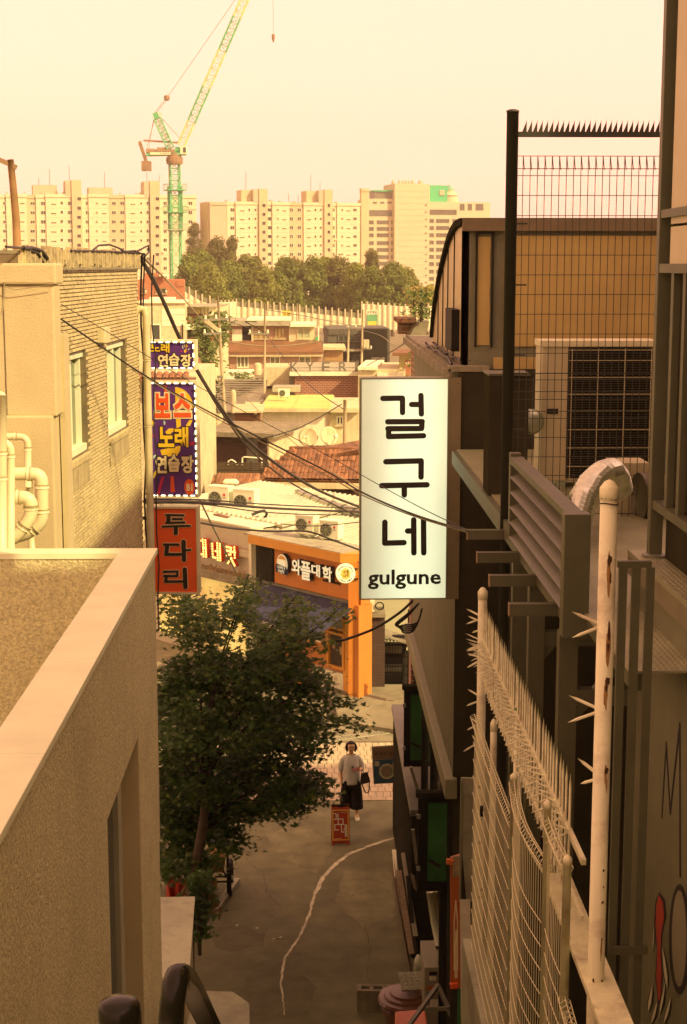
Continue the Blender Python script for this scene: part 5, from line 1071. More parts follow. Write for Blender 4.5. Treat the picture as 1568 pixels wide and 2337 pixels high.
# hand rails in the near foreground
m_rail = mat('dark_varnished_pipe', (0.012, 0.012, 0.007), rough=.22, var=.2, scale=8, spec=.2)
def rpt(k, x, y, Y): return at(*cp(k, x, y), Y)
P = [rpt('r7', 262, 2100, 2.6), rpt('r7', 290, 1700, 2.6), rpt('r7', 312, 1530, 2.6), rpt('r7', 335, 1478, 2.62), rpt('r7', 372, 1470, 2.68), rpt('r7', 415, 1510, 2.76), rpt('r7', 460, 1590, 2.85), rpt('r7', 640, 1960, 3.2)]
t = thing('stair_rail', 'dark bent pipe handrail at the bottom edge of the stair', 'handrail', P[0]); MB().tube(P, .0235, 18).build('tube', m_rail, t, True)
p = at(272, 2285, 1.66); b = MB(); b.lathe([(.0255, -.5), (.0255, -.02), (.0245, -.006), (.021, 0), (.01, .003), (.001, .0035)], 24, p); tag(b.build('rail_post', m_rail, smooth=True), 'short capped dark pipe post left of the bent handrail', 'post')

# ================================================================== hanging shop signs
m_frame = mat('sign_frame_white', (0.72, 0.62, 0.48), rough=.5, var=.08, dirt=.2, dscale=4); m_purple = mat('sign_purple', (0.10, 0.025, 0.22), rough=.45, var=.06)
m_syel = mat('print_yellow', (.80, .50, .03), rough=.45, var=0); m_sred = mat('print_red', (.75, .09, .02), rough=.45, var=0); m_scream = mat('print_cream', (.82, .66, .46), rough=.45, var=0); m_sdk = mat('print_dark', (.025, .02, .012), rough=.45, var=0); m_pink = mat('print_pink', (.55, .02, .08), rough=.45, var=0); m_lblue = mat('print_light_blue', (.45, .60, .62), var=0)
m_led = mat('led_white', (1.0, .93, .80), var=0, emit=1.6)
WP = Wall((xat(330, 21.3), 21.3), (xat(460, 21.3), 21.25))
def s4(x0, y0, x1, y1): return rc(WP, 's4', x0, y0, x1, y1)
def grow(r, e): return (r[0]-e, r[1]-e, r[2]+e, r[3]+e)
def sign_box(label, r, depth, face, name='light_box_sign'):
    t = thing(name, label, 'sign', WP.P((r[0]+r[2])/2, r[1])); b = WP.mb(); e = .03
    b.box(r[0], r[1], -depth, r[2], r[3], -.012); b.box(r[0], r[1], -.012, r[2], r[1]+e, .02); b.box(r[0], r[3]-e, -.012, r[2], r[3], .02); b.box(r[0], r[1]+e, -.012, r[0]+e, r[3]-e, .02); b.box(r[2]-e, r[1]+e, -.012, r[2], r[3]-e, .02)
    b.build('frame', m_frame, t); WP.mb().box(r[0]+e, r[1]+e, -.012, r[2]-e, r[3]-e, -.002).build('face', face, t); return t
def leds(t, r):
    b = WP.mb(); k = 0; e = .03; per = [((r[0]+e, r[3]-e), (r[2]-e, r[3]-e)), ((r[2]-e, r[3]-e), (r[2]-e, r[1]+e)), ((r[2]-e, r[1]+e), (r[0]+e, r[1]+e)), ((r[0]+e, r[1]+e), (r[0]+e, r[3]-e))]
    for a, c_ in per:
        a, c_ = Vector(a), Vector(c_); L = (c_-a).length; n = max(3, round(L/.105))
        for i in range(n):
            for j in (-1, 0, 1): p = a + (c_-a)*((i+.5)/n) + (c_-a).normalized()*j*.02; b.prism([(p.x+.0095*math.cos(6.2832*q/6), p.y+.0095*math.sin(6.2832*q/6)) for q in range(6)], .021, .03)
    tag(b.build('led_dots', m_led, t), kind='stuff')
    w_ = WP.mb()
    for a, c_ in per: w_.bar((*a, .022), (*c_, .022), .006)
    w_.build('led_strip', m_cbrown, t)
def wtext(t, s, r, m, z, out=None, oe=.012, bold=.03, obold=.085, rot=0):
    if out: text('outline', s, grow(r, oe), out, t, WP, z, .003, obold)
    return text('lettering', s, r, m, t, WP, z+.003, .003, bold)
def conf(t, pts, m, z=.0): b = WP.mb(); b.prism([hc(WP, 's4', *p) for p in pts][::-1], z-.002, z+.0015); return b.build('confetti', m, t)
t = sign_box('upper small purple karaoke sign with white lamp border', s4(112, 68, 770, 482), .22, m_purple); leds(t, s4(112, 68, 770, 482))
wtext(t, '노래', s4(148, 112, 408, 242), m_syel, .001, m_sdk, .010)
for ch, a in (('연', (248, 262, 388, 438)), ('습', (398, 250, 545, 422)), ('장', (560, 262, 712, 436))): wtext(t, ch, s4(*a), m_scream, .001, m_sdk, .013)
b = WP.mb(); ell(b, hc(WP, 's4', 622, 222), .016, .022, 0, .002, 14); b.bar((*hc(WP, 's4', 636, 222), .003), (*hc(WP, 's4', 636, 115), .003), .008, .003); b.bar((*hc(WP, 's4', 636, 118), .0035), (*hc(WP, 's4', 660, 160), .0035), .010, .003); b.build('note', m_syel, t)
for pts, m in ((((578,150),(588,140),(600,185),(590,190)), m_lblue), (((655,200),(690,180),(692,192),(660,208)), m_lblue), (((560,215),(580,210),(582,228),(562,230)), m_pink), (((655,220),(668,218),(668,232),(655,232)), m_pink), (((605,125),(612,122),(616,165),(610,168)), m_scream)): conf(t, pts, m)
r = s4(135, 632, 800, 2232); t = sign_box('tall purple karaoke sign with white lamp border and red lettering', (s4(128, 632, 770, 2232)[0], r[1], s4(128, 632, 800, 2232)[2], r[3]), .22, m_purple); rr_ = (s4(128, 632, 770, 2232)[0], r[1], s4(128, 632, 800, 2232)[2], r[3]); leds(t, rr_)
b = WP.mb(); c0 = hc(WP, 's4', 490, 1010); Rr = abs(hc(WP,'s4',735,900)[0]-c0[0]); b.prism([c0] + [(c0[0]+Rr*math.cos(rad(a)), c0[1]+Rr*1.18*math.sin(rad(a))) for a in range(0, 91, 10)], -.002, .0006); b.build('yellow_sector', m_syel, t)
for pts, m in ((((318,690),(368,690),(372,790),(345,800)), m_sred), (((495,1150),(560,1150),(566,1250),(505,1290)), m_syel), (((680,1170),(728,1165),(690,1250),(622,1260)), m_syel), (((168,1170),(212,1210),(195,1245),(172,1235)), m_syel), (((325,1180),(345,1180),(352,1225),(330,1238)), m_lblue), (((180,1365),(222,1385),(220,1398),(182,1392)), m_pink), (((685,1470),(748,1462),(748,1515),(690,1515)), m_pink), (((740,1345),(748,1345),(748,1382),(740,1382)), m_lblue),
               (((350,1330),(400,1285),(470,1280),(480,1310),(430,1350),(400,1420)), m_syel), (((280,1580),(560,1520),(555,1590),(510,1660),(400,1670),(300,1650)), m_syel), (((185,1660),(240,1630),(215,1665),(190,1710)), m_lblue), (((190,1895),(222,1858),(226,1910),(190,1985)), m_syel), (((298,1955),(335,1945),(262,2250-34),(225,2250-34)), m_pink), (((425,1942),(465,1942),(482,2160),(420,2155)), m_sred)): conf(t, pts, m)
for ch, a in (('보', (200, 800, 418, 1140)), ('스', (468, 800, 705, 1132))): wtext(t, ch, s4(*a), m_sred, .002, m_scream, .018, .045, .12)
for ch, a in (('노', (255, 1262, 472, 1540)), ('래', (480, 1262, 668, 1540))): wtext(t, ch, s4(*a), m_syel, .0025, m_sdk, .013, .035, .095)
for ch, a in (('연', (215, 1660, 372, 1900)), ('습', (388, 1640, 550, 1880)), ('장', (568, 1655, 742, 1900))): wtext(t, ch, s4(*a), m_scream, .002, m_sdk, .013, .035, .095)
b = WP.mb(); c0 = hc(WP, 's4', 682, 2090); ell(b, c0, abs(hc(WP,'s4',755,2090)[0]-c0[0]), abs(hc(WP,'s4',682,1980)[1]-c0[1]), 0, .003); b.build('red_disc', m_sred, t); text('lettering', 'B1', s4(642, 2042, 725, 2142), m_scream, t, WP, .004, .003, .05)
# red sign, brushed letters with cream outlines
WP = Wall((xat(340, 21.0), 21.0), (xat(470, 21.0), 20.95)); r = rc(WP, 's5', 172, 140, 1200, 2090)
m_redf = mat('sign_red', (.92, .13, .025), rough=.5, var=.05, dirt=.1, dscale=2); t = sign_box('red vertical sign with black brushed letters above the maple', r, .2, m_redf)
BR = [([[(470,330),(870,338)], [(530,345),(525,485)], [(620,420),(830,420)], [(475,505),(885,495)], [(395,588),(1005,572)], [(690,600),(690,735)]], (.030,.058,.032,.030,.030,.058)),
      ([[(425,990),(750,990)], [(500,1010),(480,1200)], [(460,1208),(850,1205)], [(862,925),(872,1330)], [(930,1115),(1015,1105)]], (.036,.058,.042,.062,.030)),
      ([[(425,1592),(735,1588)], [(725,1600),(725,1675)], [(430,1688),(720,1690)], [(480,1700),(470,1790)], [(450,1812),(850,1808)], [(890,1540),(905,1935)]], (.034,.036,.034,.046,.036,.062))]
for k_, (ls, th) in enumerate(BR):
    pl = [[cp('s5', *p) for p in l] for l in ls]; b = WP.mb(); strokes(b, WP, pl, 0, .0, .003, ths=th, grow=.016); o = b.build('letter_outline', m_scream, t); b = WP.mb(); strokes(b, WP, pl, 0, .0055, .003, ths=th); b.build('letter', m_sdk, o)
b = WP.mb(); b.tube([(r[0]+.13+.02*math.cos(a*.9), r[3]+.02+.025*math.sin(a*.9), -.05) for a in range(8)], .004, 5); b.build('lifting_eye', m_steel, t)
for z in (.2, .85): WP.mb().bar((r[0]-.6, r[1]+(r[3]-r[1])*z, -.1), (r[0]+.02, r[1]+(r[3]-r[1])*z, -.1), .04).build('bracket', m_dark, t)
# dark menu board behind the red sign, and the house corner under the signs
WM_ = Wall((xat(325, 23), 23), (xat(352, 23), 23)); t = thing('dark_board', 'dark lettered board half hidden left of the red sign', 'sign', WM_.P(.1, WM_.hit(340, 1260)[1]))
r = rc(WM_, 's5', 55, 400, 260, 935); WM_.box('board', r, -.03, 0, m_dark, t); text('lettering', '오', rc(WM_, 's5', 130, 745, 185, 860), m_wirel, t, WM_, .001, .004); b = WM_.mb()
for x0, y0, x1, y1 in ((r[0], r[1], r[2], r[1]+.02), (r[0], r[3]-.02, r[2], r[3]), (r[0], r[1], r[0]+.02, r[3])): b.box(x0, y0, 0, x1, y1, .012)
b.build('edge', m_wirel, t)
# ================================================================== right: dark clad building with the big white sign
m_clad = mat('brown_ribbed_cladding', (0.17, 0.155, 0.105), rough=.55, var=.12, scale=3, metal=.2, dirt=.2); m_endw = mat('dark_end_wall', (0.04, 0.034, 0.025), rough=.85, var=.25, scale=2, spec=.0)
m_trim = mat('trim_metal', (0.23, 0.21, 0.15), rough=.5, var=.12, metal=.3)
WX = Wall((1.6, 24.6), (1.6, 17.0)); t = thing('clad_building', 'dark building with brown ribbed cladding along the right of the alley', 'building', (1.6, 20, 0))
zt = onx(1050, 852, 1.6).z; zl_ = 4.85
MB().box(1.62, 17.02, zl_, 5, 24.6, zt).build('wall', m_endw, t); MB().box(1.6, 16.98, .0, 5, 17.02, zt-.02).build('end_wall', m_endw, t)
rb = MB().box(0, -.12, zl_-.2, .022, .12, zt).mesh('cladding_rib', m_clad)
n = 27
for i in range(n): link('cladding_rib', rb, t, Matrix.Translation((1.598, 17.15 + i*.278, 0)))
MB().box(1.50, 16.9, zl_-.22, 1.64, 24.7, zl_+.02).build('trim_beam', m_trim, t, bevel=.01); MB().box(1.56, 17.0, zl_-.32, 1.62, 24.7, zl_-.2201).build('trim_beam', m_steel, t)
b = MB(); b.box(1.5, 17.0, zt, 1.95, 24.7, zt+.06); b.box(1.44, 17.0, zt-.06, 1.52, 24.7, zt+.03); b.build('roof_gutter', m_concd, t); MB().box(1.95, 16.95, zt-.02, 5, 24.6, zt+.02).build('roof', m_endw, t)
b = MB(); b.tube([(1.57, 17.0, zl_-.2), (1.58, 17.0, 2.6)], .035, 10); b.build('corner_pipe', m_dark, t, True)
for k_ in range(3):
    b = MB(); b.tube([(1.55+.1*k_, 17.2+.5*q, zt+.07+.05*abs(math.sin(q*1.3+k_))) for q in range(9)], .015, 5); b.build('roof_hose', m_wire, t, True)
# setback upper shopfront with black posts
t2 = thing('black_shopfront', 'black-framed shopfront under the ribbed cladding', 'shop', (1.5, 23, 0))
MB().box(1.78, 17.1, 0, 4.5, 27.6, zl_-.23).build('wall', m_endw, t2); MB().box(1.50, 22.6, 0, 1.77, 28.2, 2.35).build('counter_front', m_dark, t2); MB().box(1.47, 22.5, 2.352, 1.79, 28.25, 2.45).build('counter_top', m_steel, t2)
for y in (17.8, 19.6, 21.4, 23.2, 25.0, 26.8): MB().box(1.68, y-.05, 0 if y < 22 else 2.46, 1.779, y+.05, zl_-.23).build('mullion', m_dark, t2)
for y0, y1 in ((17.9, 19.5), (19.7, 21.3), (21.5, 23.1), (23.3, 24.9), (25.1, 26.7)): MB().box(1.735, y0, 2.5, 1.775, y1, zl_-.4).build('pane', m_glass, t2)
# opened casements with green glass
m_ggl = mat('green_glass', (0.045, 0.16, 0.05), rough=.12, var=.35, scale=1.3, spec=.8)
def casement(label, Y, k, fx0, fy0, fx1, fy1, gx0, gy0, gx1, gy1):
    Wc = Wall((0, Y), (3, Y)); r = rc(Wc, k, fx0, fy0, fx1, fy1); g = rc(Wc, k, gx0, gy0, gx1, gy1); r = (r[0], r[1], max(r[2], 1.74), r[3])
    t = thing('open_casement', label, 'window', Wc.P(r[0], r[1]), 'opened green windows'); b = Wc.mb()
    b.box(r[0], r[1], -.05, g[0], r[3], .02); b.box(g[0], r[1], -.05, r[2], g[1], .02); b.box(g[0], g[3], -.05, r[2], r[3], .02); b.box(r[2]-.05, g[1], -.05, r[2], g[3], .02); b.build('frame', m_black, t)
    Wc.mb().box(g[0], g[1], -.03, r[2]-.05, g[3], -.01).build('pane', m_ggl, t); Wc.mb().box(r[0]-.03, r[3]+.001, -.08, r[2], r[3]+.07, .05).build('head', m_dark, t)
    for z in (.25, .8): Wc.mb().box(r[0]-.02, r[1]+(r[3]-r[1])*z-.03, .021, r[0]+.03, r[1]+(r[3]-r[1])*z+.03, .05).build('hinge', m_galv, t)
    Wc.mb().bar((g[0]+.02, g[1]+.32, .05), (g[0]+.16, g[1]+.26, .12), .03).build('handle', m_black, t)
casement('far opened window with green glass, hung high over the alley', 24.0, 'r6', 815, 112, 1110, 715, 865, 148, 1095, 670)
casement('near opened window with green glass beside the clutter', 19.2, 'r6', 925, 952, 1190, 1690, 1000, 995, 1182, 1620)
for k_, (a, b_, Y) in enumerate((((870, 720), (920, 890), 22.5), ((1045, 720), (1075, 890), 21.5), ((885, 1210), (918, 1480), 20.5))):
    b = MB(); b.bar(at(*cp('r6', *a), Y), at(*cp('r6', *b_), Y), .045); tag(b.build('window_stay', m_trim), ['pale stay rod left below the far green window', 'pale stay rod right below the far green window', 'pale rod left of the near green window'][k_], 'rod')
# blue and brown poster sign seen from behind
Wb = Wall((0, 28.0), (3, 28.0)); t = thing('poster_panel', 'blue and brown poster panel hung over the pavement, seen from behind', 'sign', Wb.P(*hc(Wb, 's6', 1210, 990)))
rf = rc(Wb, 's6', 955, 290, 1500, 990); b = Wb.mb(); b.prism([hc(Wb, 's6', *p) for p in ((952,308),(1500,272),(1500,972),(992,996))][::-1], -.03, 0); b.build('board', mat('board_edge', (.30, .26, .20)), t)
b = Wb.mb(); b.prism([hc(Wb, 's6', *p) for p in ((972,325),(1490,292),(1490,515),(985,548))][::-1], .001, .004); b.build('brown_field', mat('poster_brown', (.19, .12, .075), var=.1), t)
b = Wb.mb(); b.prism([hc(Wb, 's6', *p) for p in ((986,556),(1490,523),(1490,962),(1002,985))][::-1], .001, .005); b.build('blue_field', mat('poster_blue', (.02, .065, .12), var=.2), t)
b = Wb.mb(); c = hc(Wb, 's6', 1237, 758); Rr = abs(hc(Wb,'s6',1385,758)[0]-c[0]); ell(b, c, Rr, Rr, .006, .008, 28); b.build('ring', mat('poster_ring', (.42, .38, .25), var=.3, scale=40), t); b = Wb.mb(); ell(b, c, Rr*.74, Rr*.74, .0085, .0095, 28); b.build('disc', mat('poster_disc', (.16, .18, .12), var=.2), t)
b = Wb.mb(); b.prism([hc(Wb, 's6', *p) for p in ((1150,690),(1230,670),(1310,690),(1310,790),(1270,840),(1215,860),(1170,800),(1140,730))][::-1], .010, .012); b.build('map_shape', mat('poster_map', (.22, .16, .11), var=.2), t)
M_flip = Wall((Wb.A.x, Wb.A.y), (Wb.A.x+1, Wb.A.y)); r_ = rc(Wb, 's6', 1010, 400, 1410, 475)
tm_ = text_mesh('설로 아츠 벽', (0, r_[1], r_[2]-r_[0], r_[3]), m_sdk, Matrix(), 0, .003, .01)
for v in tm_.vertices: v.co = Wb.M @ Vector((r_[2] - v.co.x, v.co.y, .005 + v.co.z))
link('lettering', tm_, t)
for x0 in (1010, 1345): b = Wb.mb(); r_ = rc(Wb, 's6', x0, 575, x0+85, 665); b.box(r_[0], r_[1], .006, r_[2], r_[3], .008); b.build('emblem', mat('poster_ring', (.4, .4, .3)), t)

# ================================================================== the big white lit sign
WG = Wall((xat(820, 16.9), 16.9), (xat(1060, 16.9), 16.93)); r = WG.rect(822, 862, 1022, 1367)
t = thing('lit_sign', 'tall white lit sign with black brush lettering over the alley', 'sign', WG.P((r[0]+r[2])/2, r[1]))
WG.mb().box(r[0], r[1], -.24, r[2], r[3], -.01).build('casing', m_trim, t, bevel=.006)
m_lit = mat('lit_acrylic', (0.80, 0.82, 0.74), rough=.35, var=.07, scale=1.0, emit=.36)
_t = m_lit.node_tree; _b = _t.nodes['Principled BSDF']; _g = _t.nodes.new('ShaderNodeNewGeometry'); _d = _t.nodes.new('ShaderNodeVectorMath'); _d.operation = 'DOT_PRODUCT'; _d.inputs[1].default_value = WG.d; _t.links.new(_g.outputs['Position'], _d.inputs[0])
_c = WG.P((r[0]+r[2])/2 + .12, 0).dot(WG.d); _s = _t.nodes.new('ShaderNodeMath'); _s.operation = 'SUBTRACT'; _s.inputs[1].default_value = _c; _t.links.new(_d.outputs['Value'], _s.inputs[0]); _a = _t.nodes.new('ShaderNodeMath'); _a.operation = 'ABSOLUTE'; _t.links.new(_s.outputs[0], _a.inputs[0])
_m = _t.nodes.new('ShaderNodeMapRange'); _m.interpolation_type = 'SMOOTHSTEP'; _m.inputs['From Min'].default_value = 0.1; _m.inputs['From Max'].default_value = .62; _m.inputs['To Min'].default_value = .34; _m.inputs['To Max'].default_value = .13; _t.links.new(_a.outputs[0], _m.inputs['Value']); _t.links.new(_m.outputs[0], _b.inputs['Emission Strength'])   # glow painted stronger mid-face, as if from tubes behind the acrylic
WG.mb().box(r[0]+.012, r[1]+.012, -.01, r[2]-.012, r[3]-.012, .004).build('face', m_lit, t)
b = WG.mb(); e = .014; b.box(r[0], r[1], -.01, r[2], r[1]+e, .012); b.box(r[0], r[3]-e, -.01, r[2], r[3], .012); b.box(r[0], r[1]+e, -.01, r[0]+e, r[3]-e, .012); b.box(r[2]-e, r[1]+e, -.01, r[2], r[3]-e, .012); b.build('edge_trim', m_trim, t)
r2 = WG.rect(1023, 862, 1050, 1367); WG.mb().box(r[2]+.002, r2[1], -.2, r2[2], r2[3], -.004).build('side_panel', mat('brown_anodised', (.22, .17, .115), rough=.45, var=.12, metal=.4), t)
for y in (875, 1000, 1115, 1230, 1340): u, z = WG.hit(1046, y); b = WG.mb(); ell(b, (u, z), .006, .006, -.004, .002, 8); b.build('screw', m_dark, t)
KG = [[[(295,321),(470,318)],[(471,324),(471,448)],[(552,375),(628,375)],[(636,294),(640,460)],[(338,530),(648,528)],[(645,532),(643,588)],[(340,592),(642,590)],[(347,597),(346,658)],[(346,662),(660,655)]],
      [[(322,888),(638,880)],[(638,884),(637,1025)],[(285,1102),(690,1094)],[(487,1108),(487,1185)]],
      [[(313,1430),(312,1614)],[(312,1617),(484,1612)],[(516,1508),(562,1508)],[(571,1408),(573,1704)],[(659,1407),(661,1704)]]]
for ls, th in zip(KG, ([.0595], [.062], [.062])):
    b = WG.mb(); pl = [[cp('r2', *p) for p in l] for l in ls]; strokes(b, WG, pl, th[0], .005, .003, n=7); b.build('letter', m_sdk, t)
text('lettering', 'gulgune', rc(WG, 'r2', 160, 1853, 816, 2028), m_sdk, t, WG, .005, .003, .022)
for z in (.25, .8): WG.mb().bar((r2[2]-.05, r[1]+(r[3]-r[1])*z, -.12), (r2[2]+.2, r[1]+(r[3]-r[1])*z, -.12), .06).build('bracket', m_dark, t)

# ================================================================== arched sheet-metal rooftop
m_sheet = mat('pale_sheet', (0.50, 0.37, 0.25), rough=.4, var=.08, scale=2, metal=.35, streak=.2); m_ochre = mat('ochre_render', (0.46, 0.31, 0.13), rough=.8, var=.10, scale=1.5, streak=.2, dirt=.25, dirtcol=(.2, .12, .05)); m_grey = mat('grey_render', (0.17, 0.155, 0.115), var=.15, bump=.3)
xa = 1.67; WAr = Wall((xa, 22), (xa, 17.2)); t = thing('arched_rooftop', 'arched sheet-metal rooftop room with ochre front wall', 'building', (xa, 18, zt))
cur = [(290,690),(262,706),(236,745),(214,800),(196,865),(178,935),(163,1000),(149,1080),(138,1150),(127,1230),(118,1335)]
pc_ = [hc(WAr, 'r1', *p) for p in cur]; pc_[0] = (WAr.L, pc_[0][1])
b = WAr.mb(); poly = [(u, z) for u, z in pc_] + [(pc_[-1][0], zt+.0), (WAr.L, zt+.0)]; b.prism(poly, -.06, 0); b.build('side_wall', m_sheet, t)
b = WAr.mb()
for (u0, z0), (u1, z1) in zip(pc_[:-1], pc_[1:]): b.hexa([(u0, z0-.05, .05), (u1, z1-.05, .05), (u1, z1-.05, -4), (u0, z0-.05, -4), (u0, z0+.03, .05), (u1, z1+.03, .05), (u1, z1+.03, -4), (u0, z0+.03, -4)])
b.build('roof', m_dark, t)
for x, yt in ((150, 1080), (178, 940), (207, 830), (243, 740)):
    u, z1 = hc(WAr, 'r1', x, yt+20); WAr.mb().box(u-.012, zt, 0, u+.012, z1, .012).build('seam', m_dark, t)
r = rc(WAr, 'r1', 230, 1190, 268, 1425); WAr.mb().box(r[0], r[1], 0, r[2], r[3], .09).build('vent', m_black, t)
WAf = Wall((xa, 17.2), (7, 17.2)); zA = pc_[0][1]
WAf.mb().box(.0, zt-.3, -.25, 5, zA-.02, 0).build('front_wall', m_grey, t); r = rc(WAf, 'r1', 470, 690, 1500, 748); WAf.mb().box(-.02, r[1], -.05, 5, zA+.02, .09).build('eave_band', mat('brown_fascia', (.17, .12, .08), var=.15), t)
r = rc(WAf, 'r1', 520, 770, 1500, 1405); WAf.mb().box(r[0], r[1], .001, 5, r[3], .03).build('ochre_panel', m_ochre, t); r = rc(WAf, 'r1', 460, 1468, 1500, 1520); WAf.mb().box(r[0], r[1]-.6, .001, 5, r[3], .05).build('base_panel', m_ochre, t)
r = rc(WAf, 'r1', 358, 752, 460, 1410); b = WAf.mb(); b.box(r[0], r[1], .001, r[0]+.02, r[3], .05); b.box(r[2]-.02, r[1], .001, r[2], r[3], .05); b.box(r[0]+.02, r[3]-.02, .001, r[2]-.02, r[3], .05); b.build('recess_frame', m_dark, t)
r = rc(WAf, 'r1', 368, 780, 446, 1398); b = WAf.mb(); pl = []
for i in range(13): pl.append((r[2] - (.012*abs(math.sin(i*2.3))), r[1] + (r[3]-r[1])*i/12))
b.prism([(r[0], r[1])] + pl + [(r[0], r[3])], .001, .012); b.build('ochre_strip', m_ochre, t)
# brick stack with weeds behind it
Wn = Wall((0, 25.4), (4, 25.4)); t = thing('brick_stack', 'narrow brick wall end under a broken tiled eave with weeds', 'wall', Wn.P(*hc(Wn, 'c6', 1310, 700)))
r = rc(Wn, 'c6', 1280, 395, 1335, 720); Wn.mb().box(r[0], 3, -.6, r[2], r[3], 0).build('wall', mb_red, t); r = rc(Wn, 'c6', 1150, 240, 1300, 272); Wn.mb().box(r[0], r[1], -1, r[2], r[3], .2).build('eave', m_terra, t)
b = Wn.mb(); q = [hc(Wn, 'c6', *p) for p in ((1245,390),(1300,270),(1400,262),(1370,400))]; b.prism(q[::-1], -.6, .15); b.build('broken_roof', m_concd, t); r = rc(Wn, 'c6', 1175, 275, 1290, 375); Wn.mb().box(r[0], r[1], -.8, r[2], r[3], -.5).build('rubble_wall', mb_tan, t)
shrub('weeds sprouting from the broken tiled eave', *cp('c6', 1345, 260), 25.3, .30, .5, m_sh, 260, 'weeds', .05)
shrub('pale twigs of weeds left of the broken eave', *cp('c6', 1290, 250), 25.9, .25, .55, mat('dry_weed', (.30, .20, .08), var=.3), 120, 'weeds', .04)

# ================================================================== roof platform: dark post, mesh screen, air conditioner, ducts
def mat_plate(name, col):
    m = mat(name, col, rough=.5, var=.2, metal=.25, dirt=.4); tt = m.node_tree; N = tt.nodes; L = tt.links; b = N['Principled BSDF']
    g = N.new('ShaderNodeNewGeometry'); mp = N.new('ShaderNodeMapping'); mp.inputs['Rotation'].default_value = (0, 0, rad(45)); mp.inputs['Scale'].default_value = (150, 75, 75); L.new(g.outputs['Position'], mp.inputs['Vector'])
    sp = N.new('ShaderNodeSeparateXYZ'); L.new(mp.outputs[0], sp.inputs[0]); ss = []
    for i in (0, 1):
        s = N.new('ShaderNodeMath'); s.operation = 'SINE'; L.new(sp.outputs[i], s.inputs[0]); ss.append(s)
    mu = N.new('ShaderNodeMath'); mu.operation = 'MULTIPLY'; L.new(ss[0].outputs[0], mu.inputs[0]); L.new(ss[1].outputs[0], mu.inputs[1])
    mr = N.new('ShaderNodeMapRange'); mr.inputs['From Min'].default_value = .25; mr.inputs['From Max'].default_value = .7; L.new(mu.outputs[0], mr.inputs['Value'])
    bp = N.new('ShaderNodeBump'); bp.inputs['Strength'].default_value = .9; bp.inputs['Distance'].default_value = .004; L.new(mr.outputs[0], bp.inputs['Height']); L.new(bp.outputs[0], b.inputs['Normal']); return m
m_plate = mat_plate('diamond_plate', (0.27, 0.245, 0.17)); m_frm = mat('brown_steel_frame', (0.092, 0.088, 0.055), rough=.5, var=.15, scale=4, dirt=.2, metal=.15)
zp = 8.73; t = thing('plate_platform', 'steel platform decked with diamond plate at the right', 'platform', (2, 10, 0))
MB().box(1.55, 7.3, zp-.012, 4.2, 16.5, zp).build('deck', m_plate, t)
b = MB(); b.box(1.5, 8.7, zp-.16, 1.56, 16.5, zp-.013); b.build('edge_beam', m_frm, t); MB().box(1.56, 7.3, zp-.1, 1.62, 8.7, zp-.013).build('edge_beam', m_frm, t)
for k_, (px, Y) in enumerate(((1302, 8.85), (1228, 10.3), (1188, 11.4))):
    x = xat(px, Y); MB().box(x-.055, Y-.05, 3, x+.055, Y+.05, zp-.17).build('column', m_frm, t); MB().bar((x, Y, zp-.75), (x+.45, Y, zp-.2), .05).build('knee_brace', m_frm, t)
    MB().box(x-.05, Y-.04, zp-.62, 3.5, Y+.04, zp-.52).build('cross_beam', m_frm, t)
for k_, (x0, y0, x1) in enumerate(((1066, 1219, 1168), (1088, 1271, 1208), (1116, 1324, 1242), (1161, 1390, 1292))):
    Y = (11.95, 11.0, 10.15, 9.25)[k_]; a, b_ = at(x0, y0, Y), at(x1+30, y0, Y); MB().bar(a, (b_.x, Y, a.z), .055, .075).build('outrigger', m_frm, t); MB().bar((a.x-.002, Y, a.z), (a.x+.004, Y, a.z), .06, .08).build('end_cap', m_cbrown, t)
# louvred railing
t = thing('louvred_rail', 'sloping-looking louvred steel railing on the platform edge', 'railing', (1.5, 10, zp)); x = 1.5
y0, y1 = onx(1313, 1280, x).y, onx(1174, 1130, x).y; zt2, zb2 = onx(1174, 1037, x).z, onx(1174, 1222, x).z
MB().box(x-.075, y0-.055, zb2-.12, x+.075, y0+.055, zt2+.0).build('post', m_frm, t, bevel=.004); MB().box(x-.04, y1-.04, zb2-.02, x+.04, y1+.04, zt2+.02).build('post', m_frm, t, bevel=.004)
for k_ in range(6):
    z = zt2 - .03 - k_*(zt2-zb2)/5.3; b = MB()
    if k_ == 0: b.box(x-.05, y0+.05, z-.02, x+.05, y1-.04, z+.025)
    else: b.hexa([(x-.045, y0+.05, z-.012), (x-.040, y0+.05, z-.020), (x-.040, y1-.04, z-.020), (x-.045, y1-.04, z-.012), (x+.045, y0+.05, z+.030), (x+.05, y0+.05, z+.022), (x+.05, y1-.04, z+.022), (x+.045, y1-.04, z+.030)])
    b.build('louvre', m_frm, t)
# dark post, toothed rail and welded mesh screen
YM = 12.0; WMs = Wall((0, YM), (5, YM)); m_mesh = mat('mesh_dark_green', (0.03, 0.032, 0.022), rough=.5, var=.1)
t = thing('mesh_screen', 'dark welded-mesh screen with toothed top rail beside a tall round post', 'fence', (1.53, YM, zp))
u0 = WMs.hit(1161, 800)[0]; b = MB(); ztp = WMs.hit(1161, 252)[1]; b.lathe([(.046, -7), (.046, -.015), (.05, -.015), (.05, -.002), (.03, .008), (.002, .01)], 20, (u0, YM, ztp)); b.build('post', m_mesh, t, True)
for y in (310, 510, 650, 810, 980): z = WMs.hit(1161, y)[1]; WMs.mb().bar((u0+.03, z, -.01), (u0+.13, z, -.01), .012).build('clip', m_mesh, t)
uR = WMs.hit(1560, 500)[0]; r = rc(WMs, 'r1', 583, 182, 1500, 212); WMs.mb().box(u0+.04, r[1], -.015, uR, r[3], .015).build('spike_rail', m_mesh, t)
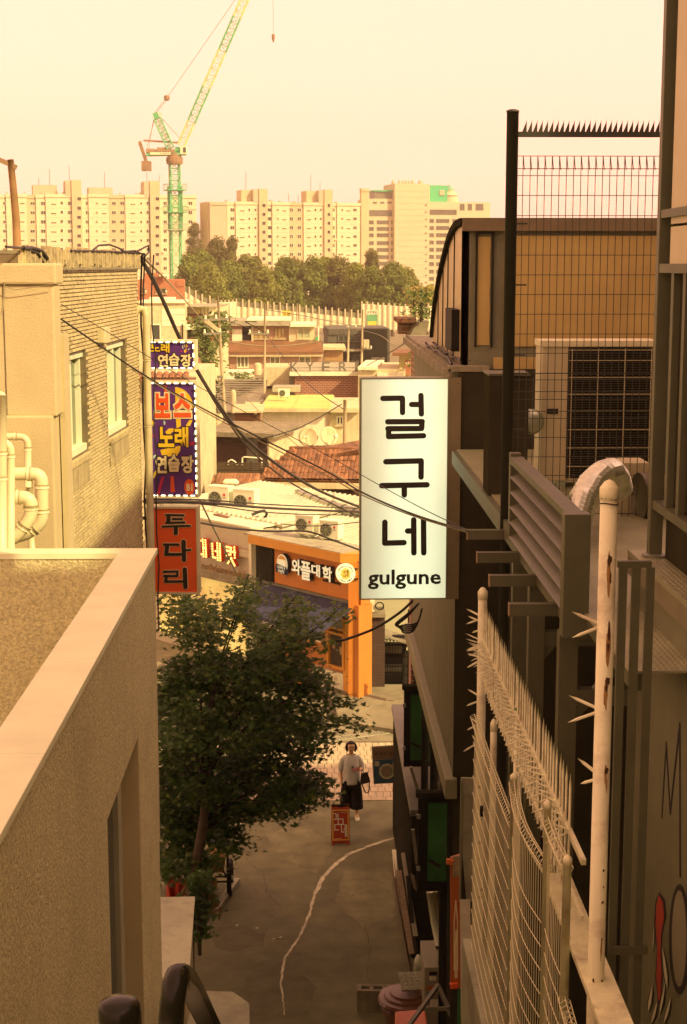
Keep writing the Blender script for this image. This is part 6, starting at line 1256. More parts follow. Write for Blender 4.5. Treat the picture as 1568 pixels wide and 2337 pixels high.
a = hc(WMs, 'r1', 622, 180); c2 = hc(WMs, 'r1', 1380, 104); npx = 25; pit = (hc(WMs,'r1',1380,160)[0]-hc(WMs,'r1',652,160)[0])/24; th_ = c2[1]-a[1]
tt_ = MB(WMs.M.to_3x3().to_4x4()).prism([(-pit*.95, 0), (0.0, 0), (0, th_), (-pit*.12, th_*.80)], -.004, .004).mesh('spike', m_mesh)
for i in range(34): link('spike', tt_, t, Matrix.Translation(WMs.P(hc(WMs,'r1',652,160)[0] + i*pit, r[3]-.012, 0)))
zT, zB = hc(WMs, 'r1', 800, 320)[1], WMs.hit(1300, 1200)[1]; pit = (hc(WMs,'r1',1372,500)[0]-hc(WMs,'r1',588,500)[0])/19
vw = MB(WMs.M.to_3x3().to_4x4()).box(-.0026, zB, -.0026, .0026, zT, .0026).mesh('wire', m_mesh)
for i in range(26): link('wire', vw, t, Matrix.Translation(WMs.P(hc(WMs,'r1',588,500)[0] + i*pit, 0, 0)))
hz = [hc(WMs, 'r1', 800, y)[1] for y in (320, 392, 432, 545, 660, 772, 885, 998, 1110, 1222, 1335, 1445, 1560)] + [hc(WMs, 'r3', 700, y)[1] for y in (402, 458, 556, 622, 722, 780, 940, 1102, 1258, 1418, 1578)]
for z in hz: WMs.mb().box(u0+.03, z-.0026, .003, uR, z+.0026, .008).build('wire', m_mesh, t)
for i in range(20):
    u = hc(WMs,'r1',588,500)[0] + i*pit; WMs.mb().bar((u, zT, .004), (u+.006, hc(WMs,'r1',800,400)[1], .035), .006).build('fold_wire', m_mesh, t)
# condenser seen through the mesh
WU = Wall((0, 13.6), (6, 13.6)); r = rc(WU, 'r3', 345, 150, 1300, 1300); t = thing('air_conditioner', 'large beige outdoor unit with black coil behind the mesh screen', 'air conditioner', WU.P(r[0], r[1]))
m_unit = mat('beige_unit', (0.48, 0.39, 0.28), rough=.5, var=.08, dirt=.2); WU.mb().box(r[0], zp+.06, -.4, r[2], r[3], 0).build('casing', m_unit, t, bevel=.01); WU.mb().box(r[0]-.015, r[3]-.03, -.41, r[2]+.015, r[3]+.02, .02).build('top_cover', mat('beige_cover', (.62, .53, .40), rough=.5), t)
g = rc(WU, 'r3', 560, 185, 1280, 1280); b = WU.mb(); b.box(g[0], g[1], .001, g[2], g[3], .008); co = b.build('coil', m_black, t)
fin = MB(WU.M.to_3x3().to_4x4()).box(g[0]+.02, -.0025, .008, g[2]-.02, .0025, .016).mesh('fin', mat('fin_dark', (.06, .05, .035), rough=.4, metal=.5))
nf = 56
for i in range(nf): link('fin', fin, co, Matrix.Translation(WU.P(0, g[1] + (g[3]-g[1])*(i+.5)/nf, 0)))
for y in (208, 295, 437, 577, 718, 873, 1025, 1180): z = hc(WU, 'r3', 800, y)[1]; WU.mb().box(g[0], z-.003, .025, g[2], z+.003, .031).build('guard_wire', m_unit, t)
for x in (590, 808, 1030, 1250): u = hc(WU, 'r3', x, 700)[0]; WU.mb().box(u-.003, g[1], .031, u+.003, g[3]-.01, .037).build('guard_wire', m_unit, t)
q = rc(WU, 'r3', 390, 700, 487, 742); WU.mb().box(q[0], q[1], .001, q[2], q[3], .01).build('handle', m_dark, t)
for x in (.15, .85): WU.mb().box(r[0]+(r[2]-r[0])*x, zp, -.35, r[0]+(r[2]-r[0])*x+.08, zp+.06, -.02).build('foot', m_galv, t)
Wc_ = Wall((0, 13.2), (5, 13.2)); r = rc(Wc_, 'r3', -90, 425, 238, 1080); t = thing('dark_cabinet', 'dark steel cabinet behind the tall round post', 'cabinet', Wc_.P(r[0], zp)); Wc_.mb().box(r[0], zp, -.4, r[2], r[3], 0).build('body', m_endw, t); Wc_.mb().box(r[0]-.01, r[3]+.001, -.41, r[2]+.01, r[3]+.02, .02).build('lid', m_frm, t)
b = MB(); pp = at(*cp('r3', 262, 810), 13.45); b.lathe([(.02, -.05), (.11, -.05), (.115, 0), (.08, .03), (.02, .035)], 18, (0, 0, 0)); 
Mx = Matrix.Translation(pp) @ Matrix.Rotation(rad(90), 4, 'X'); b.v = [tuple(Mx @ Vector(v)) for v in b.v]; tag(b.build('duct_cap', m_galv, smooth=True), 'shiny round metal duct end beside the dark cabinet', 'duct')
# ribbed silver hose and the dark duct
P = [at(*cp('r3', *p), Y) for p, Y in (((600,1830),10.6), ((640,1640),10.8), ((690,1480),11.0), ((770,1340),11.2), ((860,1255),11.35), ((930,1235),11.5), ((975,1290),11.7), ((1000,1400),11.8))]
S = []
for i in range(len(P)-1):
    for q in range(9): S.append(P[i] + (P[i+1]-P[i])*q/9)
b = MB(); b.tube(S, [.105 + (.007 if i % 2 else -.007) for i in range(len(S))], 18); tag(b.build('flexible_duct', mat('foil', (.62, .58, .62), rough=.25, metal=.95, var=.15, scale=12), smooth=False), 'ribbed silver flexible duct arching over the platform', 'duct')
Wd_ = Wall((0, 11.9), (6, 11.9)); t = thing('dark_duct', 'wide dark round duct beside the silver duct', 'duct', at(*cp('r3', 1200, 1600), 11.9)); b = MB(); c0 = at(*cp('r3', 1170, 1440), 12.0); b.tube([c0, c0 + Vector((1.2, .25, 0))], .185, 22); b.build('tube', mat('dark_duct_metal', (.10, .085, .06), rough=.45, metal=.4), t, True); q = rc(Wd_, 'r3', 1000, 1190, 1300, 1660); Wd_.mb().box(q[0], q[1], -.6, q[2], q[3], -.25).build('housing', m_unit, t)
MB().tube([c0 + Vector((-.01,0,0)), c0 + Vector((.05,.01,0))], .195, 22).build('collar', MATS['dark_duct_metal'], t, True)

# ================================================================== right foreground: clad box, frame, grill
xb = 1.9; zb_ = at(1462, 1256, 8.9).z; m_box = mat_plate('dimpled_grey_plate', (0.20, 0.165, 0.12))
t = thing('plate_box', 'tall box clad in dimpled plate with graffiti on its side', 'wall', (xb, 6, 3)); MB().box(xb, 2.0, 3, 4.0, 8.9, zb_-.03).build('body', mat('grey_panel_paint', (.155, .145, .095), rough=.6, var=.12, scale=5, dirt=.3, bump=.35, bscale=110), t, bevel=.01)
MB().box(xb-.035, 2.0, zb_-.03, 4.0, 8.94, zb_).build('top_plate', m_plate, t); MB().box(xb-.036, 2.0, zb_-.14, xb-.002, 8.93, zb_-.031).build('top_flange', m_box, t)
WZ = Wall((xb, 8.9), (xb, 2.0)); m_gb = mat('graffiti_black', (.012, .01, .008), var=.1); m_gr = mat('graffiti_red', (.35, .035, .01), var=.15); m_gw = mat('graffiti_white', (.5, .45, .36), var=.15); m_gg = mat('graffiti_grey', (.22, .19, .14), var=.1)
b = WZ.mb(); strokes(b, WZ, [[cp('r5', 1403, 440), cp('r4', 1432, 1440)], [cp('r4', 1432, 1440), cp('r5', 1458, 415)], [cp('r5', 1458, 415), cp('r4', 1522, 1315)], [cp('r4', 1522, 1315), cp('r5', 1524, 830)]], .022, .001, .002); b.build('graffiti_stroke', m_gb, t)
def gell(x, y, rx, ry, z, m, nm='graffiti_shape', n=26): b = WZ.mb(); b.prism([hc(WZ, 'r5', x+rx*math.cos(6.2832*i/n), y+ry*math.sin(6.2832*i/n)) for i in range(n)][::-1], z-.0012, z); b.build(nm, m, t)
gell(1520, 1250, 70, 365, .0030, m_gb); gell(1520, 1245, 48, 320, .0045, m_gg); RP = [(1387,955),(1412,1005),(1420,1110),(1402,1210),(1396,1330),(1404,1480),(1396,1640),(1382,1660),(1370,1500),(1376,1320),(1364,1150),(1370,1020)]
for g_, z_, m_ in ((1.45, .003, m_gb), (1.0, .0046, m_gr)):
    b = WZ.mb(); b.prism([hc(WZ, 'r5', 1390+(x-1390)*g_, 1310+(y-1310)*(1+(g_-1)*.12)) for x, y in RP][::-1], z_-.0012, z_); b.build('graffiti_shape', m_, t)
for x, y, rx, ry, sl in ((1332, 1640, 12, 85, 14), (1358, 1735, 12, 70, 20), (1428, 1440, 12, 130, -16), (1412, 1640, 10, 100, 18), (1446, 1720, 12, 80, 22), (1352, 1250, 5, 70, 4)):
    for g_, z_, m_ in ((1.5, .0056, m_gb), (.8, .0068, m_gw)): b = WZ.mb(); b.prism([hc(WZ, 'r5', x+sl*f+rx*g_*s*w, y-ry*f*(1+.06*g_)) for f, w, s in ((-1,.1,1),(-.4,1,1),(.3,.8,1),(1,.05,1),(.5,.6,-1),(-.2,1,-1),(-.7,.7,-1))][::-1], z_-.001, z_); b.build('graffiti_shape', m_, t)
# steel frame facade above the box
t = thing('steel_frame_facade', 'brown steel framed facade with pale panels at the right edge', 'building', (2, 6, zb_)); ya = 8.72; xf = at(1512, 700, ya).x
zlo, zmid, zup = zb_, at(1512, 612, ya).z, at(1505, 488, ya).z
MB().box(xf-.04, ya-.035, zlo, xf+.035, ya+.035, 13).build('post', m_frm, t, bevel=.003); b = MB(); b.lathe([(.075, 0), (.075, .012), (.05, .02)], 14, (xf, ya, zlo)); b.build('base_plate', m_steel, t)
MB().box(xf-.035, 2.5, zmid-.025, xf+.03, ya-.036, zmid+.025).build('rail', m_frm, t); MB().box(xf-.035, 2.5, zup-.025, xf+.03, ya-.036, zup+.02).build('rail', m_frm, t)
zb3 = onx(1512, 1148, xf).z; MB().box(xf-.03, 2.5, zb3-.05, xf+.03, ya-.036, zb3).build('rail', m_frm, t)
for i in range(9): y = ya-.3 - i*.27; MB().box(xf-.018, y-.03, zb3, xf+.02, y+.03, zmid-.026).build('bar', m_frm, t)
m_pan = mat('pale_panel', (0.52, 0.42, 0.31), rough=.5, var=.05)
xp_ = at(1538, 300, ya-.18).x - xf
for i in range(4): MB().box(xf+xp_, ya-.16-(i+1)*1.25, zmid+.24, xf+xp_+.05, ya-.18-i*1.25, 14).build('panel', m_pan, t); MB().box(xf+xp_, ya-.16-(i+1)*1.25, zmid-.02, xf+xp_+.05, ya-.18-i*1.25, zmid+.225).build('panel', m_pan, t)
MB().box(xf+xp_+.06, 2.5, zb3-.5, xf+.4, ya-.05, 14).build('back_wall', m_endw, t); MB().box(xf+.036, ya-.17, zmid, xf+xp_+.059, ya-.05, 13.5).build('jamb', m_endw, t)
MB().box(2.12, 2.5, zlo, 4, ya+2.2, zb3-.02).build('inner_wall', m_grey, t) if False else None
# unseen block and building added to the right, sized to shade the foreground
MB().box(xf+.41, -16, 0, 8.5, ya-.06, 12.8).build('unseen_shade_block', m_grey, t)
nb_ = thing('unseen_sun_blocker', 'tall grey unseen building added right of the stair to block the sun', 'building', (18, 0, 0)); MB().box(12.0, -22, 0, 27, 15.0, 21.3).build('wall', m_grey, nb_)
for i in range(6):
    for j in range(5): MB().box(11.93, -18+i*5, 2+j*3.6, 11.99, -15.6+i*5, 3.9+j*3.6).build('window', m_glass, nb_)
# narrow bar grill closing the gap
Wg_ = Wall((0, 7.15), (4, 7.15)); t = thing('bar_grill', 'narrow grey bar grill beside the rusty white post', 'grill', Wg_.P(*hc(Wg_, 'r4', 1220, 1600)))
q = rc(Wg_, 'r4', 1110, 240, 1335, 282); Wg_.mb().box(q[0], q[1], -.03, q[2], q[3], 0).build('rail', m_frm, t)
for x in (1130, 1217, 1310): u = hc(Wg_, 'r4', x, 900)[0]; Wg_.mb().box(u-.02, 3, -.028, u+.02, q[1]-.001, -.002).build('bar', m_frm, t)
q = rc(Wg_, 'r5', 1070, 1292, 1300, 1338); Wg_.mb().box(q[0], q[1], .0, q[2], q[3], .025).build('rail', m_frm, t)

# ================================================================== white spiked stair fence
m_wp = mat('rust_stained_white_paint', (0.80, 0.72, 0.58), rough=.5, var=.08, dirt=.75, dscale=3.2, streak=.35, dirtcol=(.20, .085, .025)); m_wf = mat('white_fence_paint', (0.76, 0.68, 0.54), rough=.5, var=.15, scale=9, dirt=.6, dscale=8, dirtcol=(.22, .12, .05))
XF = 1.33
def ppost(label, px, ytop, x, r_, zb=3, cap='dome'):
    p = onx(px, ytop, x); t = thing('fence_post', label, 'post', (p.x, p.y, zb), 'white fence posts'); b = MB(); H = p.z - zb
    b.lathe([(r_, 0), (r_, H-.09)], 20, (p.x, p.y, zb)); b.build('pipe', m_wp, t, True); b = MB(); b.lathe([(r_*1.0, H-.09), (r_*1.1, H-.088), (r_*1.1, H-.035), (r_*.95, H-.028), (r_*.55, H-.006), (r_*.2, H), (r_*.02, H+.003)], 20, (p.x, p.y, zb)); b.build('cap', m_wf if cap == 'dome' else mat('mossy_cap', (.10, .16, .06), var=.3), t, True); return t, p
def cone(mb, a, b_, r_): a = Vector(a); b_ = Vector(b_); mb.tube([a, a + (b_-a)*.72, b_], [r_, r_*.95, r_*.06], 6)
t1, p1 = ppost('big rusty white post with domed cap in the right foreground', 1391, 1095, XF, .0395)
def pspike(t, p, k, tip, root): 
    a = onx(*cp(k, *root), XF); a = at(*cp(k, *root), p.y); b_ = at(*cp(k, *tip), p.y + .02); b = MB(); cone(b, a, b_, .0085); b.build('spike', m_wf, t, True)
for k, tip, root in (('r4',(806,572),(992,655)), ('r4',(806,745),(992,672)), ('r4',(785,1125),(988,1218)), ('r4',(778,1305),(988,1232)), ('r4',(846,1542),(980,1645)), ('r5',(862,222),(978,190)), ('r5',(846,55),(978,160))): pspike(t1, p1, k, tip, root)
z = at(*cp('r3', 920, 1450), p1.y).z
m_rust = mat('rust_spot', (.07, .03, .012), rough=.9, var=.4, scale=60); m_rusts = mat('rust_run', (.34, .17, .06), rough=.8, var=.35, scale=30)
def rust(k, x, y, rx, ry, m, cx_, dr):
    c = at(*cp(k, x, y), p1.y) - Vector((.016, 0, 0)); sc_ = CROPS[k][2]/K*p1.y/FPX; th0 = math.asin(max(-.95, min(.95, (c.x-p1.x)/.0395))); n = 12; R_ = .0395 + dr; b = MB(); pts = [(p1.x+R_*math.sin(th0), p1.y-R_*math.cos(th0), c.z)]
    for i in range(n): a = 6.2832*i/n; j = random.uniform(.7, 1.2); th = th0 + rx*sc_*j*math.cos(a)/.0395; pts.append((p1.x+R_*math.sin(th), p1.y-R_*math.cos(th), c.z + ry*sc_*j*math.sin(a)))
    b.add(pts, [(0, i+1, (i+1) % n + 1) for i in range(n)]); b.build('rust_patch', m, t1)
for k, x, y, rx, ry in (('r4',1062,320,14,150),('r4',1060,800,16,170),('r4',1042,1110,14,110),('r4',1048,1700,9,60),('r5',1040,140,9,80),('r5',1012,1300,7,90)): rust(k, x, y, rx, ry, m_rusts, 0, .0006)
for k, x, y, rx, ry in (('r4',1066,225,18,42),('r4',1072,340,8,40),('r4',1064,690,12,80),('r4',1058,790,9,40),('r4',1055,1015,18,28),('r4',1047,1060,10,30),('r4',1045,1612,14,20),('r5',1050,118,14,20),('r5',1028,775,9,11),('r5',1028,885,6,8),('r5',1022,985,9,12),('r5',1022,1230,5,8),('r5',1018,1505,8,14),('r5',962,1500,8,22)): rust(k, x, y, rx, ry, m_rust, 0, .0012)
for dz in (0, -.022): b = MB(); b.tube([(p1.x+.0415*math.cos(i*.5236), p1.y+.0415*math.sin(i*.5236), z+dz+.004*math.sin(i)) for i in range(13)], .003, 5); b.build('tie_wire', m_wire, t1)
t2, p2 = ppost('far white fence post carrying the spikes', 1102, 1340, XF, .036)
for tip, root in (((108,553),(200,600)), ((118,600),(205,640)), ((105,655),(205,620)), ((145,712),(205,690)), ((112,832),(188,805)), ((115,850),(188,870)), ((112,942),(188,905)), ((118,1085),(186,1125)), ((108,1195),(186,1165)), ((140,1275),(186,1312)), ((112,1355),(186,1320)), ((145,1385),(186,1450)), ((88,1497),(186,1440))): pspike(t2, p2, 'r4', tip, root)
ppost('bare post with green mossy cap between mesh and spikes', 1184, 1605, XF+.02, .028, cap='moss'); ppost('short white post just right of the far post', 1127, 1640, XF-.02, .024)
# picket row
t = thing('spiked_fence', 'row of white pointed pickets bristling with crossed spikes', 'fence', (XF, 9.5, 7.4)); zpk0, zpk1, zr_ = 7.42, 8.10, 7.79; n = 39
MB().box(XF-.012, 7.2, zr_-.02, XF+.012, 11.95, zr_+.01).build('rail', m_wf, t); MB().box(XF-.01, 7.2, zpk0+.06, XF+.01, 11.95, zpk0+.085).build('rail', m_wf, t)
pk = MB(); pk.tube([(0,0,zpk0),(0,0,zpk1-.07),(0,0,zpk1)], [.0072,.0072,.0007], 6); pkm = pk.mesh('picket', m_wf, True)
sp1 = MB(); cone(sp1, (0,0,0), (-.135,.0,.055), .0052); s1m = sp1.mesh('spike', m_wf, True); sp2 = MB(); cone(sp2, (0,0,0), (-.13,.0,-.055), .0052); s2m = sp2.mesh('spike', m_wf, True)
for i in range(n):
    y = 11.7 - i*.107
    link('picket', pkm, t, Matrix.Translation((XF+random.uniform(-.003,.003), y, random.uniform(-.006,.006)))); 
    link('spike', s1m, t, Matrix.Translation((XF-.012, y+.01, zr_+.0)) @ Matrix.Rotation(random.uniform(-.14,.14), 4, 'X') @ Matrix.Rotation(random.uniform(-.12,.12), 4, 'Y') @ Matrix.Rotation(random.uniform(-.1,.1), 4, 'Z')); link('spike', s2m, t, Matrix.Translation((XF-.012, y-.02, zr_-.01)) @ Matrix.Rotation(random.uniform(-.14,.14), 4, 'X') @ Matrix.Rotation(random.uniform(-.12,.12), 4, 'Y'))
for i in range(14): y = 7.45 - i*.06; 
# mesh stair fence
xm = 1.22; t = thing('mesh_fence', 'white wire-mesh stair fence with folded top in the right foreground', 'fence', (xm, 9, 5.4)); zm0, zm1 = 5.42, 7.30; m_mw = mat('white_mesh_wire', (0.78, 0.68, 0.54), rough=.4, var=.1)
yps = [11.3, onx(1173, 1766, xm).y, onx(1250, 1827, xm).y, onx(1295, 1953, xm).y, 6.3]; tops = [7.32, onx(1173, 1766, xm).z, onx(1250, 1827, xm).z, onx(1295, 1953, xm).z, 7.2]
for k_ in range(4):
    ya_, yb_ = yps[k_], yps[k_+1]; bow = (.01, .045, .008, .01)[k_]; L = ya_-yb_; zt_ = min(tops[k_], tops[k_+1]) - (.03 if k_ else 0)
    fx = lambda f: xm - bow*math.sin(math.pi*f); b = MB(); nv = int(L/.052)
    for i in range(1, nv): f = i/nv; b.tube([(fx(f), ya_-L*f, zm0+.02), (fx(f), ya_-L*f, zt_-.08)], .0022, 4, False)
    tag(b.build('upright_wires', m_mw, t), kind='stuff')
    for j in range(14):
        z = zm0 + .06 + j*.135
        if z < zt_-.1: b = MB(); b.tube([(fx(f/8)-.004, ya_-L*f/8, z - .03*math.sin(math.pi*f/8)*(1 if k_ == 1 else .2)) for f in range(9)], .0028, 4, False); b.build('wire', m_mw, t)
    b = MB()
    for i in range(nv+1): f = i/nv; x_ = fx(f); y_ = ya_-L*f; b.tube([(x_, y_, zt_-.09), (x_-.03, y_, zt_-.02), (x_+.0, y_, zt_), (x_+.03, y_, zt_-.03), (x_, y_, zt_-.09)], .0022, 4, False)
    for dx, dz in ((-.03, -.02), (0, 0), (.03, -.03), (0, -.09)): b.tube([(fx(f/6)+dx, ya_-L*f/6, zt_+dz) for f in range(7)], .0026, 4, False)
    tag(b.build('folded_top', m_mw, t), kind='stuff')
for k_, (y, zt_, r_) in enumerate(zip(yps[1:4], tops[1:4], (.022, .020, .021))):
    b = MB(); b.lathe([(r_, zm0-1.5), (r_, zt_-.04), (r_*1.12, zt_-.04), (r_*1.1, zt_-.01), (r_*.5, zt_+.004), (.001, zt_+.006)], 16, (xm, y, 0)); b.build('post', m_wp, t, True)
MB().box(1.17, 4.5, 2.5, 1.32, 11.5, zm0).build('base_wall', m_conc, t, bevel=.015); MB().box(1.27, 6.2, 7.33, 1.42, 8.1, 7.36).build('ledge', m_wf, t)
p = onx(*cp('r5', 228, 390), xm); MB().box(p.x-.03, p.y-.02, p.z-.05, p.x+.012, p.y+.02, p.z+.02).build('padlock', m_black, t)
for x_, y_ in ((228, 600), (228, 960), (240, 910), (225, 235)): p = onx(*cp('r5', x_, y_), xm+.1); b = MB(); b.lathe([(.013, -.01), (.013, .01)], 8, (p.x-.035, p.y-.03, p.z)); b.build('bolt', m_black, t)

# ================================================================== things leaning and standing at the foot of the right wall
def sp(x, y, Y): return at(*cp('s1', x, y), Y)
m_wood = mat('weathered_plank', (0.17, 0.115, 0.065), rough=.85, var=.3, scale=9, bump=.3, objvar=.2, dirt=.4); m_woodg = mat('grey_plank', (0.26, 0.22, 0.17), rough=.8, var=.2, scale=7)
def plank(label, pts, Y0, Y1, m, th=.03, name='leaning_plank'):
    b = MB(); q = [sp(*p, Y0 if i < 2 else Y1) for i, p in enumerate(pts)]; b.slab(q, (.01, th, 0)); return tag(b.build(name, m), label, 'plank', 'planks leaning on the right wall')
plank('white-edged plank leaning farthest up the alley', [(527,0),(575,0),(588,360),(560,330)], 25.6, 24.2, m_white); plank('long brown weathered plank along the road edge', [(515,200),(560,200),(790,1580),(740,1500)], 24.8, 20.6, m_wood); plank('second brown plank close behind the first', [(580,260),(640,260),(800,1300),(740,1300)], 24.4, 21.0, m_wood)
plank('grey board leaning between the brown planks and the black post', [(640,40),(682,40),(848,1078),(792,1078)], 24.0, 21.6, m_woodg); plank('pale brown board beside the grey one', [(760,300),(800,320),(835,520),(800,480)], 22.5, 22.0, m_wood); plank('thin dark board at the black post', [(700,330),(735,330),(860,1360),(800,1360)], 23.0, 21.2, m_dark)
# white drain pipes
for k_, (pts, r_) in enumerate(((((1005,520),(1060,900),(1118,1180)), .055), (((1075,520),(1110,800),(1130,1080)), .03), (((1185,520),(1175,640),(1190,840),(1190,1050)), .045), (((1235,520),(1240,700),(1225,1100)), .05))):
    b = MB(); b.tube([sp(*p, 20.2 + .1*k_) for p in pts], r_, 12); tag(b.build('white_pipe', m_pvc if k_ % 2 == 0 else m_cream, smooth=True), ['thick white pipe leaning below the near green window', 'thin pale pipe behind the leaning white pipe', 'grey-white gas pipe right below the green window', 'bent white pipe next to the red banner'][k_], 'pipe')
# grey meter box with stickers
Wt_ = Wall((0, 19.6), (3, 19.6)); r = rc(Wt_, 's1', 935, 1470, 1262, 1900); t = thing('meter_box', 'grey steel meter box with stickers at the alley edge', 'box', Wt_.P(r[0], 0)); m_mbx = mat('grey_enamel', (.30, .27, .22), rough=.5, var=.1, dirt=.3)
Wt_.mb().box(r[0], .0, -.85, r[2], r[3], 0).build('body', m_mbx, t, bevel=.008); 
for y in (.15, .6): b = MB(); b.lathe([(.06, 0), (.06, .012), (.035, .014)], 14, (r[2]-.1, 19.6+y, r[3])); b.build('knock_out', m_dark, t)
for (x0, y0, x1, y1, c) in ((995,1525,1095,1570,m_dark), (995,1580,1080,1635,m_white), (960,1700,1080,1760,mat('sticker_orange', (.45,.16,.04))), (965,1775,1030,1830,mat('sticker_blue', (.12,.22,.28))), (1130,1540,1240,1690,mat('sticker_green', (.08,.16,.09))), (1170,1740,1255,1820,m_conc), (1005,1870,1110,1960,m_white), (1100,1990,1210,2080,m_conc)): q = rc(Wt_, 's1', x0, y0, x1, y1); Wt_.mb().box(q[0], q[1], .001, q[2], q[3], .004).build('sticker', c, t)
b = MB(); b.tube([sp(1165,1180,19.9), sp(1160,1130,19.9), sp(1200,1095,19.95), sp(1240,1180,20), sp(1240,1330,20), sp(1180,1340,19.8), sp(1165,1400,19.7)], .055, 10); b.build('conduit', m_mbx, t, True)
# clay jar with lid
p = sp(720, 1850, 20.2); t = thing('clay_jar', 'brown clay jar with a broad stepped lid', 'jar', (p.x, p.y, 0)); m_clay = mat('brown_glaze', (.13, .055, .03), rough=.3, var=.2)
b = MB(); b.lathe([(.18, 0), (.30, .15), (.36, .4), (.32, p.z-.08), (.28, p.z-.05)], 24, (p.x, p.y, 0)); b.build('body', m_clay, t, True); b = MB(); b.lathe([(.40, p.z-.06), (.42, p.z-.02), (.40, p.z+.02), (.33, p.z+.03), (.32, p.z+.06), (.25, p.z+.07), (.24, p.z+.10), (.12, p.z+.11), (.02, p.z+.12)], 28, (p.x, p.y, 0)); b.build('lid', m_clay, t)
# dimpled tray on the lid
p = sp(800, 1690, 20.15); t = thing('dimpled_tray', 'grey dimpled tray lying on the jar lid', 'tray', p); Mx = Matrix.Translation(p + Vector((0, 0, .06))) @ Matrix.Rotation(.12, 4, 'Z') @ Matrix.Rotation(rad(28), 4, 'X'); MB(Mx).box(-.19, -.15, -.02, .19, .15, .01).build('tray', m_conc, t)
dm = MB().lathe([(.018, 0), (.014, .014), (.004, .018)], 8).mesh('dimple', m_galv)
for i in range(4):
    for j in range(5): link('dimple', dm, t, Mx @ Matrix.Translation((-.12+i*.08, -.11+j*.055, .0105)))
b = MB(); 
for q in range(6): b.lathe([(.02, 0), (.07, .04), (.06, .12), (.02, .2)], 7, sp(860 + 8*math.sin(q*2), 1560 - 16*q, 20.4))
tag(b.build('clear_bag', mat('clear_plastic', (.5, .5, .45), rough=.2, var=.3), smooth=True), 'scrunched clear plastic bag behind the dimpled tray', 'bag')
# orange crate
Wo = Wall((0, 19.3), (3, 19.3)); r = rc(Wo, 's1', 560, 2010, 1000, 2350); t = thing('orange_crate', 'orange-red plastic crate at the bottom edge by the jar', 'crate', Wo.P(r[0], .2)); m_oc = mat('orange_plastic', (.62, .14, .05), rough=.4, var=.1); MB().slab([sp(565,2020,19.4), sp(945,1985,19.4), sp(1000,2400,18.6), sp(560,2400,18.6)], (0, 0, -.3)).build('body', m_oc, t, bevel=.02)
for x in (600, 720, 850): MB().slab([sp(x,2060,19.38), sp(x+60,2055,19.38), sp(x+70,2110,19.25), sp(x+5,2115,19.25)], (0, 0, .012)).build('handle_hole', m_redf, t)
# folded metal trestle
t = thing('metal_trestle', 'folded grey metal trestle leaning at the bottom right', 'trestle', sp(1110, 2183, 18)); 
for a, b_ in (((1110,1690),(720,2230)), ((1105,1700),(1345,2230)), ((885,1990),(1240,1990))): MB().bar(sp(*a, 17.8), sp(*b_, 17.2), .045).build('leg' if a[0] > 1000 else 'brace', m_steel, t)
# hollow block on the asphalt
g = gnd(*cp('s1', 350, 2045)); t = thing('cinder_block', 'grey hollow cinder block standing on the asphalt', 'block', g); b = MB(Matrix.Translation(g) @ Matrix.Rotation(-.05, 4, 'Z')); w_ = .3; b.box(-w_, 0, 0, w_, .06, .34); b.box(-w_, .16, 0, w_, .22, .34)
for x in (-w_, -.125, .065, w_-.06): b.box(x, .0601, .001, x+.06, .1599, .339)
b.build('block', m_concd, t); g = gnd(*cp('s1', 505, 2050)); b = MB(); b.lathe([(.07, 0), (.08, .05), (.075, .12), (.04, .16), (.02, .17)], 7, g); tag(b.build('crumpled_bag', m_white), 'small crumpled white bag beside the cinder block', 'bag')
# red flame-painted banner board and pale door panel
Wr = Wall((0, 15.0), (3, 15.0)); r = rc(Wr, 's1', 1265, 60, 1398, 1740); t = thing('red_board', 'tall red-orange board with white pointed outlines behind the fence', 'board', Wr.P(r[0], r[1])); m_rb = mat('red_orange_board', (.42, .10, .03), rough=.5, var=.15, scale=2); b = Wr.mb(); b.prism([hc(Wr, 's1', *p) for p in ((1262,100),(1392,60),(1398,1740),(1262,1660))][::-1], -.04, 0); b.build('board', m_rb, t)
b = Wr.mb(); strokes(b, Wr, [[cp('s1', *p) for p in l] for l in ([(1308,1500),(1308,900),(1328,630)], [(1328,630),(1350,900),(1350,1500)], [(1322,1600),(1322,1200),(1332,1000)], [(1332,1000),(1342,1200),(1342,1600)])], .012, .001, .003); b.build('flame_outline', m_scream, t)
Wr.box('peeling_top', rc(Wr, 's1', 1290, 70, 1392, 330), .001, .01, mat('board_peel', (.36, .26, .19), var=.3, scale=6), t); Wr.mb().bar((*hc(Wr,'s1',1210,130), .02), (*hc(Wr,'s1',1290,140), .02), .05).build('clip', m_oc, t); Wr.mb().bar((*hc(Wr,'s1',1255,1690), .02), (*hc(Wr,'s1',1350,1680), .02), .05).build('clip', m_sred, t)
Wr.box('green_foot', rc(Wr, 's1', 1352, 1745, 1398, 2300), -.03, .0, mat('green_paint', (.03, .14, .05)), t)
Wp_ = Wall((0, 13.4), (3, 13.4)); t = thing('leaning_sheet', 'peeling pale panel standing behind the mesh fence', 'panel', Wp_.P(*hc(Wp_, 'r5', 140, 1000))); b = Wp_.mb(); b.prism([hc(Wp_, 'r5', *p) for p in ((75,185),(235,190),(235,1000),(110,1000),(85,700))][::-1], -.03, 0); b.build('sheet', mat('peeling_grey', (.30, .27, .22), var=.15, dirt=.6, dscale=4), t); Wp_.box('edge', rc(Wp_, 'r5', 66, 195, 78, 1000), -.02, .02, m_trim, t)
for k_, (a, b_) in enumerate((((100,1000),(110,1800)), ((140,1170),(330,1830)))): b = MB(); b.bar(at(*cp('r5', *a), 12.9), at(*cp('r5', *b_), 11.6), .09, .05); tag(b.build('pale_batten', m_woodg), ['upright pale batten under the peeling panel', 'slanting pale batten along the fence foot'][k_], 'batten')
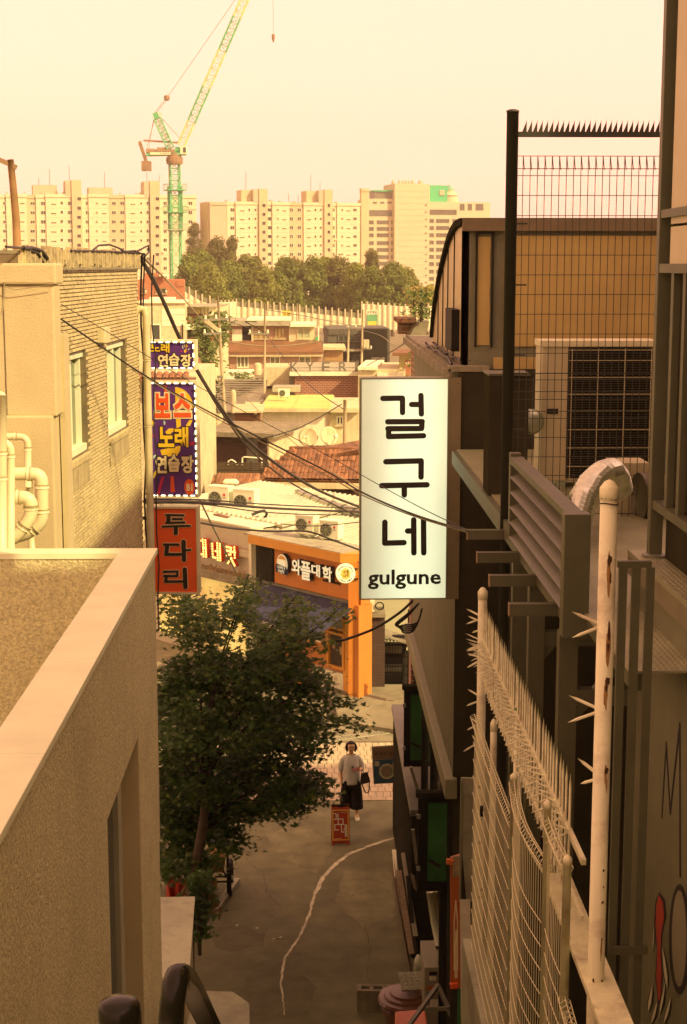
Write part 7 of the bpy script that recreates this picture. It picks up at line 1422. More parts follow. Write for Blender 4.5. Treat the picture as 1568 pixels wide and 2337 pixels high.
b = MB(); b.lathe([(.001, 0), (.03, .02), (.055, .08), (.05, .3), (.03, .34)], 12, at(*cp('r5', 150, 1740), 12.4)); tag(b.build('hanging_pouch', mat('tan_pouch', (.32, .18, .07)), smooth=True), 'tan pouch hanging behind the fence foot', 'pouch')
# ================================================================== gate corner beyond the pavement
def g8(Wl, x, y): return hc(Wl, 'c8', x, y)
Wv = Wall((0, 37.4), (4, 37.4)); t = thing('brick_pier', 'dark brick gate pier with a torn white notice strip', 'wall', Wv.P(*g8(Wv, 400, 1470)))
r = rc(Wv, 'c8', 275, 470, 540, 1480); Wv.mb().box(r[0], 0, -.7, r[2], r[3], 0).build('wall', mb_dk, t); q = rc(Wv, 'c8', 262, 440, 548, 474); Wv.mb().box(q[0], q[1], -.8, q[2], q[3], .1).build('cap', m_concd, t)
b = Wv.mb(); r = rc(Wv, 'c8', 297, 790, 360, 1440); n = 14; b.prism([(r[0], r[1]), (r[2], r[1])] + [(r[2] - .008*abs(math.sin(i*2.7)), r[1]+(r[3]-r[1])*i/n) for i in range(n)] + [(r[0]+.02, r[3])], .001, .03); b.build('notice_strip', m_white, t)
for i in range(6): z = r[1]+(r[3]-r[1])*(.2+.13*i); Wv.mb().box(r[0]+.015, z, .031, r[2]-.02, z+.03, .034).build('torn_patch', m_conc, t)
r = rc(Wv, 'c8', 372, 292, 425, 412); Wv.mb().box(r[0], r[1], -.3, r[2], r[3], .05).build('meter', m_white, t)
b = Wv.mb()
for k_ in range(3): b.tube([(*(Vector(g8(Wv, 480, 345)) + Vector(((.09+.012*k_)*math.cos(i*.5236), (.08+.01*k_)*math.sin(i*.5236)))), .06+.01*k_) for i in range(13)], .007, 5)
b.build('cable_coil', m_wire, t)
Wv2 = Wall((0, 43), (5, 43)); t = thing('pale_gable', 'pale grey rendered wall behind the iron gate', 'wall', Wv2.P(*g8(Wv2, 600, 900))); r = rc(Wv2, 'c8', 250, 240, 1000, 800); Wv2.mb().box(r[0], 0, -2, r[2]+1, r[3]+.3, 0).build('wall', mat('pale_grey_render', (.50, .45, .38), var=.06), t)
Wv3 = Wall((0, 38.2), (5, 38.2)); t = thing('iron_gate', 'black iron gate with scrollwork top under a sloping eave', 'gate', Wv3.P(*g8(Wv3, 640, 1480))); r = rc(Wv3, 'c8', 440, 790, 900, 1480)
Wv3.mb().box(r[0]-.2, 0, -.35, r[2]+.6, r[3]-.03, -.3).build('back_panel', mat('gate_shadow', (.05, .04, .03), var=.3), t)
for x in (450, 740, 890): q = rc(Wv3, 'c8', x, 790, x+25, 1480); Wv3.mb().box(q[0], 0, -.03, q[2], q[3], .03).build('gate_post', m_black, t)
for y in (795, 925, 1040, 1135, 1260, 1400): z = g8(Wv3, 600, y)[1]; Wv3.mb().box(r[0], z-.02, -.02, r[2], z+.02, .02).build('rail', m_black, t)
bm_ = MB(Wv3.M.to_3x3().to_4x4()).box(-.008, .05, -.008, .008, r[3], .008).mesh('bar', m_black)
for i in range(26): link('bar', bm_, t, Matrix.Translation(Wv3.P(r[0] + (r[2]-r[0])*(i+.5)/26, 0, 0)))
for y0, y1 in ((810, 920), (1050, 1130)):
    for i in range(12): q = rc(Wv3, 'c8', 530+i*18, y0, 538+i*18, y1); Wv3.mb().box(q[0], q[1], -.29, q[2], q[3], -.27).build('lit_gap_strip', m_white, t)  # white strips paint the light showing between the bars
for i in range(9):
    c = g8(Wv3, 545 + i*40, 745 + i*4); b = Wv3.mb(); b.tube([(c[0]+.05*math.cos(a*.55)*(1-.04*a), c[1]+.06*math.sin(a*.55)*(1-.04*a), 0) for a in range(16)], .011, 5); b.build('scroll', m_black, t)
b = Wv3.mb(); q = [g8(Wv3, *p) for p in ((440,640),(900,790),(900,755),(640,695),(440,612))]; b.prism(q[::-1], -.5, .35); b.build('eave', m_concd, t); Wv3.mb().box(g8(Wv3,620,700)[0], g8(Wv3,700,700)[1], -.1, r[2]+.2, g8(Wv3,700,688)[1], .1).build('beam', m_black, t)
for x in (778, 838): q = rc(Wv3, 'c8', x, 785+(x-778)*.3, x+52, 815+(x-778)*.3); Wv3.mb().box(q[0], q[1], .36, q[2], q[3], .38).build('number_plate', m_white, t)
t = thing('white_stand', 'folded white metal display stand beside the gate', 'stand', at(*cp('c8', 870, 1250), 36)); 
for a, b_ in (((815,895),(815,1250)), ((815,900),(895,900)), ((850,900),(900,1170)), ((825,1080),(858,1215)), ((862,1230),(905,1240)), ((825,1025),(895,1030))): MB().bar(at(*cp('c8', *a), 36), at(*cp('c8', *b_), 36), .05, .05).build('bar', m_white, t)
# cable branch and coil under the sign
def smooth_path(P, n=5):
    S = []
    for i in range(len(P)-1):
        p0, p1, p2, p3 = P[max(i-1,0)], P[i], P[i+1], P[min(i+2,len(P)-1)]
        for q in range(n): f = q/n; S.append(.5*((2*p1) + (p2-p0)*f + (2*p0-5*p1+4*p2-p3)*f*f + (3*p1-p0-3*p2+p3)*f**3))
    return S + [P[-1]]
b = MB(); pts = [(-20,748),(60,742),(150,715),(300,662),(420,610),(570,525),(740,405),(860,290)]; b.tube(smooth_path([at(*cp('c8', *p), 19.5) for p in pts]), .018, 8); tag(b.build('drop_cable', m_wire, smooth=True), 'thick dark service cable rising from the maple to the big sign', 'cable')
b = MB()
for k_ in range(5): b.tube(smooth_path([at(*cp('c8', x, y), 18.4) for x, y in ((930,320),(800,440+8*k_),(668+6*k_,548+4*k_),(690+10*k_,585+8*k_),(760,570+22*k_),(860,560+20*k_),(925,520),(965,380))]), .011, 6)
tag(b.build('cable_bundle', m_wire, smooth=True), 'looped bundle of black cables hanging under the big sign', 'cable')

# ================================================================== maple tree
m_maple = mat('maple_leaf', (0.075, 0.145, 0.034), rough=.5, var=.45, scale=1.8, thin=.45); m_maple_lit = mat('maple_leaf_lit', (0.17, 0.225, 0.05), rough=.5, var=.35, scale=2, thin=.45)  # second, paler leaf colour paints sunlit leaves, thickest near the crown top
tb = Vector((xat(408, 21.2), 21.2, 0)); t = thing('maple_tree', 'dense dark green maple filling the left side of the alley', 'tree', tb)
random.seed(23)
CLM = [(380,1330,26,.5),(428,1370,42,.5),(450,1425,72,.8),(545,1395,66,.6),(640,1425,70,.6),(700,1440,46,.4),(768,1395,22,.3),(560,1335,40,.35),(672,1365,34,.35),(430,1540,90,1),(540,1540,95,1),(648,1535,88,.9),(716,1560,48,.65),(792,1602,26,.4),
       (430,1660,90,1),(540,1660,95,1),(640,1660,90,1),(716,1655,54,.8),(802,1648,18,.5),(430,1770,85,1),(530,1770,85,1),(630,1765,80,1),(700,1790,50,.8),(722,1808,22,.6),(700,1712,34,.6),(420,1880,60,1),(480,1865,52,1),(560,1835,42,.8),(640,1832,40,.8),(415,1950,48,1),(498,1925,32,.8),(455,1975,36,.9),(530,1900,24,.7),(470,1800,62,1),(440,1870,62,1),(500,1840,44,.9),(400,1965,46,1),(390,1600,60,1),(390,1720,60,1),(390,1830,60,1)]
lf = []
for i in range(11):
    a = -math.pi/2 + 2*math.pi*i/11*1.0
    lf.append(None)
lobes = [(0,-.30),(.10,-.12),(.42,-.22),(.24,.02),(.60,.22),(.24,.20),(.22,.30),(0,.72),(-.22,.30),(-.24,.20),(-.60,.22),(-.24,.02),(-.42,-.22),(-.10,-.12)]
def leaf(mb, p, n_, s):
    a = n_.orthogonal().normalized(); a = Matrix.Rotation(random.uniform(0, 6.28), 3, n_) @ a; c = n_.cross(a)
    pts = [p + a*(x*s) + c*(y*s) - n_*(abs(x)*s*.22) for x, y in lobes]; k = len(pts); ctr = p + c*(.05*s)
    mb.add([ctr] + pts, [(0, i+1, (i+1) % k + 1) for i in range(k)])
b1, b2 = MB(), MB(); cents = []
for (px, py, rp, dens) in CLM:
    for layer in range(1 if rp < 40 else 2):
        Y = 22.2 + random.uniform(-.8, .9) + (.9 if layer else -.2); c0 = at(px, py, Y); R = .88*rp*Y/FPX; cents.append((c0, R)); nl = int(800*dens*(R/.5)**1.7) + 45
        sprays = []
        for s_ in range(max(4, int(30*R/.5))):
            v = Vector((random.gauss(0,1), random.gauss(0,1), random.gauss(0,.9))).normalized() * R * random.uniform(.4, 1.12); sprays.append(c0 + v)
        for i in range(nl):
            s0 = random.choice(sprays); dv = Vector((random.gauss(0,.15), random.gauss(0,.15), random.gauss(0,.045))); p = s0 + dv - Vector((0,0,.25*dv.length))
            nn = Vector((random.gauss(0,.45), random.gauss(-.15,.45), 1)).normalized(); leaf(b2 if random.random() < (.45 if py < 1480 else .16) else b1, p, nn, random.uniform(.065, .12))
crown = b1.build('crown', m_maple, t); b2.build('crown', m_maple_lit, t)
k0 = Vector((tb.x+.25, 21.6, 2.6))
MB().tube([tb - Vector((0,0,.1)), tb + Vector((.03,.05,1.0)), tb + Vector((.1,.2,1.8)), k0, Vector((k0.x+.15, 22.0, 4.2)), Vector((k0.x+.1, 22.2, 5.6))], [.11,.09,.08,.07,.045,.015], 10).build('trunk', m_bark, t, True)
for c0, R in cents:
    if R < .12 or random.random() < .45: continue
    k = k0 + Vector((0, .1, max(-.6, min(2.0, (c0.z-k0.z)*.4)))); m_ = (k + c0)/2 + Vector((0,0,.15)); bb = MB(); bb.tube([k, m_, c0, c0 + (c0-k).normalized()*R*.8], [.024,.016,.008,.003], 5); bb.build('limb', mat('dark_limb', (.035, .026, .018)), t, True)

# ================================================================== woman
fp = gnd(813, 1868); random.seed(3); s_ = .985
Mw = Matrix.Translation(Vector((fp.x-.10, fp.y+.02, 0))) @ Matrix.Rotation(rad(4), 4, 'Z') @ Matrix.Scale(s_, 4)
m_skin = mat('skin', (0.62, 0.38, 0.25), rough=.5, var=.04); m_blouse = mat('grey_lilac_blouse', (0.50, 0.48, 0.50), rough=.85, var=.10, scale=12, bump=.3, bscale=25); m_trou = mat('black_culottes', (0.010, 0.009, 0.007), rough=.9, var=.3, scale=8, spec=.1); m_hair = mat('black_hair', (0.010, 0.008, 0.005), rough=.5, var=.2, spec=.3); m_shoe = mat('white_sneaker', (0.75, 0.70, 0.62), rough=.5, var=.05)
t = thing('person', 'woman in grey blouse and black culottes holding a phone, looking up', 'person', Mw.translation)
V, E, RR = [], [], []
def jv(p, r, par=None):
    V.append(Vector(p)); RR.append(r)
    if par is not None: E.append((par, len(V)-1))
    return len(V)-1
pel = jv((0,0,.86),.125); sp_ = jv((0,0,1.02),.105,pel); ch = jv((0,.0,1.18),.115,sp_); nb = jv((0,.005,1.31),.055,ch); nk = jv((0,-.005,1.37),.046,nb); jw = jv((0,-.03,1.415),.055,nk); hd = jv((0,-.02,1.475),.078,jw); ht = jv((0,-.01,1.53),.06,hd)
def hand(w, dirv, side, up):
    d = Vector(dirv).normalized(); s = Vector(side).normalized(); pm = jv(V[w] + d*.045, .024, w); 
    for k_, (o, l) in enumerate(((-.024,.055),(-.008,.065),(.008,.062),(.024,.048))):
        a = jv(V[pm] + d*.035 + s*o, .0085, pm); b_ = jv(V[a] + d*l*.5 + Vector(up)*.008, .0078, a); jv(V[b_] + d*l*.45 + Vector(up)*.016, .0068, b_)
    a = jv(V[w] + d*.03 - s*.03, .010, w); b_ = jv(V[a] + d*.028 - s*.012, .009, a); jv(V[b_] + d*.022 + Vector(up)*.004, .008, b_)
sl_ = jv((-.14,.01,1.262),.040,ch); el = jv((-.205,.02,1.03),.040,sl_); wl = jv((-.200,-.03,.80),.026,el); hand(wl, (0.02,-.12,-1), (0,1,0), (.6,-.3,0))
sr = jv((.14,.01,1.262),.040,ch); er = jv((.215,.02,1.04),.040,sr); wr_ = jv((.165,-.17,1.06),.026,er); hand(wr_, (-.75,-.55,.18), (0,.2,1), (-.2,.5,.3))
for sx, kx, ax, dy in ((-1, -.095, -.09, .06), (1, .10, .115, -.03)):
    hp = jv((sx*.085,0,.80),.095,pel); kn = jv((kx,dy*.4,.45),.058,hp); an = jv((ax,dy,.09),.036,kn); jv((ax,dy-.10,.045),.034,an)
me = bpy.data.meshes.new('body'); me.from_pydata([tuple(v) for v in V], E, []); me.materials.append(m_skin); bo = link('body', me, t, Mw)
md = bo.modifiers.new('skin', 'SKIN'); md.use_smooth_shade = True; sv = me.skin_vertices[0].data
for i, r_ in enumerate(RR): sv[i].radius = (r_, r_)
sv[0].use_root = True; sd = bo.modifiers.new('sub', 'SUBSURF'); sd.levels = 2; sd.render_levels = 2
def wpart(mb, name, m, par=None, smooth=True, sub=0):
    o = link(name, mb.mesh(name, m, smooth), par or t, Mw)
    if sub: q = o.modifiers.new('s', 'SUBSURF'); q.levels = sub; q.render_levels = sub
    return o
def loft(mb, rings, n=20, capb=True, capt=True, wob=0):
    pts = []; 
    for (cx, cy, z, rx, ry) in rings:
        for k in range(n): a = 2*math.pi*k/n; w_ = 1 + wob*math.sin(a*7 + z*3); pts.append((cx+rx*w_*math.cos(a), cy+ry*w_*math.sin(a), z))
    fs = [(i*n+k, i*n+(k+1) % n, (i+1)*n+(k+1) % n, (i+1)*n+k) for i in range(len(rings)-1) for k in range(n)]
    if capb: fs.append(tuple(range(n))[::-1])
    if capt: fs.append(tuple(range(len(pts)-n, len(pts))))
    mb.add(pts, fs)
b = MB(); loft(b, [(0,0,.725,.190,.140),(0,0,.74,.192,.142),(0,0,.85,.178,.132),(0,-.005,1.0,.162,.122),(0,-.01,1.13,.160,.128),(0,0,1.22,.168,.105),(0,.005,1.275,.158,.088),(0,.005,1.305,.125,.080),(0,.005,1.318,.105,.078),(0,.0,1.325,.088,.070)], 28, True, False, .018)
bl_ = wpart(b, 'blouse', m_blouse, sub=1)
b = MB(); 
for path, rr in ((((-.10,.005,1.275),(-.145,.010,1.245),(-.180,.014,1.17),(-.196,.016,1.07),(-.202,.014,1.0),(-.203,.012,.985)), (.045,.060,.062,.066,.058,.042)), (((.10,.005,1.275),(.145,.010,1.245),(.182,.014,1.17),(.205,.014,1.09),(.212,-.01,1.035),(.20,-.05,1.035)), (.045,.060,.062,.066,.056,.046))): b.tube(path, list(rr), 14)
wpart(b, 'sleeves', m_blouse, bl_, sub=1)
b = MB(); loft(b, [(-.095,.03,.235,.125,.125),(-.098,.025,.26,.122,.122),(-.095,.015,.5,.115,.118),(-.088,.0,.72,.105,.122),(-.075,0,.82,.095,.115)], 18, True, True, .03); loft(b, [(.11,-.01,.225,.130,.130),(.11,-.01,.25,.126,.126),(.105,-.005,.5,.118,.120),(.09,.0,.72,.105,.122),(.075,0,.82,.095,.115)], 18, True, True, .03); loft(b, [(0,0,.60,.165,.115),(0,0,.70,.185,.125),(0,0,.80,.175,.122),(0,0,.90,.15,.11)], 20)
wpart(b, 'culottes', m_trou)
# hair bob: shell round the head, open at the face
b = MB(); nU, nV = 22, 12; pts, fs = [], []
for j in range(nV+1):
    ph = math.pi*.98*(j/nV)*.78
    for i in range(nU):
        a = 2*math.pi*i/nU; front = max(0, -math.sin(a)); rz = .115*math.cos(ph); rr_ = math.sin(ph)
        fl = 1 + (.10 if ph > 1.6 else 0)
        y = .118*rr_*math.sin(a)*fl; x = .112*rr_*math.cos(a)*fl
        if front > .45 and ph > .95: y *= .62; x *= .98
        pts.append((x, y+.005, 1.485 + rz + (.0 if ph < 1.6 else -.03*(ph-1.6))))
for j in range(nV):
    for i in range(nU):
        a = 2*math.pi*(i+.5)/nU; ph = math.pi*.98*((j+.5)/nV)*.78
        if -math.sin(a) > .50 and ph > 1.05: continue
        fs.append((j*nU+i, j*nU+(i+1) % nU, (j+1)*nU+(i+1) % nU, (j+1)*nU+i))
b.add(pts, fs); ho = wpart(b, 'hair', m_hair); sm = ho.modifiers.new('th', 'SOLIDIFY'); sm.thickness = .014; sm.offset = 1
m_fdark = mat('eye_dark', (.02, .012, .01), rough=.3, var=0); m_lip = mat('lip', (.36, .11, .09), var=0)
b = MB(); 
for sx in (-1, 1): b = MB(); b.box(sx*.032-.014, -.099, 1.487, sx*.032+.014, -.086, 1.496); wpart(b, 'eye', m_fdark, bo, False); b = MB(); b.box(sx*.034-.018, -.097, 1.510, sx*.034+.018, -.084, 1.515); wpart(b, 'eyebrow', m_fdark, bo, False)
b = MB(); b.add([(0,-.092,1.49),(-.013,-.094,1.452),(.013,-.094,1.452),(0,-.114,1.455),(0,-.09,1.446)], [(0,1,3),(0,3,2),(1,4,3),(3,4,2)]); wpart(b, 'nose', m_skin, bo); b = MB(); b.box(-.02, -.096, 1.422, .02, -.08, 1.432); wpart(b, 'mouth', m_lip, bo, False)
b = MB(); loft(b, [(0,-.038,1.395,.030,.030),(0,-.036,1.41,.052,.050),(0,-.028,1.44,.068,.066),(0,-.02,1.49,.074,.074),(0,-.01,1.54,.066,.070),(0,0,1.57,.04,.05)], 18); wpart(b, 'face', m_skin, bo, sub=1)
for ax, dy in ((-.09, .06), (.115, -.03)):
    b = MB(); loft(b, [(ax,dy-.05,.0,.042,.12),(ax,dy-.05,.02,.046,.125),(ax,dy-.05,.045,.043,.115),(ax,dy-.02,.07,.036,.07),(ax,dy+.01,.085,.03,.045)], 14); wpart(b, 'shoe', m_shoe)
def wthing(name, label, cat, p): return thing(name, label, cat, Mw @ Vector(p))
t3 = wthing('handbag', 'black handbag with long strap hanging from the woman\'s forearm', 'handbag', (.27, -.1, .72)); m_bag = mat('black_leather', (.012, .009, .008), rough=.4, var=.2)
b = MB(Mw); b.hexa([(.17,-.17,.745),(.375,-.13,.785),(.375,-.03,.785),(.17,-.06,.745),(.185,-.13,.955),(.32,-.10,.985),(.32,-.05,.985),(.185,-.08,.955)]); b.build('bag', m_bag, t3, bevel=.01)
b = MB(Mw); b.tube([(.20,-.11,.945),(.20,-.12,1.00),(.205,-.11,1.04),(.23,-.10,1.00),(.24,-.09,.965)], .008, 6); b.build('handle', m_bag, t3, True); b = MB(Mw); b.tube([(.19,-.10,.79),(.24,-.11,.65),(.28,-.11,.57),(.325,-.11,.56),(.35,-.10,.63),(.352,-.09,.72),(.345,-.08,.80)], .013, 6); b.build('strap', m_bag, t3, True)
b = MB(Mw @ Matrix.Translation((.07, -.245, 1.10)) @ Matrix.Rotation(rad(-12), 4, 'Y') @ Matrix.Rotation(rad(30), 4, 'X')); b.box(-.075, -.035, -.005, .075, .035, .005); tag(b.build('phone', mat('red_brown_phone_case', (.16, .03, .02), rough=.3)), 'dark red phone in the woman\'s hand', 'phone')
b = MB(Mw); b.tube([(.012,-.148,1.13),(.012,-.15,1.115)], .022, 10); b.tube([(.018,-.152,1.085),(.022,-.154,1.045)], .022, 10); b.tube([(.012,-.15,1.12),(.02,-.153,1.06)], .006, 6); tag(b.build('sunglasses', m_black, smooth=True), 'dark sunglasses hooked on the front of the blouse', 'sunglasses')

# ================================================================== red folding board sign
p0 = gnd(*cp('s6', 385, 2118)); W_, H_ = .335, .76; Ma = Matrix.Translation(p0) @ Matrix.Rotation(rad(2), 4, 'Z'); Mf = Ma @ Matrix.Rotation(rad(90-9), 4, 'X'); t = thing('a_board', 'red folding pavement sign with white block lettering', 'sign', p0)
m_ab = mat('red_board', (.40, .045, .02), rough=.5, var=.08); m_ay = mat('yellow_frame', (.72, .42, .08), rough=.5, var=.05)
b = MB(Mf); b.prism([(-W_/2,.0),(-W_/2+.045,.0),(-W_/2+.06,.03),(W_/2-.06,.03),(W_/2-.045,.0),(W_/2,.0),(W_/2,H_),(W_/2-.08,H_),(W_/2-.08,H_-.03),(-W_/2+.10,H_-.03),(-W_/2+.10,H_),(-W_/2,H_)], -.015, .0); b.build('front_panel', m_ab, t)
Mk = Ma @ Matrix.Translation((0, .24, 0)) @ Matrix.Rotation(rad(90+9), 4, 'X'); b = MB(Mk); b.prism([(-W_/2,.0),(W_/2,.0),(W_/2,H_),(-W_/2,H_)], -.0, .015); b.build('back_panel', m_dark, t)
MB(Mf).box(-.05, H_-.055, .001, .06, H_-.02, .004).build('handle_slot', m_black, t)
b = MB(Mf); x0, x1, y0, y1, e = -W_/2+.012, W_/2-.012, .085, H_-.10, .022
for q in ((x0,y0,x1,y0+e),(x0,y1-e,x1,y1),(x0,y0+e,x0+e,y1-e),(x1-e,y0+e,x1,y1-e)): b.box(q[0], q[1], .0, q[2], q[3], .010)
b.build('frame', m_ay, t)
class _M: pass
fl_ = [[(262,1562),(305,1562)],[(305,1562),(305,1650)],[(318,1600),(335,1600)],[(340,1555),(342,1650)],[(265,1665),(432,1660)],[(432,1660),(432,1755)],[(342,1650),(342,1750)],[(275,1760),(450,1756)],[(278,1760),(280,1855)],[(280,1858),(348,1856)],[(398,1760),(402,1895)],[(402,1897),(450,1895)],[(440,1845),(462,1845)],[(468,1765),(472,1980)],[(493,1765),(497,1980)]]
to2 = lambda p: (((p[0]-385)/326)*W_*1.0, (2130-p[1])/735*H_)
b = MB(Mf); strokes(b, None, [[to2(a), to2(c)] for a, c in fl_], .017, .001, .003, px=False, n=2); b.build('lettering', m_pvc, t)
MB(Mf).box(.0, H_-.155, .001, .12, H_-.148, .003).build('small_print', m_scream, t); MB(Mf).box(-.11, .118, .001, .02, .124, .003).build('small_print', m_scream, t)

# ================================================================== loaded handcart under the maple
def c7_(x, y, Y): return at(*cp('r7', x, y), Y)
t = thing('handcart', 'loaded two-wheeled handcart with red tarp under the maple', 'cart', gnd(*cp('r7', 700, 740)))
wc = c7_(775, 650, 25.2); 
for dx in (0, -1.0):
    b = MB(Matrix.Translation((wc.x+dx, wc.y, wc.z)) @ Matrix.Rotation(rad(90), 4, 'Y')); ring = [(math.cos(a*.3927)*.29, math.sin(a*.3927)*.29, 0) for a in range(17)]; b.tube(ring, .045, 8); wo_ = b.build('wheel', m_black, t, True)
    b = MB(Matrix.Translation((wc.x+dx, wc.y, wc.z)) @ Matrix.Rotation(rad(90), 4, 'Y')); 
    for a in range(8): b.bar((0,0,0), (math.cos(a*.785)*.27, math.sin(a*.785)*.27, 0), .012)
    b.lathe([(.04,-.05),(.04,.05)], 8); b.build('spokes', m_galv, wo_)
for a, b_ in (((610,640),(750,640)), ((620,685),(748,682)), ((700,560),(745,640)), ((755,400),(752,640))): MB().tube([c7_(*a, 25.1), c7_(*b_, 25.1)], .018, 6).build('frame_tube', m_dark, t)
MB().slab([c7_(240,700,24.2), c7_(640,680,24.6), c7_(640,640,25.8), c7_(240,640,25.6)], (0,0,.04)).build('bed', m_wood, t)
b = MB(); c0, c1 = c7_(600,490,25.0), c7_(735,505,25.0); b.tube([c0, c0+(c1-c0)*.1, c0+(c1-c0)*.9, c1], [.16,.2,.21,.15], 16); tag(b.build('rolled_mat', mat('tan_mat', (.42, .24, .09), var=.2), smooth=True), 'rolled tan mat lying on the handcart', 'mat')
m_card = mat('cardboard', (.46, .27, .12), var=.12, scale=4); m_tarp = mat('red_tarp', (.36, .03, .012), rough=.45, var=.2)
for k_, (pts, m, h, nm, lb, ct) in enumerate(((((390,545),(560,540),(560,500),(400,490)), m_card, -.3, 'cardboard_box', 'open cardboard box on top of the cart load', 'box'), (((430,640),(665,650),(610,605),(430,600)), m_card, -.2, 'cardboard_sheet', 'flattened cardboard sheet on the cart', 'cardboard'))):
    b = MB(); b.slab([c7_(*p, 24.3 + .25*i) for i, p in enumerate(pts)], (0,0,h)); tag(b.build(nm, m), lb, ct)
b = MB(); n = 9
for i in range(n):
    x0, x1 = 240 + i*36, 240 + (i+1)*36; q = [c7_(x0, 640+18*math.sin(i*1.9), 24.2), c7_(x1, 640+18*math.sin(i*1.9+1.9), 24.2), c7_(x1, 810+25*math.cos(i*1.3), 24.0+.1*(i % 2)), c7_(x0, 810+25*math.cos(i*1.3-1.3), 24.0+.1*((i+1) % 2))]; b.add([tuple(p) for p in q], [(0,1,2,3)])
tag(b.build('red_tarp', m_tarp), 'crumpled red tarp hanging off the cart', 'tarp'); b = MB(); b.slab([c7_(535,650,24.0), c7_(600,640,24.1), c7_(605,885,23.6), c7_(530,840,23.6)], (.03,.04,0)); tag(b.build('folded_red_board', m_tarp), 'folded red panel standing at the front of the cart', 'panel'); b = MB(); b.slab([c7_(570,470,24.4), c7_(605,470,24.4), c7_(620,850,23.9), c7_(590,850,23.9)], (.02,.04,0)); tag(b.build('folded_blue_board', mat('blue_panel', (.03, .035, .08), rough=.5)), 'narrow dark blue panel beside the red tarp', 'panel')
b = MB(); b.slab([c7_(620,300,26.2), c7_(755,290,26.2), c7_(755,430,26), c7_(610,440,26)], (0,.05,0)); tag(b.build('blue_cover', mat('blue_cover', (.04, .05, .09), rough=.6, var=.2)), 'dark blue cover sheet above the handcart', 'cover')
for k_, pts in enumerate((((355,560),(375,500)), ((362,800),(402,725)))): b = MB(); b.bar(c7_(*pts[0], 22), c7_(*pts[1], 22), .08, .03); tag(b.build('wooden_stake', m_card), ['upper pale wooden stake beside the maple trunk', 'lower pale wooden stake beside the maple trunk'][k_], 'stake')
g = gnd(540, 1885); t = thing('white_bollard', 'small white plastic post standing on the asphalt by the maple', 'post', g); MB().box(g.x-.09, g.y-.06, 0, g.x+.09, g.y+.06, .07).build('base', m_pvc, t); MB().box(g.x-.06, g.y-.04, .0701, g.x+.06, g.y+.04, .42).build('post', m_pvc, t); MB().lathe([(.02, 0), (.02, .02)], 8, (g.x, g.y-.05, .2)).build('reflector', m_black, t)
MB().box
kb = MB(); 
for i in range(10):
    a, c = gnd(*cp('r7', 830-18*i, 690+ (i*26)), 0), gnd(*cp('r7', 830-18*(i+1), 690+((i+1)*26)), 0); kb.bar(a + Vector((0,0,.04)), c + Vector((0,0,.04)), .12, .1)
tag(kb.build('kerb', m_conc), kind='structure')
shrub('low dry weeds at the foot of the low wall', *cp('r7', 560, 1000), 22.5, .25, .5, MATS['dry_weed'], 400, 'weeds', .06)
shrub('dark hanging creeper beside the low white-capped wall', *cp('r7', 520, 1180), 20, .22, 1.0, m_maple, 500, 'creeper', .06)

# ================================================================== overhead cables
def cable(label, pts, r_, m=None, name='overhead_cable'):
    P = [at(*p) for p in pts]; S = []
    for i in range(len(P)-1):
        p0, p1, p2, p3 = P[max(i-1,0)], P[i], P[i+1], P[min(i+2,len(P)-1)]
        for q in range(6):
            f = q/6; S.append(.5*((2*p1) + (p2-p0)*f + (2*p0-5*p1+4*p2-p3)*f*f + (3*p1-p0-3*p2+p3)*f**3))
    S.append(P[-1]); b = MB(); b.tube(S, r_, 6); return tag(b.build(name, m or m_wire, smooth=True), label, 'cable', 'overhead cables')
cable('thick black cable dropping from the brick building corner past the purple signs', [(320,588,20.1),(345,630,20.8),(372,685,21.6),(412,775,23),(450,845,24),(500,925,26),(560,1000,28),(640,1065,30),(730,1120,33),(830,1160,36)], .03)
cable('second black cable twisted beside the thick one', [(322,592,20.1),(348,640,20.8),(378,700,21.6),(418,790,23),(458,862,24),(512,950,26),(580,1035,28),(670,1105,31),(760,1150,34),(840,1190,36)], .016)
cable('long dark cable from the stucco block to the steel arm', [(140,728,15.2),(230,790,16),(330,856,17),(450,925,17.5),(600,1002,17),(740,1072,16),(830,1125,15),(940,1172,13.4),(1066,1212,11.9)], .009)
cable('its pale twin running just below to the steel arm', [(300,842,16.8),(450,930,17.5),(600,1010,17),(740,1082,16),(830,1131,15),(940,1176,13.4),(1066,1214,11.9)], .006, m_wirel)
cable('thin upper wire from the brick wall to the steel arm', [(140,694,15.0),(300,790,16.5),(450,880,17),(600,962,16.8),(740,1035,16),(840,1092,15),(960,1158,13.2),(1064,1208,11.9)], .004)
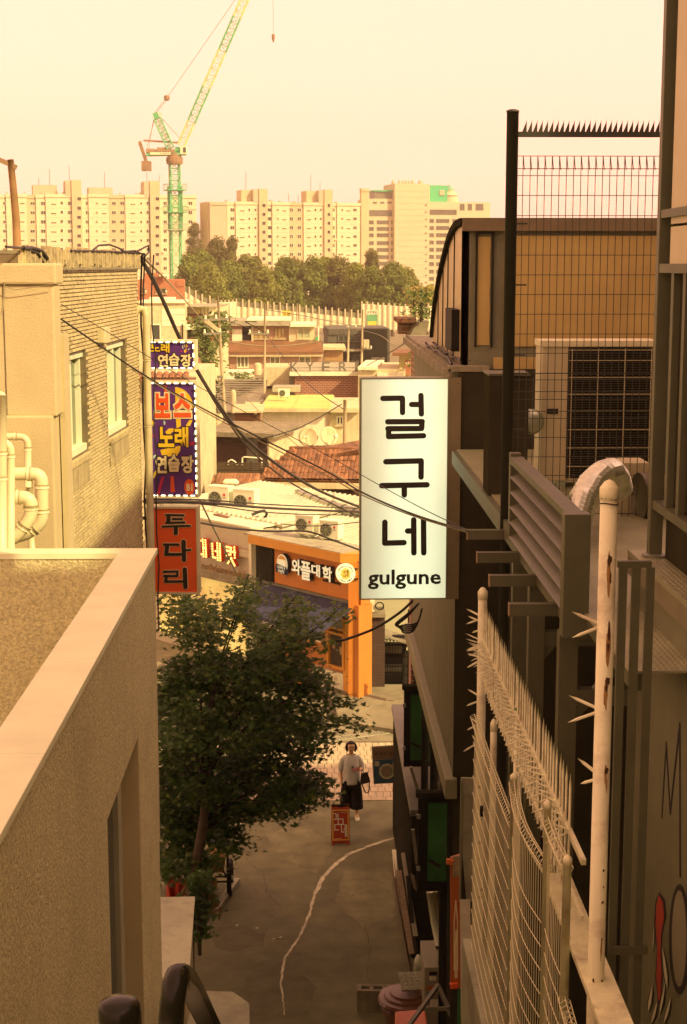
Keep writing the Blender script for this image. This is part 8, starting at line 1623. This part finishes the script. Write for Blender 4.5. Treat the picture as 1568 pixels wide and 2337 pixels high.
for k_, (y0, y1, y2, r_) in enumerate(((1146,1158,1168,.026), (1140,1150,1160,.014), (1150,1168,1175,.012))): cable(['thickest','middle','lowest'][k_] + ' of the level black cables above the shops', [(330,y0-2,21.5),(460,y0,25),(600,y1,30),(720,y1+6,34),(835,y2,37)], r_)
cable('black cable sagging across the orange shop roof', [(455,1192,30),(530,1205,33),(620,1212,35),(700,1212,36),(760,1232,36.2),(830,1258,36.4)], .026); cable('thin cable above the orange fascia', [(640,1195,38),(720,1200,37.5),(830,1190,37)], .012)
cable('grey guy wire slanting over the white shop sign', [(456,1140,33),(490,1210,34),(520,1268,35),(545,1320,36)], .022, m_steel, 'guy_wire')
cable('dark cable from the short pole across the white wall', [(590,1002,52),(640,990,52),(700,968,52.5),(780,922,53)], .02); cable('pale wire from the leaning pole to the big sign', [(398,870,69),(520,880,66),(620,965,60),(720,1050,52),(830,1120,40)], .015, m_wirel)
cable('pale cord sagging along the brown roof', [(515,778,119),(580,788,118.5),(650,789,118),(735,778,118)], .045, m_wirel)
cable('fine wire crossing above the upper purple sign', [(325,585,20.5),(400,660,40),(470,740,60),(500,780,70)], .02, m_wirel); cable('fine wire from the leaning pole towards the slim pole', [(500,728,70),(550,742,75),(604,760,82)], .02); cable('fine wire between slim pole and short pole', [(606,762,82),(660,830,72),(720,890,62),(787,935,53)], .018)
cable('upper wire between the two far poles', [(606,706,82),(700,722,98),(798,742,110)], .02); cable('wire from far pole to the broken eave', [(800,748,110),(860,762,70),(905,790,45),(945,740,26)], .012, m_wirel); cable('wire descending from the broken eave to the white roof', [(930,780,80),(880,810,82),(838,834,84)], .02)

# ================================================================== haze
lo, hi = Vector((-420, -6, -1.2)), Vector((420, 720, 72)); hz_ = MB().box(*lo, *hi); hm = bpy.data.materials.new('haze'); hm.use_nodes = True; N = hm.node_tree.nodes; N.clear()
pv_ = N.new('ShaderNodeVolumePrincipled'); pv_.inputs['Color'].default_value = (1.0, .86, .66, 1); pv_.inputs['Density'].default_value = HAZE; pv_.inputs['Anisotropy'].default_value = .1; ou = N.new('ShaderNodeOutputMaterial'); hm.node_tree.links.new(pv_.outputs[0], ou.inputs['Volume'])
tag(hz_.build('haze', hm), kind='stuff')
